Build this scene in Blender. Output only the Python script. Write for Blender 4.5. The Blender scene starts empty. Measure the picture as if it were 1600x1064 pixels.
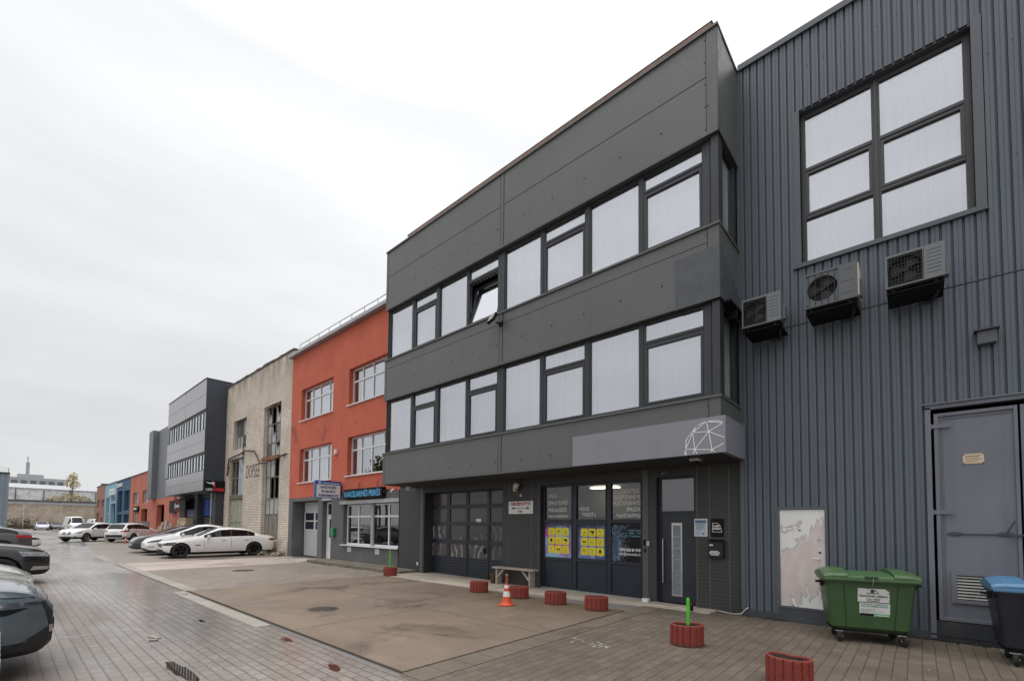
import bpy, bmesh, math, random
from mathutils import Vector, Matrix
from mathutils.bvhtree import BVHTree
random.seed(7)
R = math.radians
sc = bpy.context.scene
COL = sc.collection

# ------------------------------------------------------------------ camera
cam = bpy.data.cameras.new("camera")
cam.sensor_width = 36.0
cam.sensor_fit = 'HORIZONTAL'
cam.lens = 710.655 / 1600 * 36
cam.shift_y = (790.65 - 532.0) / 1600
cam.clip_start = 0.05
cam.clip_end = 3000
camo = bpy.data.objects.new("camera", cam)
COL.objects.link(camo)
yaw, pitch, roll = 0.73034248, 0.0420209668, 0.00924510569
fwd = Vector((-math.sin(yaw) * math.cos(pitch), math.cos(yaw) * math.cos(pitch), math.sin(pitch)))
rt = Vector((math.cos(yaw), math.sin(yaw), 0))
up = rt.cross(fwd)
rr = rt * math.cos(roll) + up * math.sin(roll)
uu = up * math.cos(roll) - rt * math.sin(roll)
m = Matrix.Identity(4)
for i in range(3):
    m[i][0], m[i][1], m[i][2] = rr[i], uu[i], -fwd[i]
m.translation = Vector((0, 0, 1.7))
camo.matrix_world = m
sc.camera = camo

# ------------------------------------------------------------------ sky (overcast) and weak sun
w = bpy.data.worlds.new("World")
sc.world = w
w.use_nodes = True
nt = w.node_tree
nt.nodes.clear()
SUN_EL, SUN_AZ = 74.0, 215.0
def wn(t, **k):
    n = nt.nodes.new(t)
    for a, b in k.items():
        setattr(n, a, b)
    return n
out = wn('ShaderNodeOutputWorld')
sky = wn('ShaderNodeTexSky', sky_type='NISHITA', sun_disc=False, sun_elevation=R(SUN_EL), sun_rotation=R(SUN_AZ))
bgs = wn('ShaderNodeBackground')
bgs.inputs[1].default_value = 0.10
nt.links.new(sky.outputs[0], bgs.inputs[0])
tc = wn('ShaderNodeTexCoord')
sep = wn('ShaderNodeSeparateXYZ')
nt.links.new(tc.outputs['Generated'], sep.inputs[0])
ramp = wn('ShaderNodeValToRGB')
e = ramp.color_ramp.elements
e[0].position = 0.0; e[0].color = (0.66, 0.665, 0.675, 1)
e[1].position = 1.0; e[1].color = (2.7, 2.7, 2.72, 1)
for p_, v_ in ((0.10, 0.67), (0.22, 0.715), (0.34, 0.775), (0.48, 0.84), (0.68, 0.92), (0.80, 1.55)):
    x = e.new(p_)
    x.color = (v_, v_ * 1.003, v_ * 1.012, 1)
nt.links.new(sep.outputs[2], ramp.inputs[0])
mp = wn('ShaderNodeMapping')
mp.inputs['Scale'].default_value = (1.5, 1.5, 6.5)
nt.links.new(tc.outputs['Generated'], mp.inputs[0])
nz = wn('ShaderNodeTexNoise')
nz.inputs['Scale'].default_value = 1.7
nz.inputs['Detail'].default_value = 5
nz.inputs['Roughness'].default_value = 0.5
nt.links.new(mp.outputs[0], nz.inputs[0])
mr = wn('ShaderNodeMapRange')
mr.inputs['From Min'].default_value = 0.33
mr.inputs['From Max'].default_value = 0.62
mr.inputs['To Min'].default_value = 0.93
mr.inputs['To Max'].default_value = 1.03
nt.links.new(nz.outputs[0], mr.inputs[0])
vm = wn('ShaderNodeVectorMath', operation='SCALE')
nt.links.new(ramp.outputs[0], vm.inputs[0])
# the cloud deck is a little thinner, so brighter, over the buildings than over the far end of the yard
mrd = wn('ShaderNodeMapRange')
mrd.inputs['From Min'].default_value = 0.0
mrd.inputs['From Max'].default_value = 0.75
mrd.inputs['To Min'].default_value = 0.95
mrd.inputs['To Max'].default_value = 1.06
nt.links.new(sep.outputs[1], mrd.inputs[0])
mm_ = wn('ShaderNodeMath', operation='MULTIPLY')
nt.links.new(mr.outputs[0], mm_.inputs[0])
nt.links.new(mrd.outputs[0], mm_.inputs[1])
nt.links.new(mm_.outputs[0], vm.inputs['Scale'])
bgc = wn('ShaderNodeBackground')
nt.links.new(vm.outputs[0], bgc.inputs[0])
bgc.inputs[1].default_value = 0.98
mx = wn('ShaderNodeMixShader')
mx.inputs[0].default_value = 0.93
nt.links.new(bgs.outputs[0], mx.inputs[1])
nt.links.new(bgc.outputs[0], mx.inputs[2])
nt.links.new(mx.outputs[0], out.inputs[0])

sl = bpy.data.lights.new("sun", 'SUN')
sl.energy = 0.55
sl.angle = R(30)
sl.color = (1.0, 0.97, 0.92)
so = bpy.data.objects.new("sun", sl)
COL.objects.link(so)
az = R(SUN_AZ)
sd = Vector((math.sin(az) * math.cos(R(SUN_EL)), math.cos(az) * math.cos(R(SUN_EL)), math.sin(R(SUN_EL))))
so.rotation_euler = (-sd).to_track_quat('-Z', 'Y').to_euler()

sc.view_settings.view_transform = 'Standard'
sc.view_settings.look = 'None'
sc.view_settings.exposure = 0.26
sc.view_settings.gamma = 1.0
sc.view_settings.use_curve_mapping = False
sc.cycles.max_bounces = 8
sc.cycles.transparent_max_bounces = 12
sc.cycles.caustics_reflective = False
sc.cycles.caustics_refractive = False

# ------------------------------------------------------------------ mesh helpers
ORG = {}
def org(p):
    return ORG.get(p.name, Vector((0, 0, 0))) if p else Vector((0, 0, 0))
def tag(o, label=None, cat=None, group=None, kind=None):
    if label: o['label'] = label
    if cat: o['category'] = cat
    if group: o['group'] = group
    if kind: o['kind'] = kind
    return o
def thing(name, label, cat, loc=(0, 0, 0), rz=0.0, group=None):
    o = bpy.data.objects.new(name, None)
    o.empty_display_size = 0.2
    COL.objects.link(o)
    o.location = loc
    o.rotation_euler = (0, 0, rz)
    ORG[o.name] = Vector(loc)
    return tag(o, label, cat, group)
def relabel(o, label):
    o['label'] = label
def copy_tree(o, parent=None):
    c = o.copy()
    COL.objects.link(c)
    if parent:
        c.parent = parent
    for ch in list(o.children):
        copy_tree(ch, c)
    return c

class MB:
    def __init__(s):
        s.v, s.f, s.mi, s.sm = [], [], [], []
        s.cur = 0
        s.smooth = False
    def add(s, vs, fs):
        n = len(s.v)
        s.v += [tuple(v) for v in vs]
        for f in fs:
            s.f.append(tuple(i + n for i in f))
            s.mi.append(s.cur)
            s.sm.append(s.smooth)
        return s
    def box(s, x0, x1, y0, y1, z0, z1):
        return s.add([(x0, y0, z0), (x1, y0, z0), (x1, y1, z0), (x0, y1, z0), (x0, y0, z1), (x1, y0, z1), (x1, y1, z1), (x0, y1, z1)],
                     [(0, 3, 2, 1), (4, 5, 6, 7), (0, 1, 5, 4), (1, 2, 6, 5), (2, 3, 7, 6), (3, 0, 4, 7)])
    def obox(s, c, half, rot):
        M = rot.to_matrix() if hasattr(rot, 'to_matrix') else rot
        vs = []
        for dz in (-1, 1):
            for dx, dy in ((-1, -1), (1, -1), (1, 1), (-1, 1)):
                vs.append(Vector(c) + M @ Vector((dx * half[0], dy * half[1], dz * half[2])))
        return s.add(vs, [(0, 3, 2, 1), (4, 5, 6, 7), (0, 1, 5, 4), (1, 2, 6, 5), (2, 3, 7, 6), (3, 0, 4, 7)])
    def quad(s, a, b, c, d):
        return s.add([a, b, c, d], [(0, 1, 2, 3)])
    def prism_y(s, poly, y0, y1):
        # poly of (x,z), counter-clockwise seen from -Y
        n = len(poly)
        vs = [(x, y0, z) for x, z in poly] + [(x, y1, z) for x, z in poly]
        fs = [tuple(range(n)), tuple(range(2 * n - 1, n - 1, -1))]
        for i in range(n):
            j = (i + 1) % n
            fs.append((j, i, i + n, j + n))
        return s.add(vs, fs)
    def prism_x(s, poly, x0, x1):
        # poly of (y,z), counter-clockwise seen from +X
        n = len(poly)
        vs = [(x1, y, z) for y, z in poly] + [(x0, y, z) for y, z in poly]
        fs = [tuple(range(n)), tuple(range(2 * n - 1, n - 1, -1))]
        for i in range(n):
            j = (i + 1) % n
            fs.append((j, i, i + n, j + n))
        return s.add(vs, fs)
    def prism_z(s, poly, z0, z1):
        n = len(poly)
        vs = [(x, y, z1) for x, y in poly] + [(x, y, z0) for x, y in poly]
        fs = [tuple(range(n)), tuple(range(2 * n - 1, n - 1, -1))]
        for i in range(n):
            j = (i + 1) % n
            fs.append((j, i, i + n, j + n))
        return s.add(vs, fs)
    def cyl(s, a, b, r0, r1=None, n=12, caps=True):
        a, b = Vector(a), Vector(b)
        r1 = r0 if r1 is None else r1
        d = (b - a).normalized()
        u = d.orthogonal().normalized()
        v = d.cross(u)
        vs = []
        for p, r in ((a, r0), (b, r1)):
            for i in range(n):
                t = 2 * math.pi * i / n
                vs.append(p + (u * math.cos(t) + v * math.sin(t)) * r)
        fs = [(i, (i + 1) % n, (i + 1) % n + n, i + n) for i in range(n)]
        o = s.smooth
        s.smooth = True
        s.add(vs, fs)
        s.smooth = o
        if caps:
            s.add(vs[:n], [tuple(range(n - 1, -1, -1))])
            s.add(vs[n:], [tuple(range(n))])
        return s
    def tube(s, pts, r, n=6):
        for a, b in zip(pts[:-1], pts[1:]):
            s.cyl(a, b, r, r, n)
        return s
    def lathe(s, prof, c=(0, 0, 0), n=24, axis='z'):
        # prof list of (r, h)
        vs, fs = [], []
        for r, h in prof:
            for i in range(n):
                t = 2 * math.pi * i / n
                p = (r * math.cos(t), r * math.sin(t), h)
                if axis == 'y':
                    p = (p[0], p[2], p[1])
                elif axis == 'x':
                    p = (p[2], p[0], p[1])
                vs.append((p[0] + c[0], p[1] + c[1], p[2] + c[2]))
        for k in range(len(prof) - 1):
            for i in range(n):
                j = (i + 1) % n
                q = (k * n + i, k * n + j, k * n + n + j, k * n + n + i)
                fs.append(q if axis != 'y' else q[::-1])
        o = s.smooth
        s.smooth = True
        s.add(vs, fs)
        s.smooth = o
        return s
    def build(s, name, mats, parent=None, bevel=0.0, seg=2, pos=None):
        if not isinstance(mats, (list, tuple)):
            mats = [mats]
        me = bpy.data.meshes.new(name)
        o0 = org(parent) if parent else (Vector(pos) if pos else Vector((0, 0, 0)))
        me.from_pydata([(v[0] - o0.x, v[1] - o0.y, v[2] - o0.z) for v in s.v], [], s.f)
        for mt in mats:
            me.materials.append(mt)
        me.polygons.foreach_set('material_index', s.mi)
        me.polygons.foreach_set('use_smooth', s.sm)
        me.update()
        ob = bpy.data.objects.new(name, me)
        COL.objects.link(ob)
        if parent:
            ob.parent = parent
        elif pos:
            ob.location = pos
        ORG[ob.name] = o0
        if bevel:
            b = ob.modifiers.new('bevel', 'BEVEL')
            b.width = bevel
            b.segments = seg
            b.limit_method = 'ANGLE'
            b.angle_limit = R(40)
        return ob
def boxo(name, mats, parent, x0, x1, y0, y1, z0, z1, bevel=0.0):
    return MB().box(x0, x1, y0, y1, z0, z1).build(name, mats, parent, bevel)

def wallgrid(mb, x0, x1, z0, z1, yf, yb, holes):
    """wall in the XZ plane (front at yf, back at yb>yf) with rectangular holes (hx0,hx1,hz0,hz1)"""
    xs = sorted(set([x0, x1] + [min(max(h[i], x0), x1) for h in holes for i in (0, 1)]))
    zs = sorted(set([z0, z1] + [min(max(h[i], z0), z1) for h in holes for i in (2, 3)]))
    nx, nz_ = len(xs) - 1, len(zs) - 1
    def solid(i, j):
        if i < 0 or j < 0 or i >= nx or j >= nz_:
            return False
        cx, cz = (xs[i] + xs[i + 1]) / 2, (zs[j] + zs[j + 1]) / 2
        return not any(h[0] < cx < h[1] and h[2] < cz < h[3] for h in holes)
    for i in range(nx):
        for j in range(nz_):
            if not solid(i, j):
                continue
            a, b, c, d = xs[i], xs[i + 1], zs[j], zs[j + 1]
            mb.quad((a, yf, c), (b, yf, c), (b, yf, d), (a, yf, d))
            mb.quad((b, yb, c), (a, yb, c), (a, yb, d), (b, yb, d))
            if not solid(i - 1, j): mb.quad((a, yb, c), (a, yf, c), (a, yf, d), (a, yb, d))
            if not solid(i + 1, j): mb.quad((b, yf, c), (b, yb, c), (b, yb, d), (b, yf, d))
            if not solid(i, j - 1): mb.quad((a, yb, c), (b, yb, c), (b, yf, c), (a, yf, c))
            if not solid(i, j + 1): mb.quad((a, yf, d), (b, yf, d), (b, yb, d), (a, yb, d))
    return mb

def text_mesh(txt, size, bold=0.0, xs=1.0, align='LEFT', depth=0.0, spacing=1.0):
    cu = bpy.data.curves.new('lettering', 'FONT')
    cu.body = txt
    cu.size = size
    cu.align_x = align
    cu.offset = bold
    cu.extrude = depth
    cu.space_character = spacing
    cu.resolution_u = 3
    ob = bpy.data.objects.new('lettering', cu)
    COL.objects.link(ob)
    dg = bpy.context.evaluated_depsgraph_get()
    me = ob.evaluated_get(dg).to_mesh()
    vs = [(v.co.x * xs, v.co.y, v.co.z) for v in me.vertices]
    fs = [tuple(p.vertices) for p in me.polygons]
    ob.evaluated_get(dg).to_mesh_clear()
    bpy.data.objects.remove(ob)
    bpy.data.curves.remove(cu)
    return vs, fs
def put_text(mb, txt, size, x, y, z, width=None, align='LEFT', bold=0.0, xs=1.0, axis='y', flip=1, spacing=1.0):
    """flat lettering standing in the XZ plane at depth y (axis 'y', read from -Y) or in the YZ plane (axis 'x', read from +X)"""
    vs, fs = text_mesh(txt, size, bold, xs, 'LEFT', 0.0, spacing)
    if not vs:
        return
    a, b = min(v[0] for v in vs), max(v[0] for v in vs)
    k = 1.0 if width is None else width / (b - a)
    wd = (b - a) * k
    off = {'LEFT': 0, 'CENTER': -wd / 2, 'RIGHT': -wd}[align]
    if axis == 'y':
        mb.add([((v[0] - a) * k + off + x, y, v[1] + z) for v in vs], fs)
    else:
        mb.add([(x, (v[0] - a) * k + off + y, v[1] + z) for v in vs], fs)

# ------------------------------------------------------------------ materials
MATS = {}
def nmat(name):
    mt = bpy.data.materials.new(name)
    mt.use_nodes = True
    t = mt.node_tree
    return mt, t, t.nodes['Principled BSDF'], t.nodes['Material Output']
class NB:
    """tiny node builder"""
    def __init__(s, t):
        s.t = t
    def n(s, typ, ins=None, **k):
        x = s.t.nodes.new(typ)
        for a, b in k.items():
            setattr(x, a, b)
        for a, b in (ins or {}).items():
            if isinstance(b, bpy.types.NodeSocket):
                s.t.links.new(b, x.inputs[a])
            else:
                x.inputs[a].default_value = b
        return x
    def math(s, op, a, b=0.0, clamp=False):
        return s.n('ShaderNodeMath', {0: a, 1: b}, operation=op, use_clamp=clamp).outputs[0]
    def mix(s, f, a, b, blend='MIX'):
        x = s.n('ShaderNodeMix', data_type='RGBA', blend_type=blend)
        for i, v in ((0, f), (6, a), (7, b)):
            if isinstance(v, bpy.types.NodeSocket):
                s.t.links.new(v, x.inputs[i])
            else:
                x.inputs[i].default_value = (*v, 1) if isinstance(v, tuple) and len(v) == 3 else v
        return x.outputs[2]
    def noise(s, vec, scale, detail=4, rough=0.55, dist=0.0):
        return s.n('ShaderNodeTexNoise', {'Vector': vec, 'Scale': scale, 'Detail': detail, 'Roughness': rough, 'Distortion': dist}).outputs[0]
    def ramp(s, v, a, b, lo=0.0, hi=1.0):
        return s.n('ShaderNodeMapRange', {'Value': v, 'From Min': a, 'From Max': b, 'To Min': lo, 'To Max': hi}, clamp=True).outputs[0]
    def scale(s, vec, sx, sy, sz):
        return s.n('ShaderNodeVectorMath', {0: vec, 1: (sx, sy, sz)}, operation='MULTIPLY').outputs[0]
def mat(name, col, rough=0.6, metal=0.0, var=0.12, vs=1.5, bump=0.0, bs=60.0, spec=0.5, coat=0.0, streak=0.0, dirt=0.0, dirtcol=(0.06, 0.05, 0.04), rvar=0.1, emit=0.0, stretch=(1, 1, 1)):
    if name in MATS:
        return MATS[name]
    mt, t, b, o = nmat(name)
    N = NB(t)
    tcn = N.n('ShaderNodeTexCoord').outputs['Object']
    vec = N.scale(tcn, *stretch)
    n1 = N.noise(vec, vs, 6, 0.6)
    f = N.ramp(n1, 0.3, 0.7)
    lo = tuple(c * (1 - var) for c in col)
    hi = tuple(min(1, c * (1 + var)) for c in col)
    c = N.mix(f, lo, hi)
    if streak:
        v2 = N.scale(tcn, 3.0, 3.0, 0.25)
        s2 = N.noise(v2, 1.6, 5, 0.65)
        c = N.mix(N.math('MULTIPLY', N.ramp(s2, 0.5, 0.75), streak), c, tuple(x * 0.55 for x in col))
    if dirt:
        d = N.noise(tcn, 2.3, 8, 0.7)
        c = N.mix(N.math('MULTIPLY', N.ramp(d, 0.52, 0.72), dirt), c, dirtcol)
    t.links.new(c, b.inputs['Base Color'])
    r = N.ramp(N.noise(tcn, 2.7 * vs, 5, 0.6), 0.3, 0.7, max(0.02, rough - rvar), min(1, rough + rvar))
    t.links.new(r, b.inputs['Roughness'])
    b.inputs['Metallic'].default_value = metal
    b.inputs['Specular IOR Level'].default_value = spec
    b.inputs['Coat Weight'].default_value = coat
    b.inputs['Coat Roughness'].default_value = 0.04
    if bump:
        h = N.noise(tcn, bs, 4, 0.6)
        bn = N.n('ShaderNodeBump', {'Strength': bump, 'Distance': 0.01, 'Height': h})
        t.links.new(bn.outputs[0], b.inputs['Normal'])
    if emit:
        b.inputs['Emission Color'].default_value = (*col, 1)
        b.inputs['Emission Strength'].default_value = emit
    MATS[name] = mt
    return mt

def glass(name, f0=0.08, tint=(0.9, 0.92, 0.93), rough=0.0, wob=0.0, maxr=0.9):
    if name in MATS:
        return MATS[name]
    mt, t, b, o = nmat(name)
    t.nodes.remove(b)
    N = NB(t)
    g = N.n('ShaderNodeNewGeometry')
    dt = N.n('ShaderNodeVectorMath', {0: g.outputs['Normal'], 1: g.outputs['Incoming']}, operation='DOT_PRODUCT').outputs['Value']
    cc = N.math('SUBTRACT', 1.0, N.math('ABSOLUTE', dt), True)
    p5 = N.math('POWER', cc, 4.0)
    f = N.math('ADD', f0, N.math('MULTIPLY', p5, maxr - f0), True)
    gl = N.n('ShaderNodeBsdfGlossy', {'Color': (0.95, 0.96, 1.0, 1), 'Roughness': rough})
    if wob:
        tcn = N.n('ShaderNodeTexCoord').outputs['Object']
        bn = N.n('ShaderNodeBump', {'Strength': wob, 'Distance': 0.02, 'Height': N.noise(tcn, 1.3, 2, 0.5)})
        t.links.new(bn.outputs[0], gl.inputs['Normal'])
    tr = N.n('ShaderNodeBsdfTransparent', {'Color': (*tint, 1)})
    ms = N.n('ShaderNodeMixShader', {0: f, 1: tr.outputs[0], 2: gl.outputs[0]})
    t.links.new(ms.outputs[0], o.inputs[0])
    MATS[name] = mt
    return mt

def brickmat(name, c1, c2, mortar, bw, rh, ms, plane='xz', rough=0.8, offset=0.5, bump=0.4, stain=0.3, stainc=(0.05, 0.045, 0.04), wet=None, moss=False, var=0.25, lines=1.0):
    if name in MATS:
        return MATS[name]
    mt, t, b, o = nmat(name)
    N = NB(t)
    tcn = N.n('ShaderNodeTexCoord').outputs['Object']
    s = N.n('ShaderNodeSeparateXYZ', {0: tcn})
    X, Y, Z = s.outputs
    if plane == 'xz':
        v = N.n('ShaderNodeCombineXYZ', {0: N.math('ADD', X, Y), 1: Z}).outputs[0]
    elif plane == 'xy':
        v = N.n('ShaderNodeCombineXYZ', {0: X, 1: Y}).outputs[0]
    else:
        v = N.n('ShaderNodeCombineXYZ', {0: Y, 1: X}).outputs[0]
    wob = N.noise(tcn, 1.1, 3, 0.5)
    v = N.n('ShaderNodeVectorMath', {0: v, 1: N.n('ShaderNodeCombineXYZ', {0: N.math('MULTIPLY', wob, 0.03), 1: N.math('MULTIPLY', wob, 0.03)}).outputs[0]}, operation='ADD').outputs[0]
    br = N.n('ShaderNodeTexBrick', {'Vector': v, 'Color1': (*c1, 1), 'Color2': (*c2, 1), 'Mortar': (*mortar, 1), 'Scale': 1.0, 'Mortar Size': ms, 'Mortar Smooth': 0.2, 'Bias': 0.0, 'Brick Width': bw, 'Row Height': rh}, offset=offset)
    big = N.noise(tcn, 0.35, 6, 0.62)
    fine = N.noise(tcn, 45.0, 4, 0.6)
    c = br.outputs[0]
    c = N.mix(1.0, c, N.n('ShaderNodeCombineXYZ', {i: N.ramp(big, 0.3, 0.7, 1 - var, 1 + var) for i in range(3)}).outputs[0], 'MULTIPLY')
    c = N.mix(1.0, c, N.n('ShaderNodeCombineXYZ', {i: N.ramp(fine, 0.3, 0.7, 0.82, 1.16) for i in range(3)}).outputs[0], 'MULTIPLY')
    st = N.noise(tcn, 0.9, 7, 0.68)
    c = N.mix(N.math('MULTIPLY', N.ramp(st, 0.5, 0.72), stain), c, stainc)
    if moss:
        mk = N.math('MULTIPLY', N.ramp(Y, 7.6, 9.7), N.ramp(N.noise(tcn, 1.6, 6, 0.7), 0.48, 0.62))
        mk = N.math('MULTIPLY', mk, N.ramp(br.outputs['Fac'], 0.0, 1.0, 0.28, 0.95))
        c = N.mix(mk, c, (0.055, 0.06, 0.018))
    if wet:
        wv = N.n('ShaderNodeCombineXYZ', {0: N.math('MULTIPLY', X, wet[0]), 1: N.math('MULTIPLY', Y, wet[1])}).outputs[0]
        wn_ = N.noise(wv, 1.0, 5, 0.6, 0.4)
        wf = N.ramp(wn_, wet[2], wet[3])
        c = N.mix(N.math('MULTIPLY', wf, 0.45), c, (0.05, 0.047, 0.043))
        rg = N.math('ADD', N.ramp(wf, 0, 1, rough, wet[4]), N.math('MULTIPLY', N.math('SUBTRACT', fine, 0.5), 0.25), True)
        t.links.new(rg, b.inputs['Roughness'])
    else:
        b.inputs['Roughness'].default_value = rough
    t.links.new(c, b.inputs['Base Color'])
    hh = N.math('ADD', N.math('MULTIPLY', br.outputs['Fac'], -1.0 * lines), N.math('MULTIPLY', fine, 0.35))
    bn = N.n('ShaderNodeBump', {'Strength': bump, 'Distance': 0.006, 'Height': hh})
    t.links.new(bn.outputs[0], b.inputs['Normal'])
    MATS[name] = mt
    return mt

def paver(name, c1, c2, joint, bw, rh, axis, lw=0.012, cross=0.45, row=1.0, rough=0.5, wet=None, moss=False, dry=None, bump=0.5):
    """stone paving laid in straight rows: long continuous joints, weaker staggered cross joints, damp and dry patches"""
    mt, t, b, o = nmat(name)
    N = NB(t)
    tcn = N.n('ShaderNodeTexCoord').outputs['Object']
    X, Y, Z = N.n('ShaderNodeSeparateXYZ', {0: tcn}).outputs
    wob = N.math('MULTIPLY', N.noise(tcn, 0.8, 2, 0.5), 0.018)
    a = N.math('ADD', X if axis == 'x' else Y, wob)
    c_ = N.math('ADD', Y if axis == 'x' else X, wob)
    v = N.n('ShaderNodeCombineXYZ', {0: a, 1: c_}).outputs[0]
    br = N.n('ShaderNodeTexBrick', {'Vector': v, 'Color1': (*c1, 1), 'Color2': (*c2, 1), 'Mortar': (*c2, 1), 'Scale': 1.0, 'Mortar Size': lw * (0.45 if cross < 0.6 else 0.8), 'Mortar Smooth': 0.3, 'Bias': 0.0, 'Brick Width': bw, 'Row Height': rh}, offset=0.5)
    fr_ = N.math('FRACT', N.math('DIVIDE', c_, rh))
    d = N.math('MULTIPLY', N.math('MINIMUM', fr_, N.math('SUBTRACT', 1.0, fr_)), rh)
    rl = N.ramp(d, lw * 0.18, lw * 0.50, 1.0, 0.0)
    jn = N.ramp(N.noise(tcn, 5.0, 4, 0.7), 0.3, 0.65, 0.35, 1.0)
    jm = N.math('MULTIPLY', N.math('MAXIMUM', N.math('MULTIPLY', rl, row), N.math('MULTIPLY', br.outputs['Fac'], cross)), jn)
    big = N.noise(tcn, 0.30, 6, 0.62)
    fine = N.noise(tcn, 55.0, 4, 0.65)
    mid = N.noise(tcn, 2.2, 6, 0.68)
    def mul(c, f, lo, hi):
        return N.mix(1.0, c, N.n('ShaderNodeCombineXYZ', {i: N.ramp(f, 0.3, 0.7, lo, hi) for i in range(3)}).outputs[0], 'MULTIPLY')
    c = mul(mul(mul(br.outputs[0], big, 0.78, 1.2), fine, 0.78, 1.22), mid, 0.86, 1.12)
    if dry:
        dm = N.math('MULTIPLY', N.ramp(N.math('ADD', Y, N.math('MULTIPLY', N.math('SUBTRACT', N.noise(N.scale(tcn, 0.22, 0.9, 1), 1.0, 5, 0.6), 0.5), 4.0)), dry[0], dry[1]), 0.8)
        c = N.mix(dm, c, dry[2])
    c = N.mix(jm, c, joint)
    if moss:
        mk = N.math('MULTIPLY', N.ramp(Y, 7.4, 9.6), N.ramp(N.noise(tcn, 1.6, 6, 0.7), 0.46, 0.6))
        c = N.mix(N.math('MULTIPLY', mk, N.ramp(jm, 0.0, 0.8, 0.22, 0.95)), c, (0.06, 0.062, 0.02))
    if wet:
        wn_ = N.noise(N.scale(tcn, wet[0], wet[1], 1), 1.0, 6, 0.62, 0.5)
        wf = N.ramp(wn_, wet[2], wet[3])
        if dry:
            wf = N.math('MULTIPLY', wf, N.math('SUBTRACT', 1.0, N.math('MULTIPLY', dm, 0.8)))
        c = N.mix(N.math('MULTIPLY', wf, 0.30), c, tuple(q * 0.35 for q in c1))
        rg = N.ramp(wf, 0, 1, rough, wet[4])
        if dry:
            rg = N.math('ADD', rg, N.math('MULTIPLY', dm, 0.38), True)
    else:
        rg = N.ramp(big, 0.3, 0.7, rough - 0.06, rough + 0.06)
    t.links.new(N.math('ADD', rg, N.math('MULTIPLY', N.math('SUBTRACT', fine, 0.5), 0.25), True), b.inputs['Roughness'])
    t.links.new(c, b.inputs['Base Color'])
    hh = N.math('ADD', N.math('MULTIPLY', jm, -1.0), N.math('MULTIPLY', fine, 0.35))
    bn = N.n('ShaderNodeBump', {'Strength': bump, 'Distance': 0.006, 'Height': hh})
    t.links.new(bn.outputs[0], b.inputs['Normal'])
    return mt

def ribbed(name, col, pitch, strength, rough=0.45, var=0.08, axis=2, spec=0.5, streak=0.25):
    """flat sheet metal with very fine pressed micro ribs"""
    if name in MATS:
        return MATS[name]
    mt, t, b, o = nmat(name)
    N = NB(t)
    tcn = N.n('ShaderNodeTexCoord').outputs['Object']
    s = N.n('ShaderNodeSeparateXYZ', {0: tcn})
    big = N.noise(N.scale(tcn, 0.5, 0.5, 0.5), 1.2, 5, 0.6)
    fine = N.noise(tcn, 14, 4, 0.6)
    c = N.mix(N.ramp(big, 0.3, 0.7), tuple(x * (1 - var) for x in col), tuple(x * (1 + var) for x in col))
    v2 = N.scale(tcn, 2.2, 2.2, 0.16)
    c = N.mix(N.math('MULTIPLY', N.ramp(N.noise(v2, 1.5, 6, 0.65), 0.52, 0.78), streak), c, tuple(x * 0.6 for x in col))
    v3 = N.scale(tcn, 3.4, 3.4, 0.3)
    c = N.mix(N.math('MULTIPLY', N.ramp(N.noise(v3, 1.1, 6, 0.65), 0.56, 0.8), streak * 0.6), c, tuple(min(1, x * 1.5 + 0.01) for x in col))
    t.links.new(c, b.inputs['Base Color'])
    t.links.new(N.ramp(fine, 0.3, 0.7, rough - 0.08, rough + 0.1), b.inputs['Roughness'])
    b.inputs['Specular IOR Level'].default_value = spec
    wv = N.math('SINE', N.math('MULTIPLY', s.outputs[axis], 2 * math.pi / pitch))
    # the pressed ribs are interrupted into short dashes
    dash = N.ramp(N.noise(N.scale(tcn, 3.0, 3.0, 22.0), 1.0, 2, 0.5), 0.35, 0.6, 0.25, 1.0)
    h = N.math('ADD', N.math('MULTIPLY', wv, dash), N.math('MULTIPLY', N.noise(tcn, 2.2, 3, 0.5), 1.2))
    bn = N.n('ShaderNodeBump', {'Strength': strength, 'Distance': 0.004, 'Height': h})
    t.links.new(bn.outputs[0], b.inputs['Normal'])
    MATS[name] = mt
    return mt

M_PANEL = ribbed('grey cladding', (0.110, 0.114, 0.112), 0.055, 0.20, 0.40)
M_PANELG = ribbed('grey cladding ground floor', (0.045, 0.046, 0.046), 0.075, 0.35, 0.5)  # base tone lowered to deepen the shade under the overhang
M_TRIM = mat('grey trim', (0.098, 0.102, 0.100), 0.42, var=0.06, streak=0.2)
M_TRIMD = mat('dark trim', (0.045, 0.046, 0.046), 0.45, var=0.08)
M_FRAME = mat('anthracite frame', (0.030, 0.033, 0.039), 0.38, var=0.05)
M_BLUEFR = mat('dark blue frame', (0.022, 0.028, 0.042), 0.40, var=0.06)
M_BLACK = mat('black', (0.010, 0.010, 0.011), 0.65, spec=0.2)
M_RUBBER = mat('rubber', (0.018, 0.018, 0.018), 0.8)
M_CORR = ribbed('corrugated blue grey', (0.102, 0.122, 0.148), 0.05, 0.0, 0.40, 0.08, 0, 0.5, 0.3)
M_CORRT = mat('flashing blue grey', (0.102, 0.110, 0.124), 0.42, var=0.1, streak=0.3)
M_GATE = mat('gate paint', (0.165, 0.175, 0.205), 0.55, var=0.12, vs=1.0, streak=0.35, bump=0.08, bs=25)
M_WHITE = mat('white pvc', (0.72, 0.73, 0.74), 0.35, var=0.04)
M_CURT = mat('white curtain', (0.84, 0.84, 0.86), 0.9, var=0.13, stretch=(9, 9, 0.15), vs=1.5)  # vertical streaks paint the shading of the folds
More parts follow.
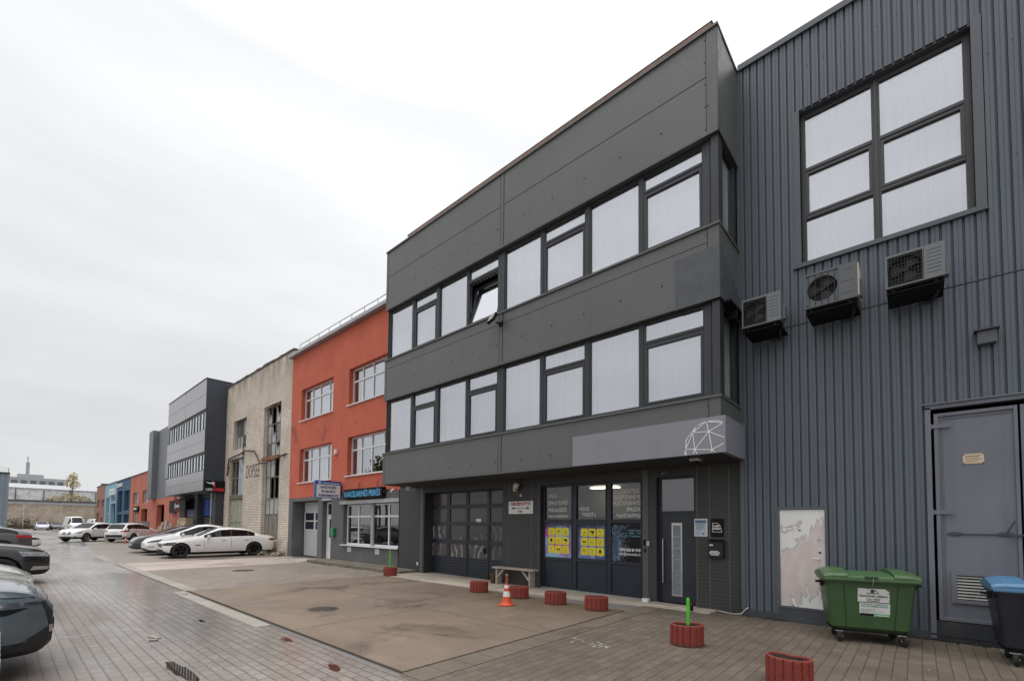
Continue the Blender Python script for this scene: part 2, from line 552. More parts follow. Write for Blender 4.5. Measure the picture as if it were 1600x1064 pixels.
CURTS = [mat('white curtain %s' % n_, c_, 0.9, var=0.20, stretch=(6, 6, 0.10), vs=1.5) for n_, c_ in (('warm', (0.86, 0.85, 0.82)), ('plain', (0.80, 0.80, 0.81)), ('soft', (0.72, 0.72, 0.74)), ('cool', (0.62, 0.625, 0.66)))]  # streaks paint fold shading; warm to cool tones stand in for reflected sky
M_GLASS = glass('window glass', 0.42)
M_GLASSD = glass('shop glass', 0.055, (0.8, 0.8, 0.78))
M_GLASSO = glass('old glass', 0.10, (0.75, 0.78, 0.8), 0.08, 0.4)
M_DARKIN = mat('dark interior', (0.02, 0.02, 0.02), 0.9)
M_STEEL = mat('galvanised steel', (0.45, 0.46, 0.47), 0.4, 0.7, var=0.1)
M_STAIN = mat('brushed steel', (0.55, 0.54, 0.53), 0.32, 0.8, var=0.05)
M_WHITEP = mat('white paint', (0.78, 0.78, 0.77), 0.5, var=0.04)
M_LETW = mat('white lettering', (0.90, 0.90, 0.88), 0.6, var=0.02)
M_LETK = mat('black lettering', (0.02, 0.02, 0.022), 0.6, var=0.02)
M_LETR = mat('red lettering', (0.42, 0.02, 0.03), 0.6, var=0.02)

# ================================================================== GROUND
def sheet(name, poly, z, mt, kind='structure', th=0.0):
    mb = MB()
    n = len(poly)
    mb.add([(x, y, z) for x, y in poly], [tuple(range(n))])
    ob = mb.build(name, mt)
    return tag(ob, kind=kind)
def rect(a, b, c, d):
    return [(a, c), (b, c), (b, d), (a, d)]
def asphalt(name, col, wetx, rough=0.75, wetr=0.22, lo=0.5, hi=0.66):
    mt, t, b, o = nmat(name)
    N = NB(t)
    tcn = N.n('ShaderNodeTexCoord').outputs['Object']
    big = N.noise(tcn, 0.25, 6, 0.6)
    fine = N.noise(tcn, 60, 5, 0.7)
    c = N.mix(N.ramp(big, 0.3, 0.7), tuple(x * 0.78 for x in col), tuple(x * 1.18 for x in col))
    c = N.mix(1.0, c, N.n('ShaderNodeCombineXYZ', {i: N.ramp(fine, 0.3, 0.7, 0.75, 1.22) for i in range(3)}).outputs[0], 'MULTIPLY')
    wn_ = N.noise(N.scale(tcn, wetx[0], wetx[1], 1), 1.0, 5, 0.6, 0.5)
    wf = N.ramp(wn_, lo, hi)
    c = N.mix(N.math('MULTIPLY', wf, 0.5), c, tuple(x * 0.35 for x in col))
    t.links.new(c, b.inputs['Base Color'])
    t.links.new(N.math('ADD', N.ramp(wf, 0, 1, rough, wetr), N.math('MULTIPLY', N.math('SUBTRACT', fine, 0.5), 0.3), True), b.inputs['Roughness'])
    bn = N.n('ShaderNodeBump', {'Strength': 0.35, 'Distance': 0.006, 'Height': fine})
    t.links.new(bn.outputs[0], b.inputs['Normal'])
    return mt
sheet('ground', rect(-900, 900, -900, 900), -0.02, asphalt('far asphalt', (0.18, 0.17, 0.16), (0.05, 0.1)))
M_LOT = asphalt('car park asphalt', (0.245, 0.21, 0.18), (0.10, 0.25), 0.6, 0.28)
sheet('parking_lot', rect(-140, -24.0, -14, 10.2), -0.012, M_LOT)
M_ROADW = asphalt('driving lane asphalt', (0.30, 0.285, 0.265), (0.10, 0.30), 0.45, 0.18, 0.34, 0.54)
sheet('road_lane', [(-122, 4.2), (-45, 1.2), (-26, 1.2), (-26, 3.3), (-36, 3.6), (-60, 5.0), (-122, 7.0)], -0.008, M_ROADW)
M_PAVX = paver('road pavers', (0.365, 0.332, 0.305), (0.285, 0.258, 0.236), (0.095, 0.082, 0.072), 0.22, 0.12, 'x', 0.013, 0.95, 1.0, 0.40, (0.12, 0.40, 0.30, 0.52, 0.13), False, (2.0, 0.4, (0.135, 0.108, 0.092)))
M_PAVY = paver('yard pavers', (0.170, 0.137, 0.108), (0.128, 0.103, 0.080), (0.030, 0.023, 0.016), 0.21, 0.135, 'y', 0.013, 0.40, 1.0, 0.66, (0.3, 0.3, 0.55, 0.72, 0.40), True)
M_PAVG = paver('bay pavers', (0.285, 0.245, 0.210), (0.235, 0.200, 0.170), (0.105, 0.088, 0.072), 0.22, 0.12, 'y', 0.010, 0.7, 0.8, 0.66, (0.3, 0.3, 0.52, 0.7, 0.4))
sheet('road', [(-46, -14), (12, -14), (12, 3.02), (-46, 3.02)], -0.004, M_PAVX)
sheet('paver_yard', [(-4.42, 3.02), (12, 3.02), (12, 9.8), (-4.42, 9.8)], -0.004, M_PAVY)
sheet('paver_bay', [(-20.2, 3.34), (-13.55, 3.34), (-13.3, 9.2), (-20.2, 9.9)], 0.0, M_PAVG)
def concrete(name, col, bump=0.25, stain=0.5, stainc=(0.10, 0.08, 0.06), rough=0.7, crack=0.0):
    mt, t, b, o = nmat(name)
    N = NB(t)
    tcn = N.n('ShaderNodeTexCoord').outputs['Object']
    big = N.noise(tcn, 0.4, 6, 0.62, 0.4)
    mid = N.noise(tcn, 3.0, 6, 0.65)
    fine = N.noise(tcn, 70, 4, 0.7)
    c = N.mix(N.ramp(big, 0.3, 0.7), tuple(x * 0.78 for x in col), tuple(x * 1.2 for x in col))
    c = N.mix(N.math('MULTIPLY', N.ramp(mid, 0.48, 0.72), stain), c, stainc)
    wet = N.ramp(N.noise(tcn, 0.75, 5, 0.6, 0.8), 0.53, 0.66)
    c = N.mix(N.math('MULTIPLY', wet, 0.42), c, tuple(x * 0.45 for x in col))
    if crack:
        sx_ = N.n('ShaderNodeSeparateXYZ', {0: tcn}).outputs
        mud = N.math('MULTIPLY', N.ramp(N.math('ADD', sx_[1], N.math('MULTIPLY', N.noise(tcn, 0.9, 6, 0.7), 1.6)), 7.6, 8.7), N.ramp(sx_[0], -10.5, -7.5))
        c = N.mix(N.math('MULTIPLY', mud, 0.75), c, (0.115, 0.085, 0.050))
        trk = N.ramp(N.noise(N.scale(tcn, 0.35, 1.6, 1), 1.3, 7, 0.7, 0.6), 0.54, 0.70)
        c = N.mix(N.math('MULTIPLY', trk, 0.3), c, (0.16, 0.115, 0.080))
        spk = N.ramp(N.noise(tcn, 22, 3, 0.7), 0.64, 0.72)
        c = N.mix(N.math('MULTIPLY', spk, 0.45), c, (0.10, 0.075, 0.055))
    c = N.mix(1.0, c, N.n('ShaderNodeCombineXYZ', {i: N.ramp(fine, 0.3, 0.7, 0.72, 1.26) for i in range(3)}).outputs[0], 'MULTIPLY')
    if crack:
        vo = N.n('ShaderNodeTexVoronoi', {'Vector': N.n('ShaderNodeVectorMath', {0: tcn, 1: N.n('ShaderNodeVectorMath', {0: N.n('ShaderNodeTexNoise', {'Vector': tcn, 'Scale': 1.2, 'Detail': 5}).outputs[1], 'Scale': 0.5}, operation='SCALE').outputs[0]}, operation='ADD').outputs[0], 'Scale': 0.28}, feature='DISTANCE_TO_EDGE').outputs[0]
        c = N.mix(N.math('MULTIPLY', N.ramp(vo, 0.0, 0.012, 1.0, 0.0), crack), c, tuple(x * 0.25 for x in col))
    t.links.new(c, b.inputs['Base Color'])
    rg = N.math('ADD', N.ramp(wet, 0, 1, rough, rough - 0.28), N.math('MULTIPLY', N.math('SUBTRACT', fine, 0.5), 0.25), True)
    t.links.new(rg, b.inputs['Roughness'])
    bn = N.n('ShaderNodeBump', {'Strength': bump, 'Distance': 0.006, 'Height': fine})
    t.links.new(bn.outputs[0], b.inputs['Normal'])
    return mt
M_SLAB = concrete('brown slab concrete', (0.218, 0.168, 0.126), 0.35, 0.45, (0.165, 0.122, 0.086), 0.55, 0.22)
# the slab is cast in six fields with open joints between them
gx = [-13.52, -10.45, -7.45, -4.46]
gy = [3.12, 5.75, 8.42]
mb = MB()
for i in range(3):
    for j in range(2):
        g = 0.008
        x0, x1, y0, y1 = gx[i] + g, gx[i + 1] - g, gy[j] + g, gy[j + 1] - g
        xl0 = x0 + (0.24 * (y0 - 3.12) / 5.3 if i == 0 else 0)
        xl1 = x0 + (0.24 * (y1 - 3.12) / 5.3 if i == 0 else 0)
        mb.prism_z([(xl0, y0), (x1, y0), (x1, y1), (xl1, y1)], -0.018, 0.012)
tag(mb.build('concrete_slab', M_SLAB), kind='structure')
sheet('slab_joint_bed', rect(-13.5, -4.46, 3.12, 8.43), -0.0005, mat('joint grime', (0.05, 0.04, 0.03), 0.9))
M_APRON = concrete('pale apron concrete', (0.50, 0.44, 0.36), 0.25, 0.5, (0.33, 0.28, 0.22), 0.72)
mb = MB()
mb.prism_z([(-13.30, 8.43), (-11.0, 8.43), (-7.5, 8.6), (-4.46, 9.25), (-3.1, 9.3), (-3.1, 9.8), (-13.3, 10.2)], -0.018, 0.022)
tag(mb.build('pavement_apron', M_APRON), kind='structure')
M_PINK = concrete('pinkish concrete', (0.45, 0.385, 0.34), 0.25, 0.35, (0.32, 0.27, 0.23), 0.65)
sheet('parking_apron', [(-24.2, 3.34), (-20.2, 3.34), (-20.2, 9.95), (-24.2, 9.95)], 0.0, M_PINK)
M_KERB = concrete('gutter concrete', (0.34, 0.31, 0.275), 0.3, 0.5, (0.23, 0.205, 0.18), 0.7)
mb = MB()
for k in range(11):
    x = -13.6 + k * 0.5
    mb.prism_z([(x, 2.80), (x + 0.494, 2.80), (x + 0.494, 3.04), (x, 3.04)], -0.02, 0.006)
tag(mb.build('drain_channel', M_KERB), kind='structure')
mb = MB()
for k in range(22):
    x = -24.1 + k * 0.48
    mb.prism_z([(x, 3.06), (x + 0.474, 3.06), (x + 0.474, 3.33), (x, 3.33)], -0.02, 0.008)
tag(mb.build('kerb_strip', M_KERB), kind='structure')
# row of smooth edging pavers along the right edge of the slab
mb = MB()
for k in range(16):
    y = 3.1 + k * 0.39
    mb.prism_z([(-4.45, y), (-4.06, y), (-4.06, y + 0.384), (-4.45, y + 0.384)], -0.02, 0.002)
tag(mb.build('edging_strip', concrete('edging concrete', (0.165, 0.134, 0.104), 0.3, 0.5, (0.10, 0.08, 0.06), 0.65)), kind='structure')
# mossy concrete step along the red building
mb = MB()
mb.prism_z([(-20.3, 9.02), (-13.2, 9.02), (-13.2, 10.0), (-20.3, 10.0)], -0.02, 0.11)
st = mb.build('step', mat('mossy step concrete', (0.17, 0.155, 0.115), 0.85, var=0.25, bump=0.4, bs=30, dirt=0.8, dirtcol=(0.05, 0.05, 0.025)), bevel=0.02)
tag(st, kind='structure')
mb = MB()
mb.prism_z([(-21.6, 8.75), (-20.3, 8.75), (-20.3, 10.3), (-21.6, 10.3)], -0.02, 0.03)
tag(mb.build('door_pad', M_APRON), kind='structure')
# faded parking bay lines on the left, wet reflections painted in as pale tone
mt, t, b, o = nmat('worn line wet sheen')
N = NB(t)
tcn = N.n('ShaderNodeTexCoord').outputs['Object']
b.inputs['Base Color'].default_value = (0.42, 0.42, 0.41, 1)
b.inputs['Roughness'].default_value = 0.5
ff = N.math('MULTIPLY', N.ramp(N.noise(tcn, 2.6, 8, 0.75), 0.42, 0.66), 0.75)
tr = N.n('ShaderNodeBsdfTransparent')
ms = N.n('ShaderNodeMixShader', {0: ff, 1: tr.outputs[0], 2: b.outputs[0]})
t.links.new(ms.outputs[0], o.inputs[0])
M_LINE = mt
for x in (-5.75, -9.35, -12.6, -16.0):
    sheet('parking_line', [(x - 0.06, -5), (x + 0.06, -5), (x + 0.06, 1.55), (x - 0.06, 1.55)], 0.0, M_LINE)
# shallow rainwater lying where pavers have sunk
mt, t, b, o = nmat('rain water')
t.nodes.remove(b)
N = NB(t)
gn_ = N.n('ShaderNodeNewGeometry')
dt_ = N.n('ShaderNodeVectorMath', {0: gn_.outputs['Normal'], 1: gn_.outputs['Incoming']}, operation='DOT_PRODUCT').outputs['Value']
fw_ = N.math('ADD', 0.03, N.math('MULTIPLY', N.math('POWER', N.math('SUBTRACT', 1.0, N.math('ABSOLUTE', dt_), True), 5.0), 0.97), True)
gl_ = N.n('ShaderNodeBsdfGlossy', {'Color': (1, 1, 1, 1), 'Roughness': 0.015})
tr_ = N.n('ShaderNodeBsdfTransparent', {'Color': (0.40, 0.36, 0.32, 1)})
ms_ = N.n('ShaderNodeMixShader', {0: fw_, 1: tr_.outputs[0], 2: gl_.outputs[0]})
t.links.new(ms_.outputs[0], o.inputs[0])
M_WATER = mt
def puddle(x, y, rx, ry, seed):
    rn = random.Random(seed)
    p = []
    for i in range(22):
        t_ = 2 * math.pi * i / 22
        r_ = 1 + 0.28 * math.sin(2 * t_ + seed) + rn.uniform(-0.16, 0.16)
        p.append((x + rx * r_ * math.cos(t_), y + ry * r_ * math.sin(t_)))
    sheet('puddle', p, 0.0005, M_WATER)
for a in ((-6.35, 1.42, 0.42, 0.10, 1), (-6.95, 2.83, 0.14, 0.07, 2), (-5.2, 2.68, 0.15, 0.06, 3), (-8.5, 1.55, 0.16, 0.03, 5), (-9.3, 2.35, 0.12, 0.04, 8)):
    puddle(*a)

# ================================================================== MAIN GREY OFFICE BUILDING
GX0, GX1 = -13.42, -2.59          # projecting upper storeys
YB, YW = 8.45, 9.78               # bay front, ground floor wall
B = thing('office_building', 'dark grey three storey office with projecting upper floors and two long window bands', 'building', (-8, 9.8, 0))  # facade coordinates, here and below, unprojected offline from image pixels onto wall planes
# ground floor wall with openings for garage, shopfront and door
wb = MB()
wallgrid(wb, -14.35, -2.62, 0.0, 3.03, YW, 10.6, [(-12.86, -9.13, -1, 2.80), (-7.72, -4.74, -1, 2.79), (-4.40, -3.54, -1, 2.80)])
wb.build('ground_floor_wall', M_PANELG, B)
# vertical cladding joints and raised edge strips on the ground floor
for x, hw in ((-8.86, 0.012), (-8.02, 0.012), (-7.76, 0.012), (-3.50, 0.012), (-3.24, 0.012), (-2.86, 0.012), (-13.0, 0.07), (-4.66, 0.07)):
    MB().box(x - hw, x + hw, YW - (0.006 if hw < 0.05 else 0.010), YW, 0.02, 3.02).build('joint_strip', M_TRIM, B)
# upper volume behind, roof
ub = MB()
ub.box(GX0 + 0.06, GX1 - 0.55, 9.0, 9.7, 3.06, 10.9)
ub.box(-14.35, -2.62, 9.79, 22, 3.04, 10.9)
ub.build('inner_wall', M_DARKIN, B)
rb = MB()
rb.box(GX0 + 0.02, GX1 - 0.02, YB + 0.04, 22, 10.91, 10.95)
rb.build('roof', mat('roof felt', (0.06, 0.06, 0.06), 0.9), B)
rb = MB()
rb.box(-12.72, -2.80, 8.78, 9.0, 10.96, 11.475)
rb.build('parapet', brickmat('parapet brick', (0.36, 0.20, 0.145), (0.27, 0.15, 0.11), (0.34, 0.28, 0.24), 0.26, 0.075, 0.012, 'xz', 0.85), B)
rb = MB()
rb.box(-12.74, -2.78, 8.77, 9.04, 11.476, 11.49)
rb.build('parapet_cap', mat('rusted cap', (0.16, 0.10, 0.075), 0.7), B)
bands = [(8.97, 10.96), (5.86, 7.20), (3.03, 4.03)]
for z0, z1 in bands:
    pb = MB()
    pb.box(GX0, GX1, YB, 9.66, z0, z1)
    band = pb.build('cladding_band', M_PANEL, B)
    tb = MB()
    # drip edge below, cap flashing above, corner posts, joint cover
    tb.box(GX0 - 0.012, GX1 + 0.012, YB - 0.014, YB, z0 - 0.012, z0 + 0.05)
    tb.box(GX1, GX1 + 0.014, YB - 0.014, 9.66, z0 - 0.012, z0 + 0.05)
    tb.box(GX0 - 0.02, GX1 + 0.02, YB - 0.035, YB + 0.14, z1 + 0.001, z1 + 0.045)
    tb.box(GX1 - 0.1, GX1 + 0.02, YB + 0.14, 9.66, z1 + 0.001, z1 + 0.045)
    tb.box(GX1 - 0.20, GX1 + 0.004, YB - 0.006, YB, z0 + 0.05, z1)
    tb.box(GX1, GX1 + 0.006, YB - 0.006, YB + 0.22, z0 + 0.05, z1)
    tb.box(GX0 - 0.004, GX0 + 0.10, YB - 0.006, YB, z0 + 0.05, z1)
    tb.box(-8.065, -7.955, YB - 0.007, YB, z0 + 0.05, z1)
    tb.build('flashing', M_TRIM, band)
    sb = MB()
    for zz in ((10.10,) if z1 > 10 else (6.93,) if z1 > 7 else ()):
        sb.box(GX0 + 0.1, -8.065, YB - 0.002, YB, zz - 0.006, zz + 0.006)
        sb.box(-7.955, GX1 - 0.2, YB - 0.002, YB, zz - 0.006, zz + 0.006)
    for x in (-8.075, -7.945, GX1 - 0.207):
        sb.box(x - 0.005, x + 0.005, YB - 0.003, YB, z0 + 0.05, z1)
    if sb.v:
        sb.build('seam', M_BLACK, band)
    sb = MB()
    for k in range(12):
        x = GX0 + 0.75 + k * 0.90
        zz = z0 + (0.55 if z1 > 7 else 0.30)
        sb.cyl((x, YB - 0.006, zz), (x, YB, zz), 0.016, n=8)
    for k in range(5):
        sb.cyl((GX1 - 0.23, YB - 0.006, z0 + 0.12 + k * (z1 - z0 - 0.25) / 4), (GX1 - 0.23, YB, z0 + 0.12 + k * (z1 - z0 - 0.25) / 4), 0.010, n=8)
    sb.build('screw_heads', M_BLACK, band)
# dark soffits where a window band tucks under the next cladding band
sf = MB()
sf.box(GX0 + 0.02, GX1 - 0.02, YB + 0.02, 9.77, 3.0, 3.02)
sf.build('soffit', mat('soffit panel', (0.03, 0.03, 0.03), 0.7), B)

def curtain(name, x0, x1, z0, z1, y, parent, mt, amp=0.018, pitch=0.13, seed=0):
    rn = random.Random(seed)
    mb = MB()
    mb.smooth = True
    n = max(6, int((x1 - x0) / 0.022))
    ph = rn.uniform(0, 6)
    vs = []
    for i in range(n + 1):
        x = x0 + (x1 - x0) * i / n
        d = amp * (math.sin(2 * math.pi * x / pitch + ph + 1.2 * math.sin(x * 3.1 + ph)) + 0.4 * math.sin(2 * math.pi * x / pitch * 2.3 + ph * 2))
        vs += [(x, y + d * 0.5, z1), (x, y + d, (z0 + z1) / 2), (x, y + d * 1.3, z0)]
    fs = []
    for i in range(n):
        for k in range(2):
            a = i * 3 + k
            fs.append((a, a + 1, a + 4, a + 3))
    mb.add(vs, fs)
    return mb.build(name, mt, parent)

XP = [(-13.28, -12.08), (-11.91, -10.84), (-10.66, -9.48), (-9.35, -8.25), (-7.97, -6.81), (-6.67, -5.53), (-5.37, -4.22), (-4.08, -2.93)]
def bayrow(zs, zt, ztr, open_idx=None):
    for i, (a, b_) in enumerate(XP):
        l = (XP[i - 1][1] + a) / 2 if i else GX0 + 0.05
        r = (b_ + XP[i + 1][0]) / 2 if i < 7 else -2.74
        fb = MB()
        y0, y1 = 8.565, 8.64
        fb.box(l, a, y0, y1, zs, zt); fb.box(b_, r, y0, y1, zs, zt)
        fb.box(a, b_, y0, y1, zs, zs + 0.075); fb.box(a, b_, y0, y1, zt - 0.05, zt)
        # outer step of the frame
        fb.box(l + 0.001, a - 0.03, y0 - 0.012, y0, zs, zt); fb.box(b_ + 0.03, r - 0.001, y0 - 0.012, y0, zs, zt)
        z0, z1 = zs + 0.075, zt - 0.05
        if i % 2:
            fb.box(a, b_, y0, y1, ztr - 0.05, ztr + 0.05)
            fb.box(a, b_, y0 - 0.014, y0, ztr - 0.012, ztr + 0.045)
        win = fb.build('window', M_FRAME, B, bevel=0.004)
        pb = MB()
        yp = 8.60
        if i % 2:
            pb.box(a, b_, yp, yp + 0.008, ztr + 0.05, z1)
        if i % 2 == 0:
            pb.box(a, b_, yp, yp + 0.008, z0, z1)
        elif i != open_idx:
            sh = MB()
            s0, s1, t0, t1 = a + 0.001, b_ - 0.001, z0 + 0.001, ztr - 0.051
            sh.box(s0, s0 + 0.045, y0 - 0.006, y1 - 0.01, t0, t1); sh.box(s1 - 0.045, s1, y0 - 0.006, y1 - 0.01, t0, t1)
            sh.box(s0 + 0.045, s1 - 0.045, y0 - 0.006, y1 - 0.01, t0, t0 + 0.045); sh.box(s0 + 0.045, s1 - 0.045, y0 - 0.006, y1 - 0.01, t1 - 0.045, t1)
            sh.build('sash', M_FRAME, win, bevel=0.004)
            pb.box(s0 + 0.045, s1 - 0.045, yp - 0.004, yp + 0.004, t0 + 0.045, t1 - 0.045)
        else:
            # sash tilted inwards on its lower edge
            sh = MB()
            ang = R(11)
            h = ztr - 0.05 - z0
            def T(x, d, z):
                return (x, yp + d * math.cos(ang) + z * math.sin(ang), z0 + z * math.cos(ang) - d * math.sin(ang))
            def tb_(x0, x1, d0, d1, za, zb, M_):
                M_.add([T(x0, d0, za), T(x1, d0, za), T(x1, d1, za), T(x0, d1, za), T(x0, d0, zb), T(x1, d0, zb), T(x1, d1, zb), T(x0, d1, zb)],
                       [(0, 3, 2, 1), (4, 5, 6, 7), (0, 1, 5, 4), (1, 2, 6, 5), (2, 3, 7, 6), (3, 0, 4, 7)])
            tb_(a, a + 0.05, -0.03, 0.03, 0, h - 0.03, sh); tb_(b_ - 0.05, b_, -0.03, 0.03, 0, h - 0.03, sh)
            tb_(a + 0.05, b_ - 0.05, -0.03, 0.03, 0, 0.05, sh); tb_(a + 0.05, b_ - 0.05, -0.03, 0.03, h - 0.08, h - 0.03, sh)
            ss = sh.build('sash', M_FRAME, win)
            tp = MB()
            tb_(a + 0.05, b_ - 0.05, -0.004, 0.004, 0.05, h - 0.08, tp)
            tp.build('tilted_pane', glass('tilted glass', 0.75), win)
        pb.build('pane', M_GLASS if zs > 6 else glass('window glass lower', 0.36), win)
        if i == open_idx:
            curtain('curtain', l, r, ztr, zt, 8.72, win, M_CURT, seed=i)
        else:
            curtain('curtain', l, r, zs, zt, 8.72 if zs > 6 else 8.78, win, CURTS[(0, 1, 0, 1, 1, 0, 1, 2)[i] if zs > 6 else (0, 1, 1, 2, 2, 2, 3, 3)[i]], 0.028 if zs > 6 else 0.006, 0.13 if zs > 6 else 0.9, seed=i + int(zs * 10))  # lower row tones cool towards the right, imitating the reflected sky
bayrow(7.245, 8.968, 8.55, 3)
bayrow(4.075, 5.858, 5.40)
# wide mullion cover at the middle joint, corner posts and side windows of the bay
for zs, zt in ((7.245, 8.968), (4.075, 5.858)):
    cb = MB()
    cb.box(-2.74, GX1 - 0.02, 8.50, 8.72, zs, zt)
    cb.box(-2.90, -2.80, 8.548, 8.553, zs, zt)
    cb.box(-2.80, -2.775, 8.535, 8.553, zs, zt)
    cb.build('corner_post', M_FRAME, B)
    MB().box(GX0 + 0.02, GX0 + 0.05, 8.53, 8.74, zs, zt).build('corner_post', M_FRAME, B)
    fb = MB()
    xa, xb = GX1 - 0.10, GX1 - 0.04
    fb.box(xa, xb, 8.721, 8.80, zs, zt); fb.box(xa, xb, 9.44, 9.66, zs, zt)
    fb.box(xa - 0.003, xb + 0.003, 8.79, 9.45, zs + 0.001, zs + 0.07); fb.box(xa - 0.003, xb + 0.003, 8.79, 9.45, zt - 0.06, zt - 0.001)
    win = fb.build('side_window', M_FRAME, B)
    MB().box(xa + 0.02, xa + 0.03, 8.80, 9.44, zs + 0.07, zt - 0.06).build('pane', glass('side glass', 0.06, (0.86, 0.90, 0.87)), win)
    cv = MB()
    cv.smooth = True
    n = 30
    vs, fs = [], []
    for i in range(n + 1):
        y = 9.18 + 0.26 * i / n
        vs += [(xa - 0.05 + 0.015 * math.sin(i * 1.3), y, zs), (xa - 0.05 + 0.015 * math.sin(i * 1.3), y, zt)]
    for i in range(n):
        fs.append((2 * i, 2 * i + 2, 2 * i + 3, 2 * i + 1))
    cv.add(vs, fs)
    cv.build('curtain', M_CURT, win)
# painted-over rectangle at the right end of the middle band, wrapping the corner with a stepped top edge
mp_ = mat('painted over patch', (0.072, 0.080, 0.092), 0.5, var=0.25, vs=2.2, dirt=0.35, dirtcol=(0.10, 0.10, 0.09))
cb = MB()
cb.box(-3.39, GX1 + 0.008, YB - 0.018, YB - 0.0145, 5.84, 6.80)
st_y = [8.43, 8.60, 8.78, 8.96, 9.14, 9.32, 9.50, 9.66]
for k in range(7):
    cb.box(GX1 + 0.0145, GX1 + 0.019, st_y[k], st_y[k + 1], 5.84, 6.80 - 0.085 * k)
cb.build('repainted_patch', mp_, B)

# ---- garage door
YG = 10.15
gb = MB()
gb.box(-12.9, -9.13, YG + 0.02, YG + 0.06, 0.03, 2.80)
gd = gb.build('garage_door', mat('garage leaf', (0.028, 0.036, 0.048), 0.45, var=0.06), B)
xs = [(-12.86, -12.05), (-11.90, -11.09), (-10.97, -10.10), (-9.99, -9.40)]
zr = [(2.36, 2.78), (1.79, 2.26), (1.20, 1.69), (0.62, 1.08)]
fb = MB()
wallgrid(fb, -12.9, -9.13, 0.60, 2.80, YG - 0.03, YG + 0.019, [(a + 0.01, b_ - 0.01, c + 0.01, d - 0.01) for a, b_ in xs for c, d in zr])
for k in range(6):
    fb.box(-12.9, -9.13, YG - 0.016, YG + 0.019, 0.03 + 0.095 * k, 0.03 + 0.095 * k + 0.084)
for x in (-11.03, -10.04):
    fb.box(x - 0.018, x + 0.018, YG - 0.04, YG - 0.031, 0.04, 1.74)
fb.build('door_frame', M_BLUEFR, gd, bevel=0.004)
mtg, t, b, o = nmat('cloudy plastic pane')
N = NB(t)
tcn = N.n('ShaderNodeTexCoord').outputs['Object']
wv = N.n('ShaderNodeTexWave', {'Vector': tcn, 'Scale': 1.1, 'Distortion': 9.0, 'Detail': 3.0, 'Detail Scale': 1.4}).outputs[1]
sz = N.n('ShaderNodeSeparateXYZ', {0: tcn}).outputs[2]
mk = N.math('MULTIPLY', N.ramp(wv, 0.72, 1.0), N.ramp(N.noise(tcn, 1.1, 3), 0.42, 0.62))
mk = N.math('MULTIPLY', mk, N.ramp(sz, 1.75, 1.55))
t.links.new(N.mix(mk, (0.085, 0.078, 0.080), (0.38, 0.38, 0.39)), b.inputs['Base Color'])
b.inputs['Roughness'].default_value = 0.16
bn = N.n('ShaderNodeBump', {'Strength': 0.25, 'Distance': 0.05, 'Height': N.noise(tcn, 1.6, 3)})
t.links.new(bn.outputs[0], b.inputs['Normal'])
pb = MB()
for a, b_ in xs:
    for c, d in zr:
        pb.box(a + 0.01, b_ - 0.01, YG, YG + 0.012, c + 0.01, d - 0.01)
pb.build('pane', mtg, gd)
MB().box(-10.20, -10.16, YG - 0.075, YG - 0.031, 0.80, 0.98).build('handle', M_BLACK, gd)
MB().box(-10.62, -10.40, YG - 0.008, YG - 0.002, 1.80, 1.90).build('paper_notice', M_WHITEP, gd)

# ---- shopfront
YS = 9.92
fb = MB()
cols = [(-7.64, -6.77), (-6.61, -5.76), (-5.60, -4.83)]
wallgrid(fb, -7.72, -4.74, 0.0, 2.79, YS - 0.03, YS + 0.05, [h for a, b_ in cols for h in ((a, b_, 1.87, 2.74), (a, b_, 0.86, 1.78), (a, b_, 0.10, 0.78))])
for a, b_ in cols:
    fb.box(a - 0.03, a, YS - 0.045, YS - 0.031, 0.05, 2.74); fb.box(b_, b_ + 0.03, YS - 0.045, YS - 0.031, 0.05, 2.74)
    fb.box(a, b_, YS - 0.045, YS - 0.031, 1.80, 1.85)
    fb.box(a, b_, YS - 0.045, YS - 0.031, 0.79, 0.84)
sfr = fb.build('shopfront', M_BLUEFR, B, bevel=0.004)
pb = MB()
for a, b_ in cols:
    pb.box(a, b_, YS - 0.008, YS + 0.008, 0.10, 0.78)
pb.build('lower_panel', M_BLUEFR, sfr)
pb = MB()
for a, b_ in cols:
    pb.box(a, b_, YS, YS + 0.008, 1.87, 2.74)
pb.build('pane', M_GLASSD, sfr)
# room behind the shopfront
ib = MB()
mwall = mat('shop wall', (0.20, 0.19, 0.155), 0.8, var=0.15, vs=0.7)
ib.box(-8.6, -4.0, 13.0, 13.05, 0, 3.0); ib.box(-8.65, -8.6, 10.61, 13.0, 0, 3.0); ib.box(-4.0, -3.95, 10.61, 13.0, 0, 3.0)
ib.box(-8.6, -4.0, 10.61, 13.0, -0.01, 0.02); ib.box(-8.6, -4.0, 10.61, 13.0, 2.96, 3.0)
ib.build('interior_wall', mwall, B)
ib = MB()
for k in range(7):
    ib.box(-8.4 + k * 0.55, -8.4 + k * 0.55 + 0.36, 12.6, 12.9, 0.02, 1.9 + 0.15 * math.sin(k * 2.4))
ib.build('shelving', mat('shelving', (0.15, 0.13, 0.11), 0.7, var=0.4, vs=3), B)
MB().box(-7.75, -6.85, 12.35, 12.65, 2.88, 2.92).build('ceiling_lamp', mat('lit lamp', (1.0, 0.93, 0.75), 0.5, emit=4.0, var=0.0), B)

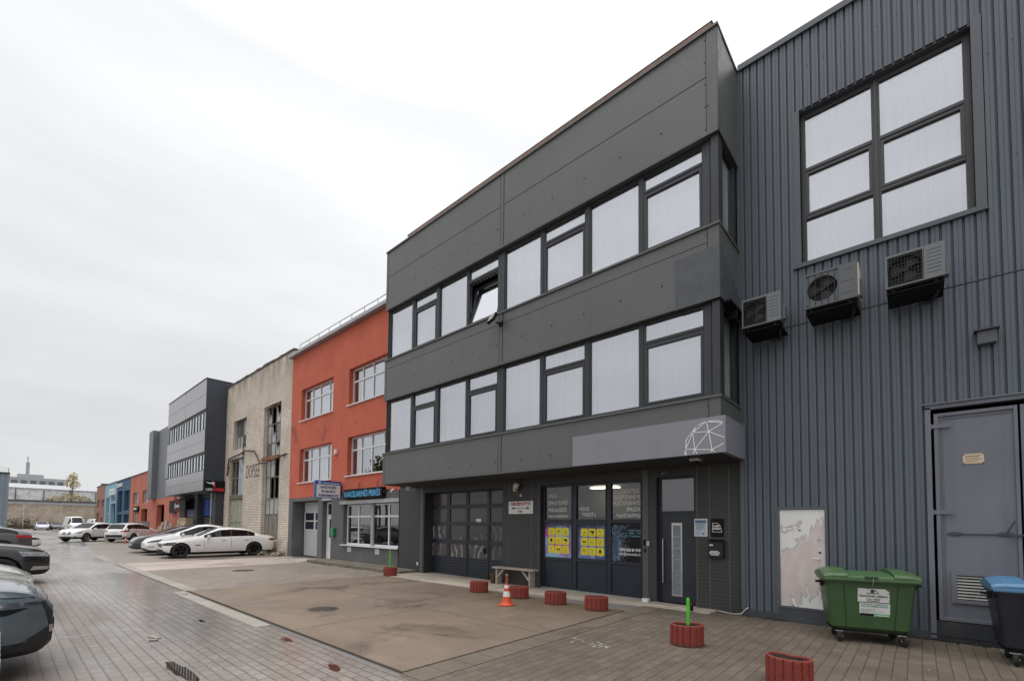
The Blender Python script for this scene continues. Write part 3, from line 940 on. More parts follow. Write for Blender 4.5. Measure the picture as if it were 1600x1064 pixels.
def poster_mat(name, c1, c2, c3, base, seed):
    mt, t, b, o = nmat(name)
    N = NB(t)
    tcn = N.n('ShaderNodeTexCoord').outputs['Object']
    v = N.n('ShaderNodeVectorMath', {0: tcn, 1: (seed * 3.7, 0, seed * 1.3)}, operation='ADD').outputs[0]
    n1 = N.noise(v, 2.2, 3, 0.5, 0.6)
    n2 = N.noise(N.n('ShaderNodeVectorMath', {0: v, 1: (5, 5, 5)}, operation='ADD').outputs[0], 2.0, 3, 0.5, 0.6)
    n3 = N.noise(v, 26.0, 2, 0.5)
    c = N.mix(N.ramp(n1, 0.42, 0.58), c1, c2)
    c = N.mix(N.ramp(n2, 0.48, 0.62), c, c3)
    s = N.n('ShaderNodeSeparateXYZ', {0: tcn}).outputs[2]
    top = N.math('ADD', N.ramp(s, 1.45, 1.78), N.math('MULTIPLY', N.math('SUBTRACT', n3, 0.5), 1.6))
    c = N.mix(N.ramp(top, 0.45, 0.75), c, base)
    t.links.new(c, b.inputs['Base Color'])
    b.inputs['Roughness'].default_value = 0.35
    return mt
def rrect(x0, x1, z0, z1, r, n=4):
    p = []
    for cx, cz, a0 in ((x1 - r, z0 + r, -90), (x1 - r, z1 - r, 0), (x0 + r, z1 - r, 90), (x0 + r, z0 + r, 180)):
        for k in range(n + 1):
            t_ = R(a0 + 90 * k / n)
            p.append((cx + r * math.cos(t_), cz + r * math.sin(t_)))
    return p
my = mat('yellow tile print', (0.95, 0.80, 0.02), 0.4, var=0.02)
for pi_, (a, b_, z0_, z1_, mtp) in enumerate(((-7.64, -6.77, 0.86, 1.78, poster_mat('poster one', (0.22, 0.28, 0.64), (0.55, 0.11, 0.40), (0.32, 0.64, 0.80), (0.05, 0.03, 0.08), 1)),
                                             (-6.56, -5.78, 0.88, 1.74, poster_mat('poster two', (0.08, 0.12, 0.36), (0.24, 0.36, 0.68), (0.15, 0.21, 0.48), (0.02, 0.02, 0.04), 2)))):
    tl = MB().box(a, b_, YS - 0.012, YS + 0.008, z0_, z1_)
    ic = tl
    if pi_ == 1:
        fr = MB()
        wallgrid(fr, -6.61, -5.76, 0.86, 1.78, YS - 0.026, YS + 0.02, [(-6.56, -5.78, 0.88, 1.74)])
        fr.build('poster_frame', M_BLUEFR, sfr)
    ww = (b_ - a)
    s = 0.205
    for r_ in range(3):
        for c_ in range(3):
            cx = (a + b_) / 2 + (c_ - 1) * 0.232 + (0.01 if pi_ == 0 else 0.02)
            cz = (z0_ + z1_) / 2 - 0.01 + (1 - r_) * 0.236
            tl.cur = 1
            tl.prism_y(rrect(cx - s / 2, cx + s / 2, cz - s / 2, cz + s / 2, 0.035), YS - 0.0155, YS - 0.0125)
            tl.cur = 2
            k = (r_ * 3 + c_ + pi_ * 4) % 9
            y0i, y1i = YS - 0.018, YS - 0.016
            def fr_(x0, x1, z0, z1, th=0.006):
                wallgrid(ic, x0, x1, z0, z1, y0i, y1i, [(x0 + th, x1 - th, z0 + th, z1 - th)])
            if k in (0, 2, 8): fr_(cx - 0.045, cx + 0.03, cz - 0.04, cz + 0.06); ic.box(cx - 0.03, cx + 0.015, y0i, y1i, cz, cz + 0.005)
            elif k == 1: fr_(cx - 0.055, cx + 0.055, cz - 0.03, cz + 0.05); ic.box(cx - 0.03, cx + 0.03, y0i, y1i, cz + 0.0, cz + 0.02)
            elif k == 3: ic.prism_y(rrect(cx - 0.035, cx + 0.035, cz - 0.035, cz + 0.04, 0.02), y0i, y1i); ic.box(cx - 0.015, cx + 0.015, y0i, y1i, cz + 0.041, cz + 0.06)
            elif k == 4: ic.box(cx - 0.04, cx + 0.04, y0i, y1i, cz - 0.02, cz - 0.012); ic.box(cx - 0.006, cx + 0.006, y0i, y1i, cz - 0.011, cz + 0.03)
            elif k == 5: ic.box(cx - 0.055, cx + 0.055, y0i, y1i, cz + 0.005, cz + 0.045); ic.box(cx - 0.01, cx + 0.04, y0i, y1i, cz - 0.03, cz + 0.004)
            elif k == 6: ic.box(cx - 0.03, cx - 0.005, y0i, y1i, cz + 0.02, cz + 0.05); ic.box(cx - 0.004, cx + 0.02, y0i, y1i, cz + 0.0, cz + 0.012)
            else: ic.prism_y([(cx - 0.05, cz - 0.02), (cx + 0.05, cz - 0.02), (cx + 0.05, cz + 0.035), (cx, cz + 0.005), (cx - 0.05, cz + 0.035)], y0i, y1i)
            ic.box(cx - 0.05, cx + 0.05, y0i, y1i, cz - 0.072, cz - 0.064)
    tl.build('poster', [mtp, my, M_LETK], sfr)
# third window: dark film with a spray of blue flecks
fl = MB()
rn = random.Random(5)
MB().box(-5.60, -4.83, YS, YS + 0.016, 0.86, 1.78).build('dark_film', mat('dark film', (0.012, 0.010, 0.012), 0.35, var=0.1, spec=0.25), sfr)
for k in range(2600):
    u = abs(rn.gauss(0, 0.12))
    h = rn.random() ** 0.8
    z = 0.87 + 0.86 * h
    x = -5.595 + u * (1.1 - 0.35 * abs(h - 0.45)) * (1.15 if h < 0.6 else 1.7 * (h))
    if x > -4.95 or (h > 0.72 and rn.random() < 0.72):
        continue
    r_ = rn.uniform(0.003, 0.010)
    a_ = rn.uniform(0, 3)
    fl.add([(min(-4.84, x + r_ * math.cos(a_ + q * 2.1)), YS - 0.002, z + r_ * math.sin(a_ + q * 2.1)) for q in (0, 0.5, 1, 1.5, 2, 2.5)], [(0, 1, 2, 3, 4, 5)])
fl.build('blue_flecks', mat('blue flecks', (0.30, 0.46, 0.66), 0.5, var=0.3, vs=30), sfr)
# lettering on the panes
YT = YS - 0.003
def line(*a, **k):
    tm = MB()
    put_text(tm, *a, **k)
    tm.build('lettering', M_LETW, sfr)
line("VISOS", 0.14, -7.545, YT, 2.455, 0.29, bold=0.0012)
line("SPAUSTUVĖS", 0.14, -7.545, YT, 2.265, 0.64, bold=0.0012)
line("PASLAUGOS", 0.14, -7.545, YT, 2.075, 0.59, bold=0.0012)
line("www.infosiules.lt", 0.105, -7.555, YT, 1.93, 0.66, bold=0.001)
line("VISOS", 0.14, -6.545, YT, 2.09, 0.30, bold=0.0012)
line("'MAKET.s", 0.14, -6.46, YT, 1.945, 0.40, bold=0.0012)
for i, (tx, z, wd, bo) in enumerate((("OFSETINĖ,", 2.50, 0.47, 0.002), ("SKAITMENINĖ IR", 2.35, 0.69, 0.002), ("PLAČIAFORMATĖ", 2.205, 0.70, 0.002), ("SPAUDA", 2.06, 0.36, 0.002), ("MAKETAVIMAS", 1.905, 0.63, 0.004))):
    line(tx, 0.14, -4.85, YT, z, wd, 'RIGHT', 0.0012)
line("+370 652 81 010", 0.09, -4.85, YT, 1.115, 0.55, 'RIGHT', 0.004)
line("info@infosiules.lt", 0.09, -4.85, YT, 1.015, 0.56, 'RIGHT', 0.001)
lt = MB()
put_text(lt, "DARBO LAIKAS", 0.062, -4.85, YT, 1.585, 0.30, 'RIGHT', 0.001)
put_text(lt, "I - V 08:00 - 17:00", 0.062, -4.85, YT, 1.52, 0.37, 'RIGHT', 0.001)
put_text(lt, "VI - VII nedirbame", 0.062, -4.85, YT, 1.455, 0.38, 'RIGHT', 0.001)
lt.build('opening_hours', mat('cyan lettering', (0.18, 0.42, 0.55), 0.6, var=0.02), sfr)
MB().box(-7.72, -4.74, YS - 0.10, YS - 0.046, 0.022, 0.05).build('threshold', M_STEEL, sfr)

# ---- entrance door
dr = MB()
wallgrid(dr, -4.40, -3.54, 0.03, 2.80, YS - 0.02, YS + 0.06, [(-4.335, -3.61, 2.05, 2.76), (-4.335, -3.61, 0.05, 1.99)])
df = dr.build('door_frame', M_BLUEFR, B, bevel=0.004)
MB().box(-4.335, -3.61, YS, YS + 0.01, 2.05, 2.76).build('transom_pane', glass('transom glass', 0.10, (0.75, 0.75, 0.75)), df)
MB().box(-4.5, -3.54, YS + 0.25, YS + 0.26, 1.9, 2.8).build('transom_blind', mat('grey blind', (0.22, 0.22, 0.215), 0.8, var=0.1), df)
dl = MB().box(-4.333, -3.612, YS, YS + 0.05, 0.05, 1.988).build('door', mat('door leaf', (0.026, 0.032, 0.043), 0.42, var=0.05), B, bevel=0.003)
gl = MB()
wallgrid(gl, -4.105, -3.87, 0.18, 1.79, YS - 0.014, YS - 0.001, [(-4.07, -3.905, 0.23 + k * 0.252, 0.23 + k * 0.252 + 0.24) for k in range(6)])
gs = gl.build('glazing_frame', M_STAIN, dl, bevel=0.002)
gl = MB()
for k in range(6):
    gl.box(-4.07, -3.905, YS - 0.006, YS - 0.001, 0.23 + k * 0.252, 0.23 + k * 0.252 + 0.24)
gl.build('frosted_pane', mat('frosted glass', (0.22, 0.26, 0.28), 0.25, var=0.08), gs)
hb = MB()
hb.cyl((-4.29, YS - 0.06, 0.46), (-4.29, YS - 0.06, 1.43), 0.015, n=10)
for z in (0.6, 1.29):
    hb.cyl((-4.29, YS - 0.06, z), (-4.29, YS, z), 0.009, n=8)
hb.build('handle', M_STAIN, dl)
MB().box(-4.45, -3.5, 9.42, 9.77, 0.0, 0.035).build('doorstep', M_APRON, B, bevel=0.006)

# ================================================================== CORRUGATED HALL
YC = 9.65
H_ = thing('corrugated_hall', 'tall blue grey hall clad in vertical corrugated sheet at the right edge', 'building', (1.5, 9.7, 0))
PITCH, GW, GD = 0.128, 0.032, 0.042
def corr(mb, x0, x1, z0, z1, y):
    pts = []
    n0 = int(math.floor((x0 + 3) / PITCH)) - 1
    n1 = int(math.ceil((x1 + 3) / PITCH)) + 1
    prof = []
    for n in range(n0, n1):
        xn = -3 + n * PITCH
        prof += [(xn, 0), (xn + 0.005, GD), (xn + GW - 0.005, GD), (xn + GW, 0), (xn + 0.077, 0), (xn + 0.080, 0.004), (xn + 0.084, 0.004), (xn + 0.087, 0)]
    def at(x):
        for (a, d), (b, e) in zip(prof[:-1], prof[1:]):
            if a <= x <= b:
                return d + (e - d) * (x - a) / (b - a)
        return 0
    ps = [(x0, at(x0))] + [p for p in prof if x0 < p[0] < x1] + [(x1, at(x1))]
    vs = []
    for x, d in ps:
        vs += [(x, y + d, z0), (x, y + d, z1)]
    fs = [(2 * i, 2 * i + 2, 2 * i + 3, 2 * i + 1) for i in range(len(ps) - 1)]
    mb.add(vs, fs)
WX0, WX1, WZ0, WZ1 = -1.52, 0.745, 6.56, 9.50
cb = MB()
ZS = 5.45
# upper sheets lap over the lower ones at ZS
corr(cb, GX1 + 0.03, WX0, ZS, 10.98, YC); corr(cb, WX1, 7.0, ZS, 10.98, YC)
corr(cb, WX0, WX1, ZS, WZ0, YC); corr(cb, WX0, WX1, WZ1, 10.98, YC)
yl = YC + 0.005
ZL = ZS - 0.014
corr(cb, GX1 + 0.03, -1.97, 0.12, ZL, yl); corr(cb, -1.97, -1.215, 2.07, ZL, yl); corr(cb, -1.215, 0.10, 0.12, ZL, yl)
corr(cb, 0.10, 2.16, 3.62, ZL, yl); corr(cb, 2.16, 7.0, 0.12, ZL, yl)
cl = cb.build('corrugated_cladding', M_CORR, H_)
cb = MB()
rn = random.Random(3)
for z in [0.9, 2.6, 4.2, 5.5, 7.2, 8.9, 10.3]:
    for n in range(0, 75, 2):
        x = -3 + n * PITCH + 0.082
        if x < GX1 + 0.1 or (-2.05 < x < -1.1 and z < 2.2) or (0.0 < x < 2.3 and z < 3.7) or (WX0 - 0.1 < x < WX1 + 0.15 and WZ0 - 0.1 < z < WZ1 + 0.05):
            continue
        zz = z + rn.uniform(-0.02, 0.02)
        cb.cyl((x, YC - 0.006, zz), (x, YC, zz), 0.009, n=6)
cb.build('screw_heads', mat('screw', (0.05, 0.055, 0.065), 0.5), cl)
# structural wall behind, roof, parapet flashing, corner strips
wb = MB()
wallgrid(wb, GX1 + 0.03, 7.0, 0.0, 10.9, YC + 0.055, YC + 0.3, [(WX0, WX1, WZ0, WZ1), (-1.95, -1.23, 0.25, 2.05), (0.12, 2.14, 0.1, 3.6)])
wb.build('wall', M_CORRT, H_)
wb = MB()
wb.box(6.9, 7.0, YC + 0.31, 24, 0, 10.9); wb.box(GX1 + 0.03, GX1 + 0.1, YC + 0.31, 24, 3.0, 10.9); wb.box(GX1 + 0.03, 7.0, YC + 0.31, 24, 10.8, 10.9)
wb.build('roof', M_CORRT, H_)
wb = MB()
wb.box(GX1 + 0.12, 6.88, 10.55, 10.6, 0.0, 10.75)  # added dark sheet that stops sky light leaking round the gate
wb.build('inner_wall', M_DARKIN, H_)
fb = MB()
fb.box(GX1 + 0.025, 2.2, YC - 0.035, YC + 0.32, 10.981, 11.08); fb.box(2.205, 7.03, YC - 0.035, YC + 0.32, 10.983, 11.082)
fb.box(GX1 + 0.025, 7.03, YC - 0.045, YC - 0.036, 10.955, 10.98)
fb.build('roof_flashing', M_CORRT, H_)
fb = MB()
fb.box(GX1 - 0.02, GX1 + 0.055, YC - 0.012, YC + 0.05, 0.12, 10.98)
fb.build('corner_strip', M_CORRT, H_)
fb = MB()
fb.box(GX1 + 0.03, -1.97, YC - 0.025, YC + 0.05, 0.0, 0.118); fb.box(-1.97, -1.215, YC - 0.03, YC + 0.05, 0.0, 0.10); fb.box(-1.215, 0.10, YC - 0.025, YC + 0.05, 0.0, 0.118); fb.box(2.16, 7.0, YC - 0.025, YC + 0.05, 0.0, 0.118)
fb.box(-1.97, -1.215, YC - 0.005, YC + 0.049, 0.102, 0.25)
fb.build('plinth', mat('plinth paint', (0.060, 0.068, 0.082), 0.55, var=0.2, dirt=0.5, dirtcol=(0.07, 0.06, 0.05)), H_)
# ---- big window
fb = MB()
fb.box(WX0 - 0.075, WX0, YC - 0.012, YC + 0.3, WZ0 - 0.06, WZ1); fb.box(WX1, WX1 + 0.115, YC - 0.012, YC + 0.3, WZ0 - 0.06, WZ1 + 0.05)
fb.box(WX0 - 0.13, WX1 + 0.13, YC - 0.05, YC + 0.3, WZ0 - 0.075, WZ0 - 0.061)
fb.box(WX0, WX1, YC - 0.03, YC + 0.3, WZ0 - 0.06, WZ0 + 0.01)
fb.box(WX0, WX1, YC + 0.03, YC + 0.3, WZ1 - 0.02, WZ1)
wtrim = fb.build('window_trim', M_CORRT, H_)
YF = YC + 0.14
cols2 = [(-1.45, -0.475), (-0.36, 0.66)]
rows2 = [(6.60, 7.43), (7.51, 8.34), (8.43, 9.40)]
fb = MB()
wallgrid(fb, WX0, WX1, WZ0 + 0.011, WZ1 - 0.021, YF, YF + 0.07, [(a, b_, c, d) for a, b_ in cols2 for c, d in rows2])
fb.box(-0.44, -0.395, YF - 0.02, YF, WZ0 + 0.02, WZ1 - 0.03)
for a, b_ in cols2:
    for z in (7.455, 8.37):
        fb.box(a, b_, YF - 0.018, YF, z - 0.012, z + 0.035)
win = fb.build('window', mat('brown grey frame', (0.058, 0.058, 0.063), 0.42, var=0.06), H_, bevel=0.004)
sb = MB()
for a, b_ in cols2:
    c, d = rows2[1]
    wallgrid(sb, a + 0.002, b_ - 0.002, c + 0.002, d - 0.002, YF - 0.012, YF + 0.05, [(a + 0.045, b_ - 0.045, c + 0.045, d - 0.045)])
sb.build('sash', MATS['brown grey frame'], win, bevel=0.004)
pb = MB()
for a, b_ in cols2:
    for c, d in rows2:
        pb.box(a, b_, YF + 0.03, YF + 0.038, c, d)
pb.build('pane', M_GLASS, win)
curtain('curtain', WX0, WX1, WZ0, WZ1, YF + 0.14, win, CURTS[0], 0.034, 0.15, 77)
# ---- peeling white steel door
mt, t, b, o = nmat('peeling white paint')
N = NB(t)
tcn = N.n('ShaderNodeTexCoord').outputs['Object']
n1 = N.noise(N.scale(tcn, 2.6, 1, 1.1), 1.0, 8, 0.62, 0.7)
s = N.n('ShaderNodeSeparateXYZ', {0: tcn}).outputs[2]
xx_ = N.n('ShaderNodeSeparateXYZ', {0: tcn}).outputs[0]
n1 = N.math('SUBTRACT', N.math('ADD', n1, 0.08), N.math('MULTIPLY', N.math('ABSOLUTE', N.math('SUBTRACT', N.math('SUBTRACT', s, N.math('MULTIPLY', N.math('ADD', xx_, 3.09), 0.8)), 1.02)), 0.34))
edge = N.ramp(n1, 0.415, 0.425)
rim = N.math('MULTIPLY', N.ramp(n1, 0.402, 0.415), N.ramp(n1, 0.435, 0.42))
fine = N.noise(N.scale(tcn, 5, 5, 2), 2, 6, 0.6)
pk = N.mix(N.ramp(fine, 0.3, 0.7), (0.62, 0.53, 0.51), (0.72, 0.65, 0.63))
c = N.mix(edge, (0.80, 0.80, 0.79), pk)
c = N.mix(N.math('MULTIPLY', rim, 0.7), c, (0.36, 0.33, 0.32))
gr = N.math('MULTIPLY', N.ramp(N.noise(N.scale(tcn, 9, 9, 1.6), 1.0, 5, 0.7), 0.66, 0.74), N.ramp(s, 0.95, 0.5))
c = N.mix(gr, c, (0.28, 0.27, 0.27))
t.links.new(c, b.inputs['Base Color'])
b.inputs['Roughness'].default_value = 0.5
bn = N.n('ShaderNodeBump', {'Strength': 0.5, 'Distance': 0.004, 'Height': edge})
t.links.new(bn.outputs[0], b.inputs['Normal'])
fb = MB()
wallgrid(fb, -1.99, -1.195, 0.24, 2.085, YC - 0.014, YC + 0.12, [(-1.945, -1.24, 0.265, 2.04)])
df = fb.build('door_frame', M_CORRT, H_)
dd = tag(MB().box(-1.943, -1.242, YC + 0.01, YC + 0.05, 0.27, 2.035).build('door', mt, H_, bevel=0.003), label='steel door with white paint peeling off in patches')
hb = MB()
hb.cyl((-1.335, YC - 0.05, 1.155), (-1.335, YC + 0.01, 1.155), 0.012, n=8)
hb.cyl((-1.42, YC - 0.05, 1.16), (-1.325, YC - 0.05, 1.155), 0.010, n=8)
hb.build('handle', M_STAIN, dd)
hb = MB()
hb.cyl((-1.335, YC, 1.50), (-1.335, YC + 0.01, 1.50), 0.022, n=12)
hb.build('lock', M_STAIN, dd)
hb = MB()
hb.cyl((-1.32, YC, 1.27), (-1.32, YC + 0.01, 1.27), 0.018, n=10); hb.cyl((-1.62, YC + 0.001, 1.66), (-1.62, YC + 0.01, 1.66), 0.013, n=10)
hb.cyl((-1.74, YC + 0.001, 0.285), (-1.74, YC + 0.01, 0.285), 0.012, n=8)
hb.build('spyhole', M_BLACK, dd)
# ---- big steel gate
fb = MB()
fb.box(0.10, 0.165, YC - 0.03, YC + 0.1, 0.03, 3.60); fb.box(0.10, 2.16, YC - 0.03, YC + 0.1, 3.575, 3.64); fb.box(2.10, 2.16, YC - 0.03, YC + 0.1, 0.03, 3.574)
fb.box(0.07, 2.2, YC - 0.06, YC + 0.1, 3.641, 3.66)
fb.build('gate_frame', M_GATE, H_)
fb = MB()
fb.box(0.10, 2.16, YC - 0.02, YC + 0.1, 0.0, 0.10); fb.box(0.10, 2.16, YC + 0.0, YC + 0.1, 0.101, 0.30)
fb.box(0.10, 2.16, YC - 0.03, YC - 0.021, 0.085, 0.105)
fb.build('gate_sill', mat('dark sill', (0.030, 0.034, 0.042), 0.6, dirt=0.4, dirtcol=(0.1, 0.09, 0.08)), H_)
for gi, (a, b_) in enumerate(((0.20, 1.085), (1.11, 2.06))):
    lb = MB()
    lb.box(a, b_, YC + 0.03, YC + 0.06, 0.31, 3.50)
    lf = lb.build('gate_leaf', M_GATE, H_)
    fb = MB()
    for x0, x1, z0, z1 in ((a, a + 0.05, 0.31, 3.50), (b_ - 0.04, b_, 0.31, 3.50), (a + 0.05, b_ - 0.04, 3.45, 3.50), (a + 0.05, b_ - 0.04, 0.31, 0.36)):
        fb.box(x0, x1, YC + 0.0, YC + 0.029, z0, z1)
    fb.box(a + 0.085, a + 0.095, YC + 0.018, YC + 0.029, 0.37, 3.42); fb.box(a + 0.096, b_ - 0.07, YC + 0.018, YC + 0.029, 3.40, 3.41)
    fb.build('leaf_frame', M_GATE, lf, bevel=0.004)
    fb = MB()
    hx = a if gi == 0 else b_ - 0.22
    for z in (3.30, 1.965):
        fb.box(hx - 0.03, hx + 0.19, YC - 0.014, YC - 0.001, z - 0.03, z + 0.03)
        fb.cyl((hx - 0.045, YC - 0.01, z - 0.05), (hx - 0.045, YC - 0.01, z + 0.05), 0.02, n=8)
    fb.build('hinge', M_GATE, lf)
    if gi == 0:
        # barred slide bolt in a darker paint, louvre vent
        fb = MB()
        fb.box(0.36, 0.95, YC + 0.012, YC + 0.029, 1.625, 1.640)
        for cx in (0.40, 0.92):
            fb.prism_y([(cx - 0.10, 1.632), (cx - 0.05, 1.600), (cx + 0.03, 1.595), (cx + 0.10, 1.626), (cx + 0.10, 1.640), (cx + 0.03, 1.668), (cx - 0.04, 1.665)], YC + 0.022, YC + 0.029)
        fb.cyl((0.945, YC - 0.0, 1.67), (1.02, YC - 0.04, 1.83), 0.009, n=6)
        fb.box(0.96, 1.12, YC - 0.03, YC - 0.002, 1.615, 1.635)
        fb.build('bolt', mat('bolt paint', (0.060, 0.066, 0.075), 0.5), lf)
        vb = MB()
        wallgrid(vb, 0.345, 1.02, 0.59, 1.06, YC + 0.005, YC + 0.029, [(0.405, 0.96, 0.645, 1.01)])
        lv = vb.build('louvre_frame', M_GATE, lf)
        vb = MB()
        for k in range(8):
            z = 0.66 + k * 0.045
            vb.add([(0.405, YC + 0.012, z), (0.96, YC + 0.012, z), (0.96, YC + 0.028, z + 0.022), (0.405, YC + 0.028, z + 0.022),
                    (0.405, YC + 0.012, z - 0.004), (0.96, YC + 0.012, z - 0.004), (0.96, YC + 0.029, z + 0.018), (0.405, YC + 0.029, z + 0.018)],
                   [(0, 1, 2, 3), (7, 6, 5, 4), (4, 5, 1, 0), (3, 2, 6, 7), (0, 3, 7, 4), (5, 6, 2, 1)])
        vb.build('louvre_slats', mat('louvre', (0.30, 0.30, 0.28), 0.5), lv)
        MB().box(0.405, 0.96, YC + 0.0292, YC + 0.0296, 0.645, 1.01).build('louvre_shadow_gap', M_BLACK, lv)
# small enamel plate on the gate
gs = thing('notice_plate', 'small yellowed notice plate screwed to the big grey gate', 'sign', (0.625, 9.67, 2.765))
mt2 = mat('yellowed enamel', (0.58, 0.50, 0.36), 0.5, var=0.15, vs=20, dirt=0.5, dirtcol=(0.25, 0.12, 0.05))
MB().box(0.512, 0.738, YC + 0.022, YC + 0.029, 2.69, 2.84).build('plate', mt2, gs)
tb = MB()
tb.box(0.54, 0.70, YC + 0.0205, YC + 0.0215, 2.80, 2.812)
for k, wd in enumerate((0.14, 0.17, 0.12)):
    tb.box(0.545, 0.545 + wd, YC + 0.0205, YC + 0.0215, 2.775 - k * 0.025, 2.782 - k * 0.025)
tb.build('lettering', mat('rust lettering', (0.35, 0.16, 0.08), 0.6), gs)
tb = MB()
for x in (0.522, 0.728):
    for z in (2.70, 2.83):
        tb.cyl((x, YC + 0.016, z), (x, YC + 0.022, z), 0.008, n=6)
tb.build('screw', M_BLACK, gs)
# wall vent box
vt = thing('vent_box', 'small square metal vent hood high on the corrugated wall above the gate', 'vent', (0.79, 9.6, 4.55))
vb = MB()
vb.box(0.70, 0.90, YC - 0.12, YC - 0.001, 4.44, 4.63)
vb.build('housing', M_CORRT, vt, bevel=0.004)
vb = MB()
vb.box(0.665, 0.93, YC - 0.17, YC - 0.001, 4.632, 4.65)
vb.build('hood', M_TRIMD, vt)
vb = MB()
for k in range(4):
    vb.box(0.72, 0.88, YC - 0.126, YC - 0.121, 4.465 + k * 0.04, 4.485 + k * 0.04)
vb.build('grille', mat('vent grille', (0.13, 0.14, 0.15), 0.5), vt)

# ================================================================== AIR CONDITIONERS
def aircon(label, x0, x1, z0, z1, yf, dep, style, casing):
    A = thing('air_conditioner', label, 'air conditioner', ((x0 + x1) / 2, YC, z0), 0, 'air conditioning units on the corrugated wall')
    yb = yf + dep
    fx1 = x0 + (x1 - x0) * 0.66
    h = z1 - z0
    cb = MB()
    cz, cx = (z0 + z1) / 2, (x0 + 0.02 + fx1) / 2
    rad = min(h * 0.44, (fx1 - x0) * 0.44)
    # front plate with a round opening: ring of quads between square and circle
    n = 32
    sq = []
    a, b_, c, d = x0 + 0.02, fx1 - 0.01, z0 + 0.02, z1 - 0.03
    vs, fs = [], []
    for i in range(n):
        t_ = 2 * math.pi * i / n
        dx, dz = math.cos(t_), math.sin(t_)
        k = min(((b_ - a) / 2) / max(1e-6, abs(dx)), ((d - c) / 2) / max(1e-6, abs(dz)))
        vs.append(((a + b_) / 2 + dx * k, yf, (c + d) / 2 + dz * k))
        vs.append((cx + dx * rad, yf, cz + dz * rad))
        vs.append((cx + dx * rad, yf + 0.08, cz + dz * rad))
    for i in range(n):
        j = (i + 1) % n
        fs.append((3 * i, 3 * j, 3 * j + 1, 3 * i + 1))
        fs.append((3 * i + 1, 3 * j + 1, 3 * j + 2, 3 * i + 2))
    cb.cur = 1 if style == 'grid' else 0
    cb.add(vs, fs)
    cb.cur = 0
    wallgrid(cb, x0, x1, z0, z1, yf - 0.012, yf + 0.01, [(a + 0.004, b_ - 0.004, c + 0.004, d - 0.004)])
    cb.box(x0, x1, yf + 0.085, yb, z0, z1)
    cb.box(x0, x0 + 0.012, yf + 0.011, yf + 0.084, z0, z1); cb.box(x1 - 0.012, x1, yf + 0.011, yf + 0.084, z0, z1)
    cb.box(x0 + 0.012, x1 - 0.012, yf + 0.011, yf + 0.084, z1 - 0.012, z1); cb.box(x0 + 0.012, x1 - 0.012, yf + 0.011, yf + 0.084, z0, z0 + 0.012)
    cb.build('casing', [casing, M_BLACK], A, bevel=0.005)
    MB().cyl((cx, yf + 0.078, cz), (cx, yf + 0.0845, cz), rad, n=32).build('fan_recess', M_BLACK, A)
    fb = MB()
    for k in range(3):
        t0 = 2.1 * k + 0.4
        pts = []
        for q in range(6):
            t_ = t0 + q * 0.22
            pts.append((cx + rad * 0.92 * math.cos(t_), yf + 0.045 + q * 0.004, cz + rad * 0.92 * math.sin(t_)))
        vs = [(cx, yf + 0.05, cz)] + pts
        fb.add(vs, [(0, i, i + 1) for i in range(1, 6)])
    fb.cyl((cx, yf + 0.03, cz), (cx, yf + 0.07, cz), 0.035, n=12)
    fb.build('fan', mat('fan plastic', (0.014, 0.014, 0.016), 0.5), A)
    gb = MB()
    if style == 'grid':
        for k in range(11):
            x = a + (b_ - a) * (k + 0.5) / 11
            gb.cyl((x, yf - 0.016, c), (x, yf - 0.016, d), 0.0028, n=5, caps=False)
        for k in range(8):
            z = c + (d - c) * (k + 0.5) / 8
            gb.cyl((a, yf - 0.018, z), (b_, yf - 0.018, z), 0.0028, n=5, caps=False)
    else:
        for k in range(5):
            x = a + (b_ - a) * (k + 0.5) / 5
            gb.cyl((x, yf - 0.016, c), (x, yf - 0.016, d), 0.005, n=6, caps=False)
        for q in range(1, 5):
            rr_ = rad * q / 4.6
            for i in range(24):
                t_, t2 = 2 * math.pi * i / 24, 2 * math.pi * (i + 1) / 24
                gb.cyl((cx + rr_ * math.cos(t_), yf - 0.006, cz + rr_ * math.sin(t_)), (cx + rr_ * math.cos(t2), yf - 0.006, cz + rr_ * math.sin(t2)), 0.002, n=4, caps=False)
    gb.build('fan_grille', mat('grille wire', (0.028, 0.03, 0.034), 0.4), A)
    lb = MB()
    nl = 7 if style == 'grid' else 3
    for k in range(nl):
        z = z0 + h * (0.18 + 0.66 * k / max(1, nl - 1))
        lb.box(fx1 + 0.03, x1 - 0.035, yf - 0.0135, yf - 0.0122, z - 0.005, z + 0.005)
    lb.box(fx1 - 0.006, fx1 + 0.002, yf - 0.0135, yf - 0.0122, z0 + 0.02, z1 - 0.02)
    lb.build('louvre_lines', M_TRIMD, A)
    # service cover on the side
    sv = MB()
    sv.box(x1 + 0.001, x1 + 0.045, yf + 0.10, yb - 0.02, z0 + 0.04, z0 + h * 0.55)
    sv.build('valve_cover', casing, A, bevel=0.006)
    # brackets, tray and pipes
    for x in (x0 + 0.09, x1 - 0.10):
        bb = MB()
        bb.box(x - 0.018, x + 0.018, yf + 0.02, YC, z0 - 0.06, z0 - 0.025)
        bb.box(x - 0.03, x + 0.03, yf + 0.05, yf + 0.11, z0 - 0.0245, z0 - 0.001)
        bb.build('bracket', M_BLACK, A)
    MB().box(x0 + 0.01, x1 - 0.01, yf + 0.015, YC - 0.002, z0 - 0.075, z0 - 0.0625).build('drip_tray_shade', M_BLACK, A)  # black sheet run back to the wall, adding the shade under the unit
    MB().box(x0 + 0.02, x1 - 0.02, yf + 0.03, yb, z0 - 0.024, z0 - 0.003).build('base_pan', M_BLACK, A)
    pb = MB()
    xe = x1 - 0.05
    pts = [(xe, yb - 0.05, z0 - 0.0), (xe - 0.03, yb + 0.08, z0 - 0.09), (xe - 0.1, YC - 0.04, z0 - 0.11), (xe - 0.25, YC - 0.03, z0 - 0.09)]
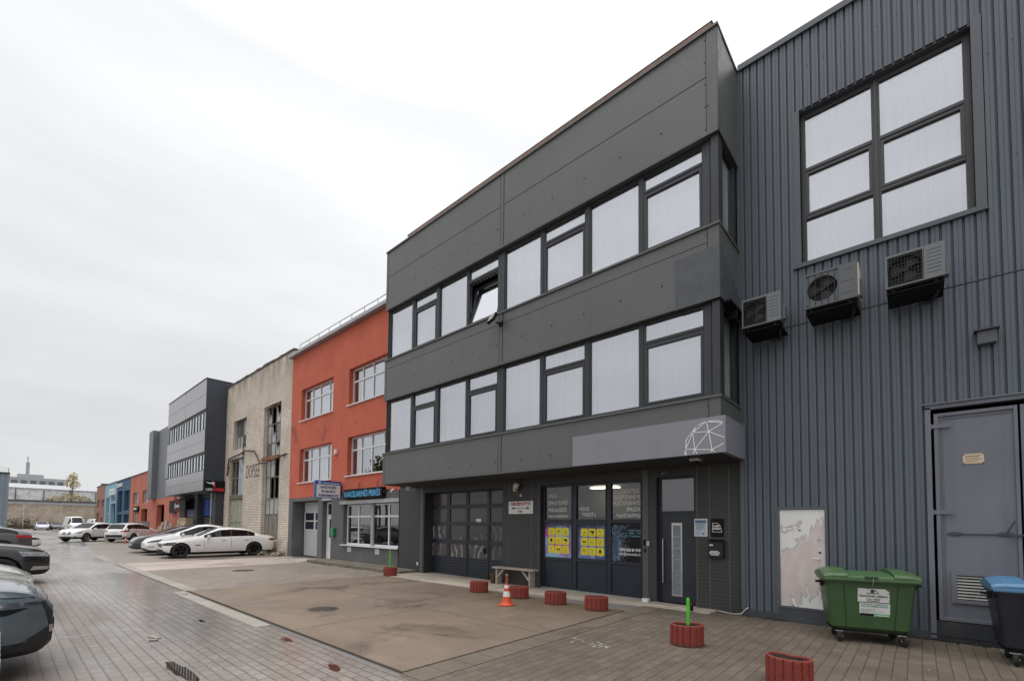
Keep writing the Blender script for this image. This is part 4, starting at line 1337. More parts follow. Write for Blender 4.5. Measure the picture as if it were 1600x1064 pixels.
    pb.tube(pts, 0.014)
    pb.tube([(p[0], p[1] + 0.03, p[2] - 0.02) for p in pts], 0.010)
    pb.build('pipe', mat('pipe lagging', (0.05, 0.052, 0.056), 0.6), A)
    return A
ac_paint = mat('painted casing', (0.105, 0.114, 0.124), 0.45, var=0.08, streak=0.2)
ac_light = mat('painted casing lighter', (0.165, 0.175, 0.185), 0.45, var=0.08, streak=0.2)
aircon('smallest air conditioner, next to the office bay corner, with a square wire grille', -2.37, -1.74, 5.37, 5.89, 9.0, 0.25, 'grid', ac_light)
A2 = aircon('largest air conditioner with a round fan opening and a cream coloured side panel', -1.38, -0.66, 5.42, 6.01, 9.0, 0.27, 'round', ac_paint)
aircon('air conditioner with a dark wire grille, rightmost of the three on the corrugated wall', -0.31, 0.36, 5.40, 5.91, 9.0, 0.27, 'grid', ac_light)
MB().prism_x([(9.02, 5.45), (9.34, 5.45), (9.42, 5.51), (9.42, 5.81), (9.34, 5.93), (9.02, 5.98)], -0.659, -0.640).build('side_panel', mat('cream plastic', (0.68, 0.63, 0.53), 0.5), A2)

# ================================================================== SIGNS AND FITTINGS ON THE GREY OFFICE
S = thing('fascia_sign', 'long pale grey sign panel with white wireframe dome over the entrance, wrapped round the corner', 'sign', (-4.1, 8.42, 3.03))
M_SIGN = mat('sign grey', (0.235, 0.240, 0.270), 0.45, var=0.06, vs=0.8, streak=0.12)
pb = MB()
pb.box(-5.72, -2.50, 8.39, 8.434, 3.02, 3.675)
pb.box(-2.545, -2.50, 8.4341, 9.60, 3.02, 3.675)
pb.box(-5.70, -2.5451, 8.4342, 9.58, 3.022, 3.027)
pb.build('panel', M_SIGN, S, bevel=0.003)
P = {'A': (1125, 195), 'B': (1220, 187), 'C': (1265, 205), 'D': (1010, 283), 'E': (1145, 272), 'F': (945, 410), 'G': (1025, 410), 'H': (1172, 412), 'I': (1272, 317), 'J': (1266, 362), 'K': (952, 335), 'L': (1050, 225), 'M': (937, 455), 'N': (950, 455), 'O': (1010, 447), 'P': (1045, 444), 'Q': (1160, 433), 'S': (1195, 431)}
def dome(q):
    # node coordinates in zoomed image pixels, turned into metres on the panel face
    x = -2.53 + (q[0] - 1266) / 1266 * 0.0 + (q[0] - 1268) * 0.00208
    zt = 3.675 - 0.0
    frac = (q[1] - (145 + (1268 - q[0]) * 0.141)) / (430 - 145 - (1268 - q[0]) * 0.0545)
    return (x, zt - 0.655 * frac)
ln = MB()
for s_ in ('LA', 'AB', 'BC', 'CE', 'AE', 'DE', 'DA', 'LD', 'KL', 'KF', 'DF', 'DG', 'GE', 'EH', 'EI', 'GH', 'FG', 'HJ', 'AC', 'FM', 'FN', 'GO', 'GP', 'HQ', 'HS'):
    a, b_ = Vector(dome(P[s_[0]])), Vector(dome(P[s_[1]]))
    d = (b_ - a).normalized()
    nn = Vector((-d.y, d.x)) * 0.0055
    ln.prism_y([(a.x + nn.x, a.y + nn.y), (a.x - nn.x, a.y - nn.y), (b_.x - nn.x, b_.y - nn.y), (b_.x + nn.x, b_.y + nn.y)], 8.3865, 8.3898)
for k in 'EGH':
    a = dome(P[k])
    ln.cyl((a[0], 8.386, a[1]), (a[0], 8.3898, a[1]), 0.012, n=8)
ln.build('wireframe_dome', M_LETW, S)
# no-parking board
S = thing('no_parking_board', 'white board with red NEUŽSTATYTI lettering and double arrow right of the garage', 'sign', (-8.4, 9.77, 2.2))
MB().box(-8.87, -7.96, YW - 0.022, YW - 0.0065, 2.03, 2.385).build('board', M_WHITEP, S, bevel=0.002)
tb = MB()
put_text(tb, "NEUŽSTATYTI", 0.105, -8.41, YW - 0.0235, 2.275, 0.72, 'CENTER', 0.006)
tb.build('lettering', M_LETR, S)
tb = MB()
tb.box(-8.68, -8.16, YW - 0.0245, YW - 0.0225, 2.180, 2.194)
tb.prism_y([(-8.76, 2.187), (-8.66, 2.150), (-8.66, 2.224)], YW - 0.0245, YW - 0.0225)
tb.prism_y([(-8.08, 2.187), (-8.18, 2.224), (-8.18, 2.150)], YW - 0.0245, YW - 0.0225)
put_text(tb, "6 m.", 0.085, -8.42, YW - 0.0235, 2.075, 0.16, 'CENTER', 0.005)
tb.build('arrow', M_LETK, S)
# information notice, logo plaque, letter box, intercom
S = thing('information_notice', 'white framed paper notice with blue header right of the entrance door', 'notice', (-3.42, 9.77, 1.5))
MB().box(-3.555, -3.285, YW - 0.018, YW - 0.0065, 1.505, 1.875).build('frame', M_WHITEP, S, bevel=0.003)
MB().box(-3.535, -3.305, YW - 0.0205, YW - 0.0185, 1.525, 1.855).build('paper', mat('notice paper', (0.50, 0.58, 0.66), 0.4, var=0.2, vs=5), S)
MB().box(-3.535, -3.305, YW - 0.022, YW - 0.0206, 1.785, 1.845).build('header', mat('blue header', (0.10, 0.18, 0.32), 0.5), S)
tb = MB()
for k in range(6):
    tb.box(-3.515, -3.515 + (0.19, 0.17, 0.19, 0.15, 0.18, 0.1)[k], YW - 0.022, YW - 0.0206, 1.755 - k * 0.022, 1.762 - k * 0.022)
tb.cyl((-3.37, YW - 0.022, 1.56), (-3.37, YW - 0.0206, 1.56), 0.018, n=10); tb.box(-3.49, -3.455, YW - 0.022, YW - 0.0206, 1.575, 1.59)
tb.build('print', mat('notice print', (0.10, 0.14, 0.22), 0.6), S)
S = thing('logo_plaque', 'square black plaque with white outlined logo above the black letter box', 'sign', (-3.1, 9.77, 1.6))
MB().box(-3.215, -2.965, YW - 0.020, YW - 0.0065, 1.51, 1.875).build('plaque', M_BLACK, S, bevel=0.002)
tb = MB()
yy0, yy1 = YW - 0.0225, YW - 0.0205
tb.box(-3.185, -3.177, yy0, yy1, 1.60, 1.79); tb.box(-3.177, -3.0, yy0, yy1, 1.60, 1.608); tb.box(-3.177, -3.085, yy0, yy1, 1.782, 1.79)
tb.prism_y([(-3.085, 1.782), (-3.045, 1.740), (-3.038, 1.745), (-3.085, 1.790)], yy0, yy1)
tb.box(-3.008, -3.0, yy0, yy1, 1.608, 1.65)
put_text(tb, "CUBE'N", 0.055, -3.168, yy0, 1.705, 0.145, bold=0.002)
put_text(tb, "ENERGY", 0.055, -3.168, yy0, 1.652, 0.165, bold=0.002)
tb.build('logo', M_LETW, S)
S = thing('letter_box', 'black letter box with small white print on the grey wall below the logo plaque', 'letter box', (-3.1, 9.7, 1.05))
MB().box(-3.245, -2.955, YW - 0.11, YW - 0.0065, 1.075, 1.40).build('box', mat('black letterbox', (0.010, 0.010, 0.011), 0.35), S, bevel=0.008)
MB().add([(-3.255, YW - 0.13, 1.385), (-2.945, YW - 0.13, 1.385), (-2.945, YW - 0.0066, 1.44), (-3.255, YW - 0.0066, 1.44), (-3.255, YW - 0.13, 1.40), (-2.945, YW - 0.13, 1.40), (-2.945, YW - 0.0066, 1.452), (-3.255, YW - 0.0066, 1.452)],
         [(0, 3, 2, 1), (4, 5, 6, 7), (0, 1, 5, 4), (1, 2, 6, 5), (2, 3, 7, 6), (3, 0, 4, 7)]).build('lid', MATS['black letterbox'], S)
tb = MB()
tb.box(-3.215, -3.145, YW - 0.1125, YW - 0.1105, 1.325, 1.35)
for k, (x, wd) in enumerate(((-3.20, 0.16), (-3.22, 0.21), (-3.22, 0.20), (-3.19, 0.15))):
    tb.box(x, x + wd, YW - 0.1125, YW - 0.1105, 1.205 - k * 0.024, 1.218 - k * 0.024)
tb.build('print', M_LETW, S)
S = thing('intercom', 'small black and silver intercom between the shop window and the entrance door', 'intercom', (-4.6, 9.77, 1.3))
MB().box(-4.70, -4.635, YW - 0.040, YW - 0.0105, 1.27, 1.40).build('housing', M_BLACK, S, bevel=0.005)
MB().box(-4.63, -4.55, YW - 0.035, YW - 0.0105, 1.26, 1.375).build('keypad', M_STEEL, S, bevel=0.004)
MB().box(-4.685, -4.645, YW - 0.03, YW - 0.0105, 1.12, 1.20).build('reader', M_BLACK, S, bevel=0.004)
# floodlight on the middle band
S = thing('floodlight', 'square black floodlight on an arm under the second floor windows', 'lamp', (-8.0, 8.4, 7.0))
fr = Matrix.Rotation(R(-28), 3, 'X') @ Matrix.Rotation(R(-12), 3, 'Z')
c0 = Vector((-8.09, 8.20, 7.02))
MB().obox(c0, (0.14, 0.035, 0.12), fr).build('housing', M_BLACK, S, bevel=0.006)
MB().obox(c0 + fr @ Vector((0, -0.037, 0)), (0.115, 0.003, 0.095), fr).build('lens', mat('lamp lens', (0.50, 0.49, 0.45), 0.25, var=0.15, vs=9), S)
bb = MB()
bb.box(-8.02, -7.98, 8.27, 8.44, 6.90, 6.93); bb.box(-8.05, -7.95, 8.425, 8.442, 6.86, 6.98)
bb.tube([(-7.97, 8.43, 6.95), (-7.90, 8.42, 7.06), (-7.90, 8.42, 7.22)], 0.006)
bb.build('arm', M_BLACK, S)
# camera under the fascia, motion lamp over the board, small dome and lens
S = thing('dome_camera', 'small dome camera under the pale fascia sign near the corner', 'camera', (-3.15, 8.9, 3.0))
db = MB()
db.box(-3.24, -3.06, 8.66, 8.84, 2.955, 3.0); db.build('base', mat('camera plastic', (0.5, 0.5, 0.5), 0.4), S, bevel=0.006)
MB().lathe([(0.0, 2.885), (0.03, 2.89), (0.055, 2.92), (0.06, 2.954)], (-3.15, 8.75, 0), 16).build('dome', M_BLACK, S)
S = thing('security_light', 'cream security lamp with tilted head above the white board', 'lamp', (-8.5, 9.7, 2.6))
MB().box(-8.62, -8.52, YW - 0.13, YW - 0.0065, 2.66, 2.86).build('body', mat('cream lamp body', (0.55, 0.48, 0.36), 0.5), S, bevel=0.008)
MB().obox((-8.47, YW - 0.14, 2.82), (0.05, 0.05, 0.07), Matrix.Rotation(R(25), 3, 'Y')).build('head', M_WHITEP, S, bevel=0.006)
S = thing('alarm_button', 'round white alarm sounder just below the cream lamp', 'alarm', (-8.4, 9.75, 2.55))
MB().lathe([(0.0, -0.03), (0.03, -0.028), (0.042, -0.012), (0.042, 0.0)], (-8.42, YW - 0.0065, 2.555), 14, 'y').build('shell', M_WHITEP, S)
MB().cyl((-8.42, YW - 0.042, 2.555), (-8.42, YW - 0.036, 2.555), 0.012, n=8).build('lens', M_BLACK, S)
S = thing('wall_socket', 'small white socket low on the grey wall left of the garage door', 'socket', (-13.2, 9.77, 0.3))
MB().box(-13.22, -13.14, YW - 0.035, YW - 0.0105, 0.27, 0.38).build('cover', M_WHITEP, S, bevel=0.008)
MB().cyl((-13.18, YW - 0.04, 0.325), (-13.18, YW - 0.034, 0.325), 0.02, n=10).build('lid', M_STEEL, S)
S = thing('soffit_lamp', 'round white lamp under the office overhang at its left end', 'lamp', (-13.1, 9.3, 2.95))
MB().lathe([(0.0, 2.86), (0.07, 2.87), (0.10, 2.92), (0.10, 2.998)], (-13.05, 9.25, 0), 16).build('shade', mat('opal shade', (0.6, 0.6, 0.58), 0.4), S)
MB().box(-13.13, -12.97, 9.17, 9.33, 2.9985, 3.0005).build('base', M_STEEL, S)
S = thing('door_camera', 'tiny bracket camera above the entrance door', 'camera', (-4.1, 9.6, 2.9))
bb = MB()
bb.cyl((-4.12, 9.62, 2.90), (-4.12, YW, 2.93), 0.012, n=8); bb.build('arm', M_STEEL, S)
bb = MB()
bb.cyl((-4.16, 9.56, 2.86), (-4.10, 9.66, 2.90), 0.028, n=10); bb.build('body', mat('camera grey', (0.2, 0.2, 0.2), 0.4), S)
S = thing('door_wedge', 'small white block on the ground at the corner of the shopfront', 'block', (-4.6, 9.6, 0.02))
MB().box(-4.66, -4.52, 9.58, 9.70, 0.024, 0.10).build('block_body', M_WHITEP, S, bevel=0.008)
MB().box(-4.65, -4.53, 9.59, 9.69, 0.1005, 0.104).build('block_top', mat('block top', (0.6, 0.6, 0.58), 0.6), S)
S = thing('cable_bracket', 'black cable bracket with loose wires under the bay corner beside the smallest air conditioner', 'bracket', (-2.5, 9.3, 5.8))
bb = MB()
bb.box(-2.72, -2.45, 8.62, 9.62, 5.80, 5.835); bb.box(-2.60, -2.45, 9.0, 9.06, 5.62, 5.80)
bb.build('plate', M_BLACK, S)
bb = MB()
bb.tube([(-2.5, 9.03, 5.63), (-2.45, 9.1, 5.55), (-2.46, 9.35, 5.58), (-2.5, 9.6, 5.50)], 0.012)
bb.tube([(-2.55, 9.2, 5.80), (-2.48, 9.25, 5.66), (-2.5, 9.5, 5.64)], 0.009)
bb.build('wires', M_RUBBER, S)

# ================================================================== RED BUILDING
YR = 10.0
RB = thing('red_building', 'terracotta red plastered building with white windows above a grey ground floor', 'building', (-19.5, 10, 0))
mt, t, b, o = nmat('red plaster')
N = NB(t)
tcn = N.n('ShaderNodeTexCoord').outputs['Object']
c = N.mix(N.ramp(N.noise(tcn, 0.9, 6, 0.6), 0.3, 0.7), (0.50, 0.108, 0.060), (0.59, 0.142, 0.082))
c = N.mix(N.math('MULTIPLY', N.ramp(N.noise(N.scale(tcn, 2.5, 1, 0.22), 1.5, 6, 0.7), 0.52, 0.75), 0.55), c, (0.33, 0.10, 0.065))
zz = N.n('ShaderNodeSeparateXYZ', {0: tcn}).outputs[2]
s1 = N.math('MULTIPLY', N.ramp(N.noise(N.scale(tcn, 0.7, 1, 0.55), 1.3, 6, 0.75), 0.53, 0.68), N.math('MULTIPLY', N.ramp(zz, 5.2, 5.9), N.ramp(zz, 7.0, 6.7)))
c = N.mix(N.math('MULTIPLY', s1, 0.75), c, (0.10, 0.055, 0.04))
c = N.mix(1.0, c, N.n('ShaderNodeCombineXYZ', {i: N.ramp(N.noise(tcn, 40, 3), 0.3, 0.7, 0.88, 1.1) for i in range(3)}).outputs[0], 'MULTIPLY')
t.links.new(c, b.inputs['Base Color'])
b.inputs['Roughness'].default_value = 0.85
bn = N.n('ShaderNodeBump', {'Strength': 0.25, 'Distance': 0.01, 'Height': N.noise(tcn, 30, 4)})
t.links.new(bn.outputs[0], b.inputs['Normal'])
M_RED = mt
M_GPL = mat('grey plaster', (0.135, 0.135, 0.137), 0.85, var=0.15, vs=0.8, bump=0.25, bs=30, streak=0.3, dirt=0.25, dirtcol=(0.05, 0.05, 0.045))
RX0, RX1 = -24.75, -14.36
RW = [(-23.55, -20.18, 6.93, 8.55, 0), (-18.72, -15.4, 6.93, 8.55, 1), (-23.6, -20.18, 3.76, 5.48, 2), (-18.72, -15.4, 3.80, 5.50, 3)]
wb = MB()
wallgrid(wb, RX0, RX1, 3.0, 10.45, YR, YR + 0.35, [(a, b_, c_, d) for a, b_, c_, d, k in RW])
wb.build('upper_wall', M_RED, RB)
wb = MB()
wallgrid(wb, RX0, RX1, 0.0, 3.0, YR + 0.004, YR + 0.35, [(-24.30, -21.42, -1, 2.83), (-20.95, -20.08, -1, 2.76), (-18.95, -14.66, 0.78, 2.56)])
wb.box(-24.35, -24.30, YR + 0.35, YR + 0.9, 0, 2.83); wb.box(-21.42, -21.35, YR + 0.35, YR + 0.9, 0, 2.83); wb.box(-24.30, -21.42, YR + 0.35, YR + 0.9, 2.83, 2.9)
wb.build('lower_wall', M_GPL, RB)
wb = MB()
for x in (RX0 + 0.03, RX1 - 0.1):
    wb.box(x, x + 0.06, YR + 0.36, 22, 0, 10.4)
wb.box(RX0 + 0.03, RX1, YR + 0.36, 22, 10.3, 10.4)
wb.box(RX0 + 0.1, RX1 - 0.11, 11.6, 11.7, 0, 10.3)
wb.build('inner_wall', M_DARKIN, RB)
wb = MB()
wb.box(RX0 - 0.15, RX1 + 0.02, YR - 0.22, YR + 0.5, 10.46, 10.62)
wb.build('roof_flashing', mat('zinc flashing', (0.36, 0.38, 0.40), 0.4, 0.3, var=0.1), RB, bevel=0.01)
rb = MB()
for k in range(10):
    x = RX0 + 0.35 + k * 1.08
    rb.cyl((x, YR + 0.2, 10.62), (x, YR + 0.2, 11.20), 0.018, n=6)
rb.cyl((RX0 + 0.35, YR + 0.2, 11.20), (RX1, YR + 0.2, 11.20), 0.02, n=6)
rb.cyl((RX0 + 0.35, YR + 0.2, 10.92), (RX1, YR + 0.2, 10.92), 0.012, n=6)
rb.build('roof_railing', M_STEEL, RB)
def pvc(x0, x1, z0, z1, y, parent, xs, ztr, mt=M_WHITE, fr=0.07, gl=M_GLASS, sill=True, blind=None, name='window'):
    """white window: mullions at xs, transom at ztr; panes, sill and blinds are its sub-parts"""
    fb = MB()
    ed = [x0] + list(xs) + [x1]
    zs_ = [z0, ztr, z1] if ztr else [z0, z1]
    holes = []
    for i in range(len(ed) - 1):
        a = ed[i] + (fr if i == 0 else fr * 0.55)
        b_ = ed[i + 1] - (fr if i == len(ed) - 2 else fr * 0.55)
        for j in range(len(zs_) - 1):
            c_ = zs_[j] + (fr if j == 0 else fr * 0.5)
            d = zs_[j + 1] - (fr if j == len(zs_) - 2 else fr * 0.5)
            holes.append((a, b_, c_, d))
    wallgrid(fb, x0, x1, z0, z1, y, y + 0.07, holes)
    win = fb.build(name, mt, parent)
    pb = MB()
    for a, b_, c_, d in holes:
        pb.box(a, b_, y + 0.03, y + 0.038, c_, d)
    pb.build('pane', gl, win)
    if sill:
        MB().box(x0 - 0.12, x1 + 0.04, y - 0.26, y - 0.001, z0 - 0.045, z0 - 0.002).build('sill', M_WHITE, win)
    if blind:
        bb = MB()
        for a, b_, c_, d in holes:
            if blind(a, c_):
                bb.box(a - 0.02, b_ + 0.02, y + 0.10, y + 0.11, c_ - 0.02, d + 0.02)
        if bb.v:
            bb.build('blind', mat('white blind', (0.74, 0.74, 0.73), 0.9), win)
    return win
M_GLASSR = glass('red house glass', 0.34)
for a, b_, c_, d, k in RW:
    n = 4
    pvc(a, b_, c_, d, YR + 0.2, RB, [a + (b_ - a) * q for q in (0.25, 0.5, 0.78)], d - 0.56, gl=M_GLASSR, blind=(lambda q, z, a=a, k=k: (q > a + 0.3 and k < 3) or (k == 3 and z > 4.6)))  # the white blinds also stand in for sky reflected in the panes
# shop window with grey shutter box and centre post
sw = pvc(-18.90, -14.70, 0.80, 2.54, YR + 0.16, RB, [-17.92, -16.75, -15.62], 2.02, gl=glass('shop window glass', 0.12, (0.8, 0.82, 0.8)), name='shop_window')
MB().box(-16.86, -16.66, YR + 0.10, YR + 0.159, 0.80, 2.54).build('centre_post', mat('grey post', (0.33, 0.34, 0.36), 0.4), sw)
MB().box(-19.15, -14.60, YR - 0.10, YR + 0.003, 2.55, 2.70).build('shutter_box', mat('shutter box', (0.42, 0.42, 0.43), 0.5), RB, bevel=0.006)
ib = MB()
ib.box(-19.6, -14.4, 11.3, 11.4, 0.0, 2.9)
ib.build('shop_back_wall', mat('shop back wall', (0.10, 0.095, 0.085), 0.9, var=0.5, vs=1.2), RB)
MB().box(-18.88, -16.9, YR + 0.30, YR + 0.31, 0.85, 2.5).build('sheer_curtain', glass('sheer', 0.0, (0.55, 0.55, 0.53), 0.5), RB)
# garage door
gd = MB().box(-24.2, -21.45, YR + 0.62, YR + 0.68, 0.03, 2.80).build('garage_door', mat('pale grey door', (0.50, 0.51, 0.53), 0.5, var=0.06, streak=0.15), RB)
gb = MB()
for k in range(4):
    gb.box(-24.2, -21.45, YR + 0.606, YR + 0.6195, 0.05 + k * 0.33, 0.05 + k * 0.33 + 0.318)
gb.box(-24.2, -21.45, YR + 0.606, YR + 0.6195, 2.30, 2.79)
gb.build('door_panel', MATS['pale grey door'], gd)
gb, gp = MB(), MB()
hs = []
for a, b_ in ((-24.1, -23.1), (-22.95, -22.15), (-22.02, -21.52)):
    for c_, d in ((1.40, 1.80), (1.86, 2.25)):
        hs.append((a, b_, c_, d))
wallgrid(gb, -24.2, -21.45, 1.37, 2.29, YR + 0.60, YR + 0.6195, hs)
gb.build('window_frame', M_WHITE, gd)
for h in hs:
    gp.box(h[0], h[1], YR + 0.612, YR + 0.619, h[2], h[3])
gp.build('pane', mat('navy pane', (0.018, 0.022, 0.05), 0.12), gd)
# entrance door
fb = MB()
wallgrid(fb, -20.93, -20.09, 0.03, 2.72, YR + 0.22, YR + 0.29, [(-20.84, -20.18, 2.12, 2.64), (-20.84, -20.18, 0.05, 2.05)])
df = fb.build('door', M_WHITE, RB)
MB().box(-20.84, -20.18, YR + 0.25, YR + 0.26, 2.12, 2.64).build('transom_pane', M_GLASSD, df)
fb = MB()
wallgrid(fb, -20.83, -20.19, 0.06, 2.04, YR + 0.23, YR + 0.28, [(-20.70, -20.32, 1.05, 1.92)])
fb.build('door_leaf', M_WHITE, df)
MB().box(-20.70, -20.32, YR + 0.25, YR + 0.256, 1.05, 1.92).build('pane', mat('dark door pane', (0.05, 0.04, 0.035), 0.15), df)
MB().box(-20.25, -20.21, YR + 0.18, YR + 0.229, 1.0, 1.14).build('handle', M_STEEL, df)
MB().box(-21.0, -20.03, YR - 0.03, YR + 0.003, 2.77, 2.98).build('shutter_box', MATS['shutter box'], RB, bevel=0.006)
# fittings of the red house
S = thing('projecting_sign', 'white and blue box sign reading RAŠTINĖS IR BIURO REIKMENYS', 'sign', (-19.1, 9.3, 2.85))
Y0, Y1, Z0, Z1 = 8.78, 9.92, 2.80, 3.55
MB().box(-19.22, -19.06, Y0, Y1, Z0, Z1).build('sign_box', mat('blue sign case', (0.02, 0.10, 0.36), 0.35, var=0.05), S, bevel=0.006)
MB().box(-19.0595, -19.052, Y0 + 0.04, Y1 - 0.04, Z0 + 0.03, Z1 - 0.17).build('panel', M_WHITEP, S)
tb = MB()
for k, (tx, wd) in enumerate((("RAŠTINĖS", 0.70), ("IR BIURO", 0.62), ("REIKMENYS", 0.88))):
    put_text(tb, tx, 0.135, -19.050, (Y0 + Y1) / 2, Z1 - 0.33 - k * 0.175, wd, 'CENTER', 0.006, axis='x')
tb.build('lettering', mat('navy lettering', (0.03, 0.05, 0.18), 0.6), S)
tb = MB()
tb.box(-19.0595, -19.054, Y0 + 0.10, Y0 + 0.24, Z1 - 0.13, Z1 - 0.04); tb.box(-19.0595, -19.054, Y0 + 0.30, Y1 - 0.08, Z1 - 0.125, Z1 - 0.085)
tb.build('emblem', mat('pale blue print', (0.55, 0.66, 0.80), 0.5), S)
MB().box(-19.18, -19.10, Y1, YR, 2.95, 3.4).build('wall_bracket', M_TRIMD, S)
S = thing('shop_fascia_sign', 'long black box sign with blue KANCELIARINĖS PREKĖS letters above the white shop window', 'sign', (-17, 9.8, 2.75))
MB().box(-18.62, -15.62, YR - 0.20, YR - 0.005, 2.76, 3.17).build('sign_box', M_BLACK, S, bevel=0.008)
tb = MB()
put_text(tb, "KANCELIARINĖS PREKĖS", 0.33, -17.12, YR - 0.2025, 2.845, 2.80, 'CENTER', 0.008)
tb.build('lettering', mat('sky blue letters', (0.10, 0.42, 0.72), 0.5, var=0.1, vs=6), S)
tb = MB()
for x in (-17.6, -16.2):
    tb.cyl((x, YR - 0.05, 3.17), (x, YR - 0.02, 3.45), 0.012, n=6)
tb.build('hanger', M_TRIMD, S)
S = thing('green_letter_box', 'green letter box beside the white entrance door of the red building', 'letter box', (-19.75, 9.95, 1.1))
lb = MB()
lb.prism_y(rrect(-19.88, -19.58, 1.12, 1.53, 0.06), YR - 0.13, YR - 0.001)
lb.build('box', mat('green enamel', (0.012, 0.21, 0.10), 0.35, var=0.05), S)
lb = MB()
lb.box(-19.83, -19.63, YR - 0.136, YR - 0.131, 1.42, 1.445); lb.cyl((-19.73, YR - 0.138, 1.30), (-19.73, YR - 0.131, 1.30), 0.03, n=10)
lb.build('slot', M_STEEL, S)
S = thing('drain_pipe', 'black rain pipe in the corner between the red building and the grey office', 'pipe', (-14.5, 9.9, 0))
pb = MB()
pb.cyl((-14.48, 9.90, 0.12), (-14.48, 9.90, 3.0), 0.055, n=12); pb.cyl((-14.48, 9.90, 0.12), (-14.42, 9.70, 0.03), 0.055, n=12)
pb.build('pipe', M_BLACK, S)
pb = MB()
for z in (0.8, 1.8, 2.7):
    pb.cyl((-14.48, 9.90, z), (-14.48, 9.90, z + 0.04), 0.066, n=12)
pb.build('clamp', M_TRIMD, S)
S = thing('twin_camera', 'pair of small bullet cameras under the office overhang beside the black fascia sign', 'camera', (-15, 9.9, 2.9))
for q, (x, dx, mtc) in enumerate(((-15.25, -0.10, M_BLACK), (-14.9, 0.05, M_WHITEP))):
    MB().cyl((x + dx, 9.72, 2.93), (x + dx * 0.3, 9.86, 3.02), 0.045, n=12).build('camera_body', mtc, S)
    MB().cyl((x + dx * 0.3, 9.86, 3.02), (x, 9.999, 3.04), 0.018, n=8).build('arm', M_TRIMD, S)
S = thing('wall_floodlight', 'black twin floodlight above the recessed garage of the red building', 'lamp', (-21.2, 9.9, 3.0))
MB().obox((-21.35, 9.86, 3.05), (0.10, 0.05, 0.05), Matrix.Rotation(R(20), 3, 'Z')).build('lamp_head', M_BLACK, S, bevel=0.01)
MB().obox((-20.98, 9.86, 3.06), (0.10, 0.05, 0.05), Matrix.Rotation(R(-20), 3, 'Z')).build('lamp_head', M_BLACK, S, bevel=0.01)
MB().box(-21.25, -21.08, 9.92, 9.999, 3.03, 3.07).build('arm', M_BLACK, S)
S = thing('motion_sensor', 'small white sensor on the red wall between the two first floor windows', 'sensor', (-19.6, 9.95, 4.9))
MB().box(-19.72, -19.60, YR - 0.12, YR - 0.001, 4.85, 5.06).build('body', M_WHITEP, S, bevel=0.02)
MB().cyl((-19.66, YR - 0.13, 4.83), (-19.66, YR - 0.06, 4.80), 0.05, n=10).build('lens', M_STEEL, S)
for k, x in enumerate((-18.35, -16.15)):
    S = thing('vent_cover', ('small white vent cover under the left half of the white shop window', 'small white vent cover under the right half of the white shop window')[k], 'vent', (x, 9.98, 0.6), 0, 'vent covers under the shop window')
    MB().box(x - 0.15, x + 0.15, YR - 0.02, YR + 0.003, 0.50, 0.70).build('frame', M_WHITE, S)
    vb = MB()
    for q in range(4):
        vb.box(x - 0.12, x + 0.12, YR - 0.026, YR - 0.0205, 0.525 + q * 0.04, 0.55 + q * 0.04)
    vb.build('slats', mat('vent slats', (0.5, 0.5, 0.5), 0.5), S)

# ================================================================== DERELICT BRICK BUILDING
YK = 10.05
KB = thing('brick_building', 'derelict pale brick building with broken windows and boarded doors', 'building', (-30, 10.05, 0))
M_BRK = brickmat('pale silicate brick', (0.84, 0.74, 0.64), (0.70, 0.60, 0.505), (0.26, 0.21, 0.17), 0.27, 0.098, 0.013, 'xz', 0.9, 0.5, 0.8, 0.35, (0.30, 0.24, 0.18), var=0.2)
KX0, KX1 = -35.6, -24.76
KW = [(-34.05, -31.65, 6.50, 8.42), (-28.75, -26.25, 0.75, 8.50), (-34.62, -31.9, 0.0, 5.92)]
wb = MB()
wallgrid(wb, KX0, KX1, 0, 10.95, YK, YK + 0.4, KW)
t = M_BRK.node_tree
N = NB(t)
bs_ = t.nodes['Principled BSDF']
src_ = bs_.inputs['Base Color'].links[0].from_socket
tcn = N.n('ShaderNodeTexCoord').outputs['Object']
zz = N.n('ShaderNodeSeparateXYZ', {0: tcn}).outputs[2]
dmp = N.math('MULTIPLY', N.ramp(zz, 9.3, 10.9), N.ramp(N.noise(N.scale(tcn, 1.2, 1, 0.4), 1.4, 7, 0.7), 0.40, 0.62))
dmp = N.math('MAXIMUM', dmp, N.math('MULTIPLY', N.ramp(zz, 1.2, 0.1), N.ramp(N.noise(tcn, 1.6, 6, 0.7), 0.38, 0.6)))
t.links.new(N.mix(N.math('MULTIPLY', dmp, 0.8), src_, (0.16, 0.125, 0.09)), bs_.inputs['Base Color'])
wb.build('brick_wall', M_BRK, KB)
wb = MB()
wb.box(KX0, KX0 + 0.4, YK + 0.41, 22, 0, 10.9); wb.box(KX1 - 0.4, KX1, YK + 0.41, 22, 0, 10.9); wb.box(KX0, KX1, YK + 0.41, 22, 10.9, 10.94)
wb.box(KX0 + 0.41, KX1 - 0.41, 12.6, 12.7, 0, 10.89)
wb.build('inner_wall', M_DARKIN, KB)
wb = MB()
rn = random.Random(11)
n = 26
vs, fs = [], []
for i in range(n + 1):
    x = KX0 + (KX1 - KX0) * i / n
    h = 0.16 + rn.uniform(0, 0.09)
    vs += [(x, YK - 0.02, 10.951), (x, YK + 0.5, 10.951), (x, YK + 0.5, 10.951 + h), (x, YK - 0.02, 10.951 + h * 0.8)]
for i in range(n):
    for q in range(4):
        a, b_ = i * 4 + q, i * 4 + (q + 1) % 4
        fs.append((a, b_, b_ + 4, a + 4))
wb.add(vs, fs + [(0, 3, 2, 1), (n * 4, n * 4 + 1, n * 4 + 2, n * 4 + 3)])
wb.build('crumbling_coping', mat('tarred coping', (0.075, 0.065, 0.058), 0.9, var=0.5, vs=2, bump=0.5, bs=8), KB)
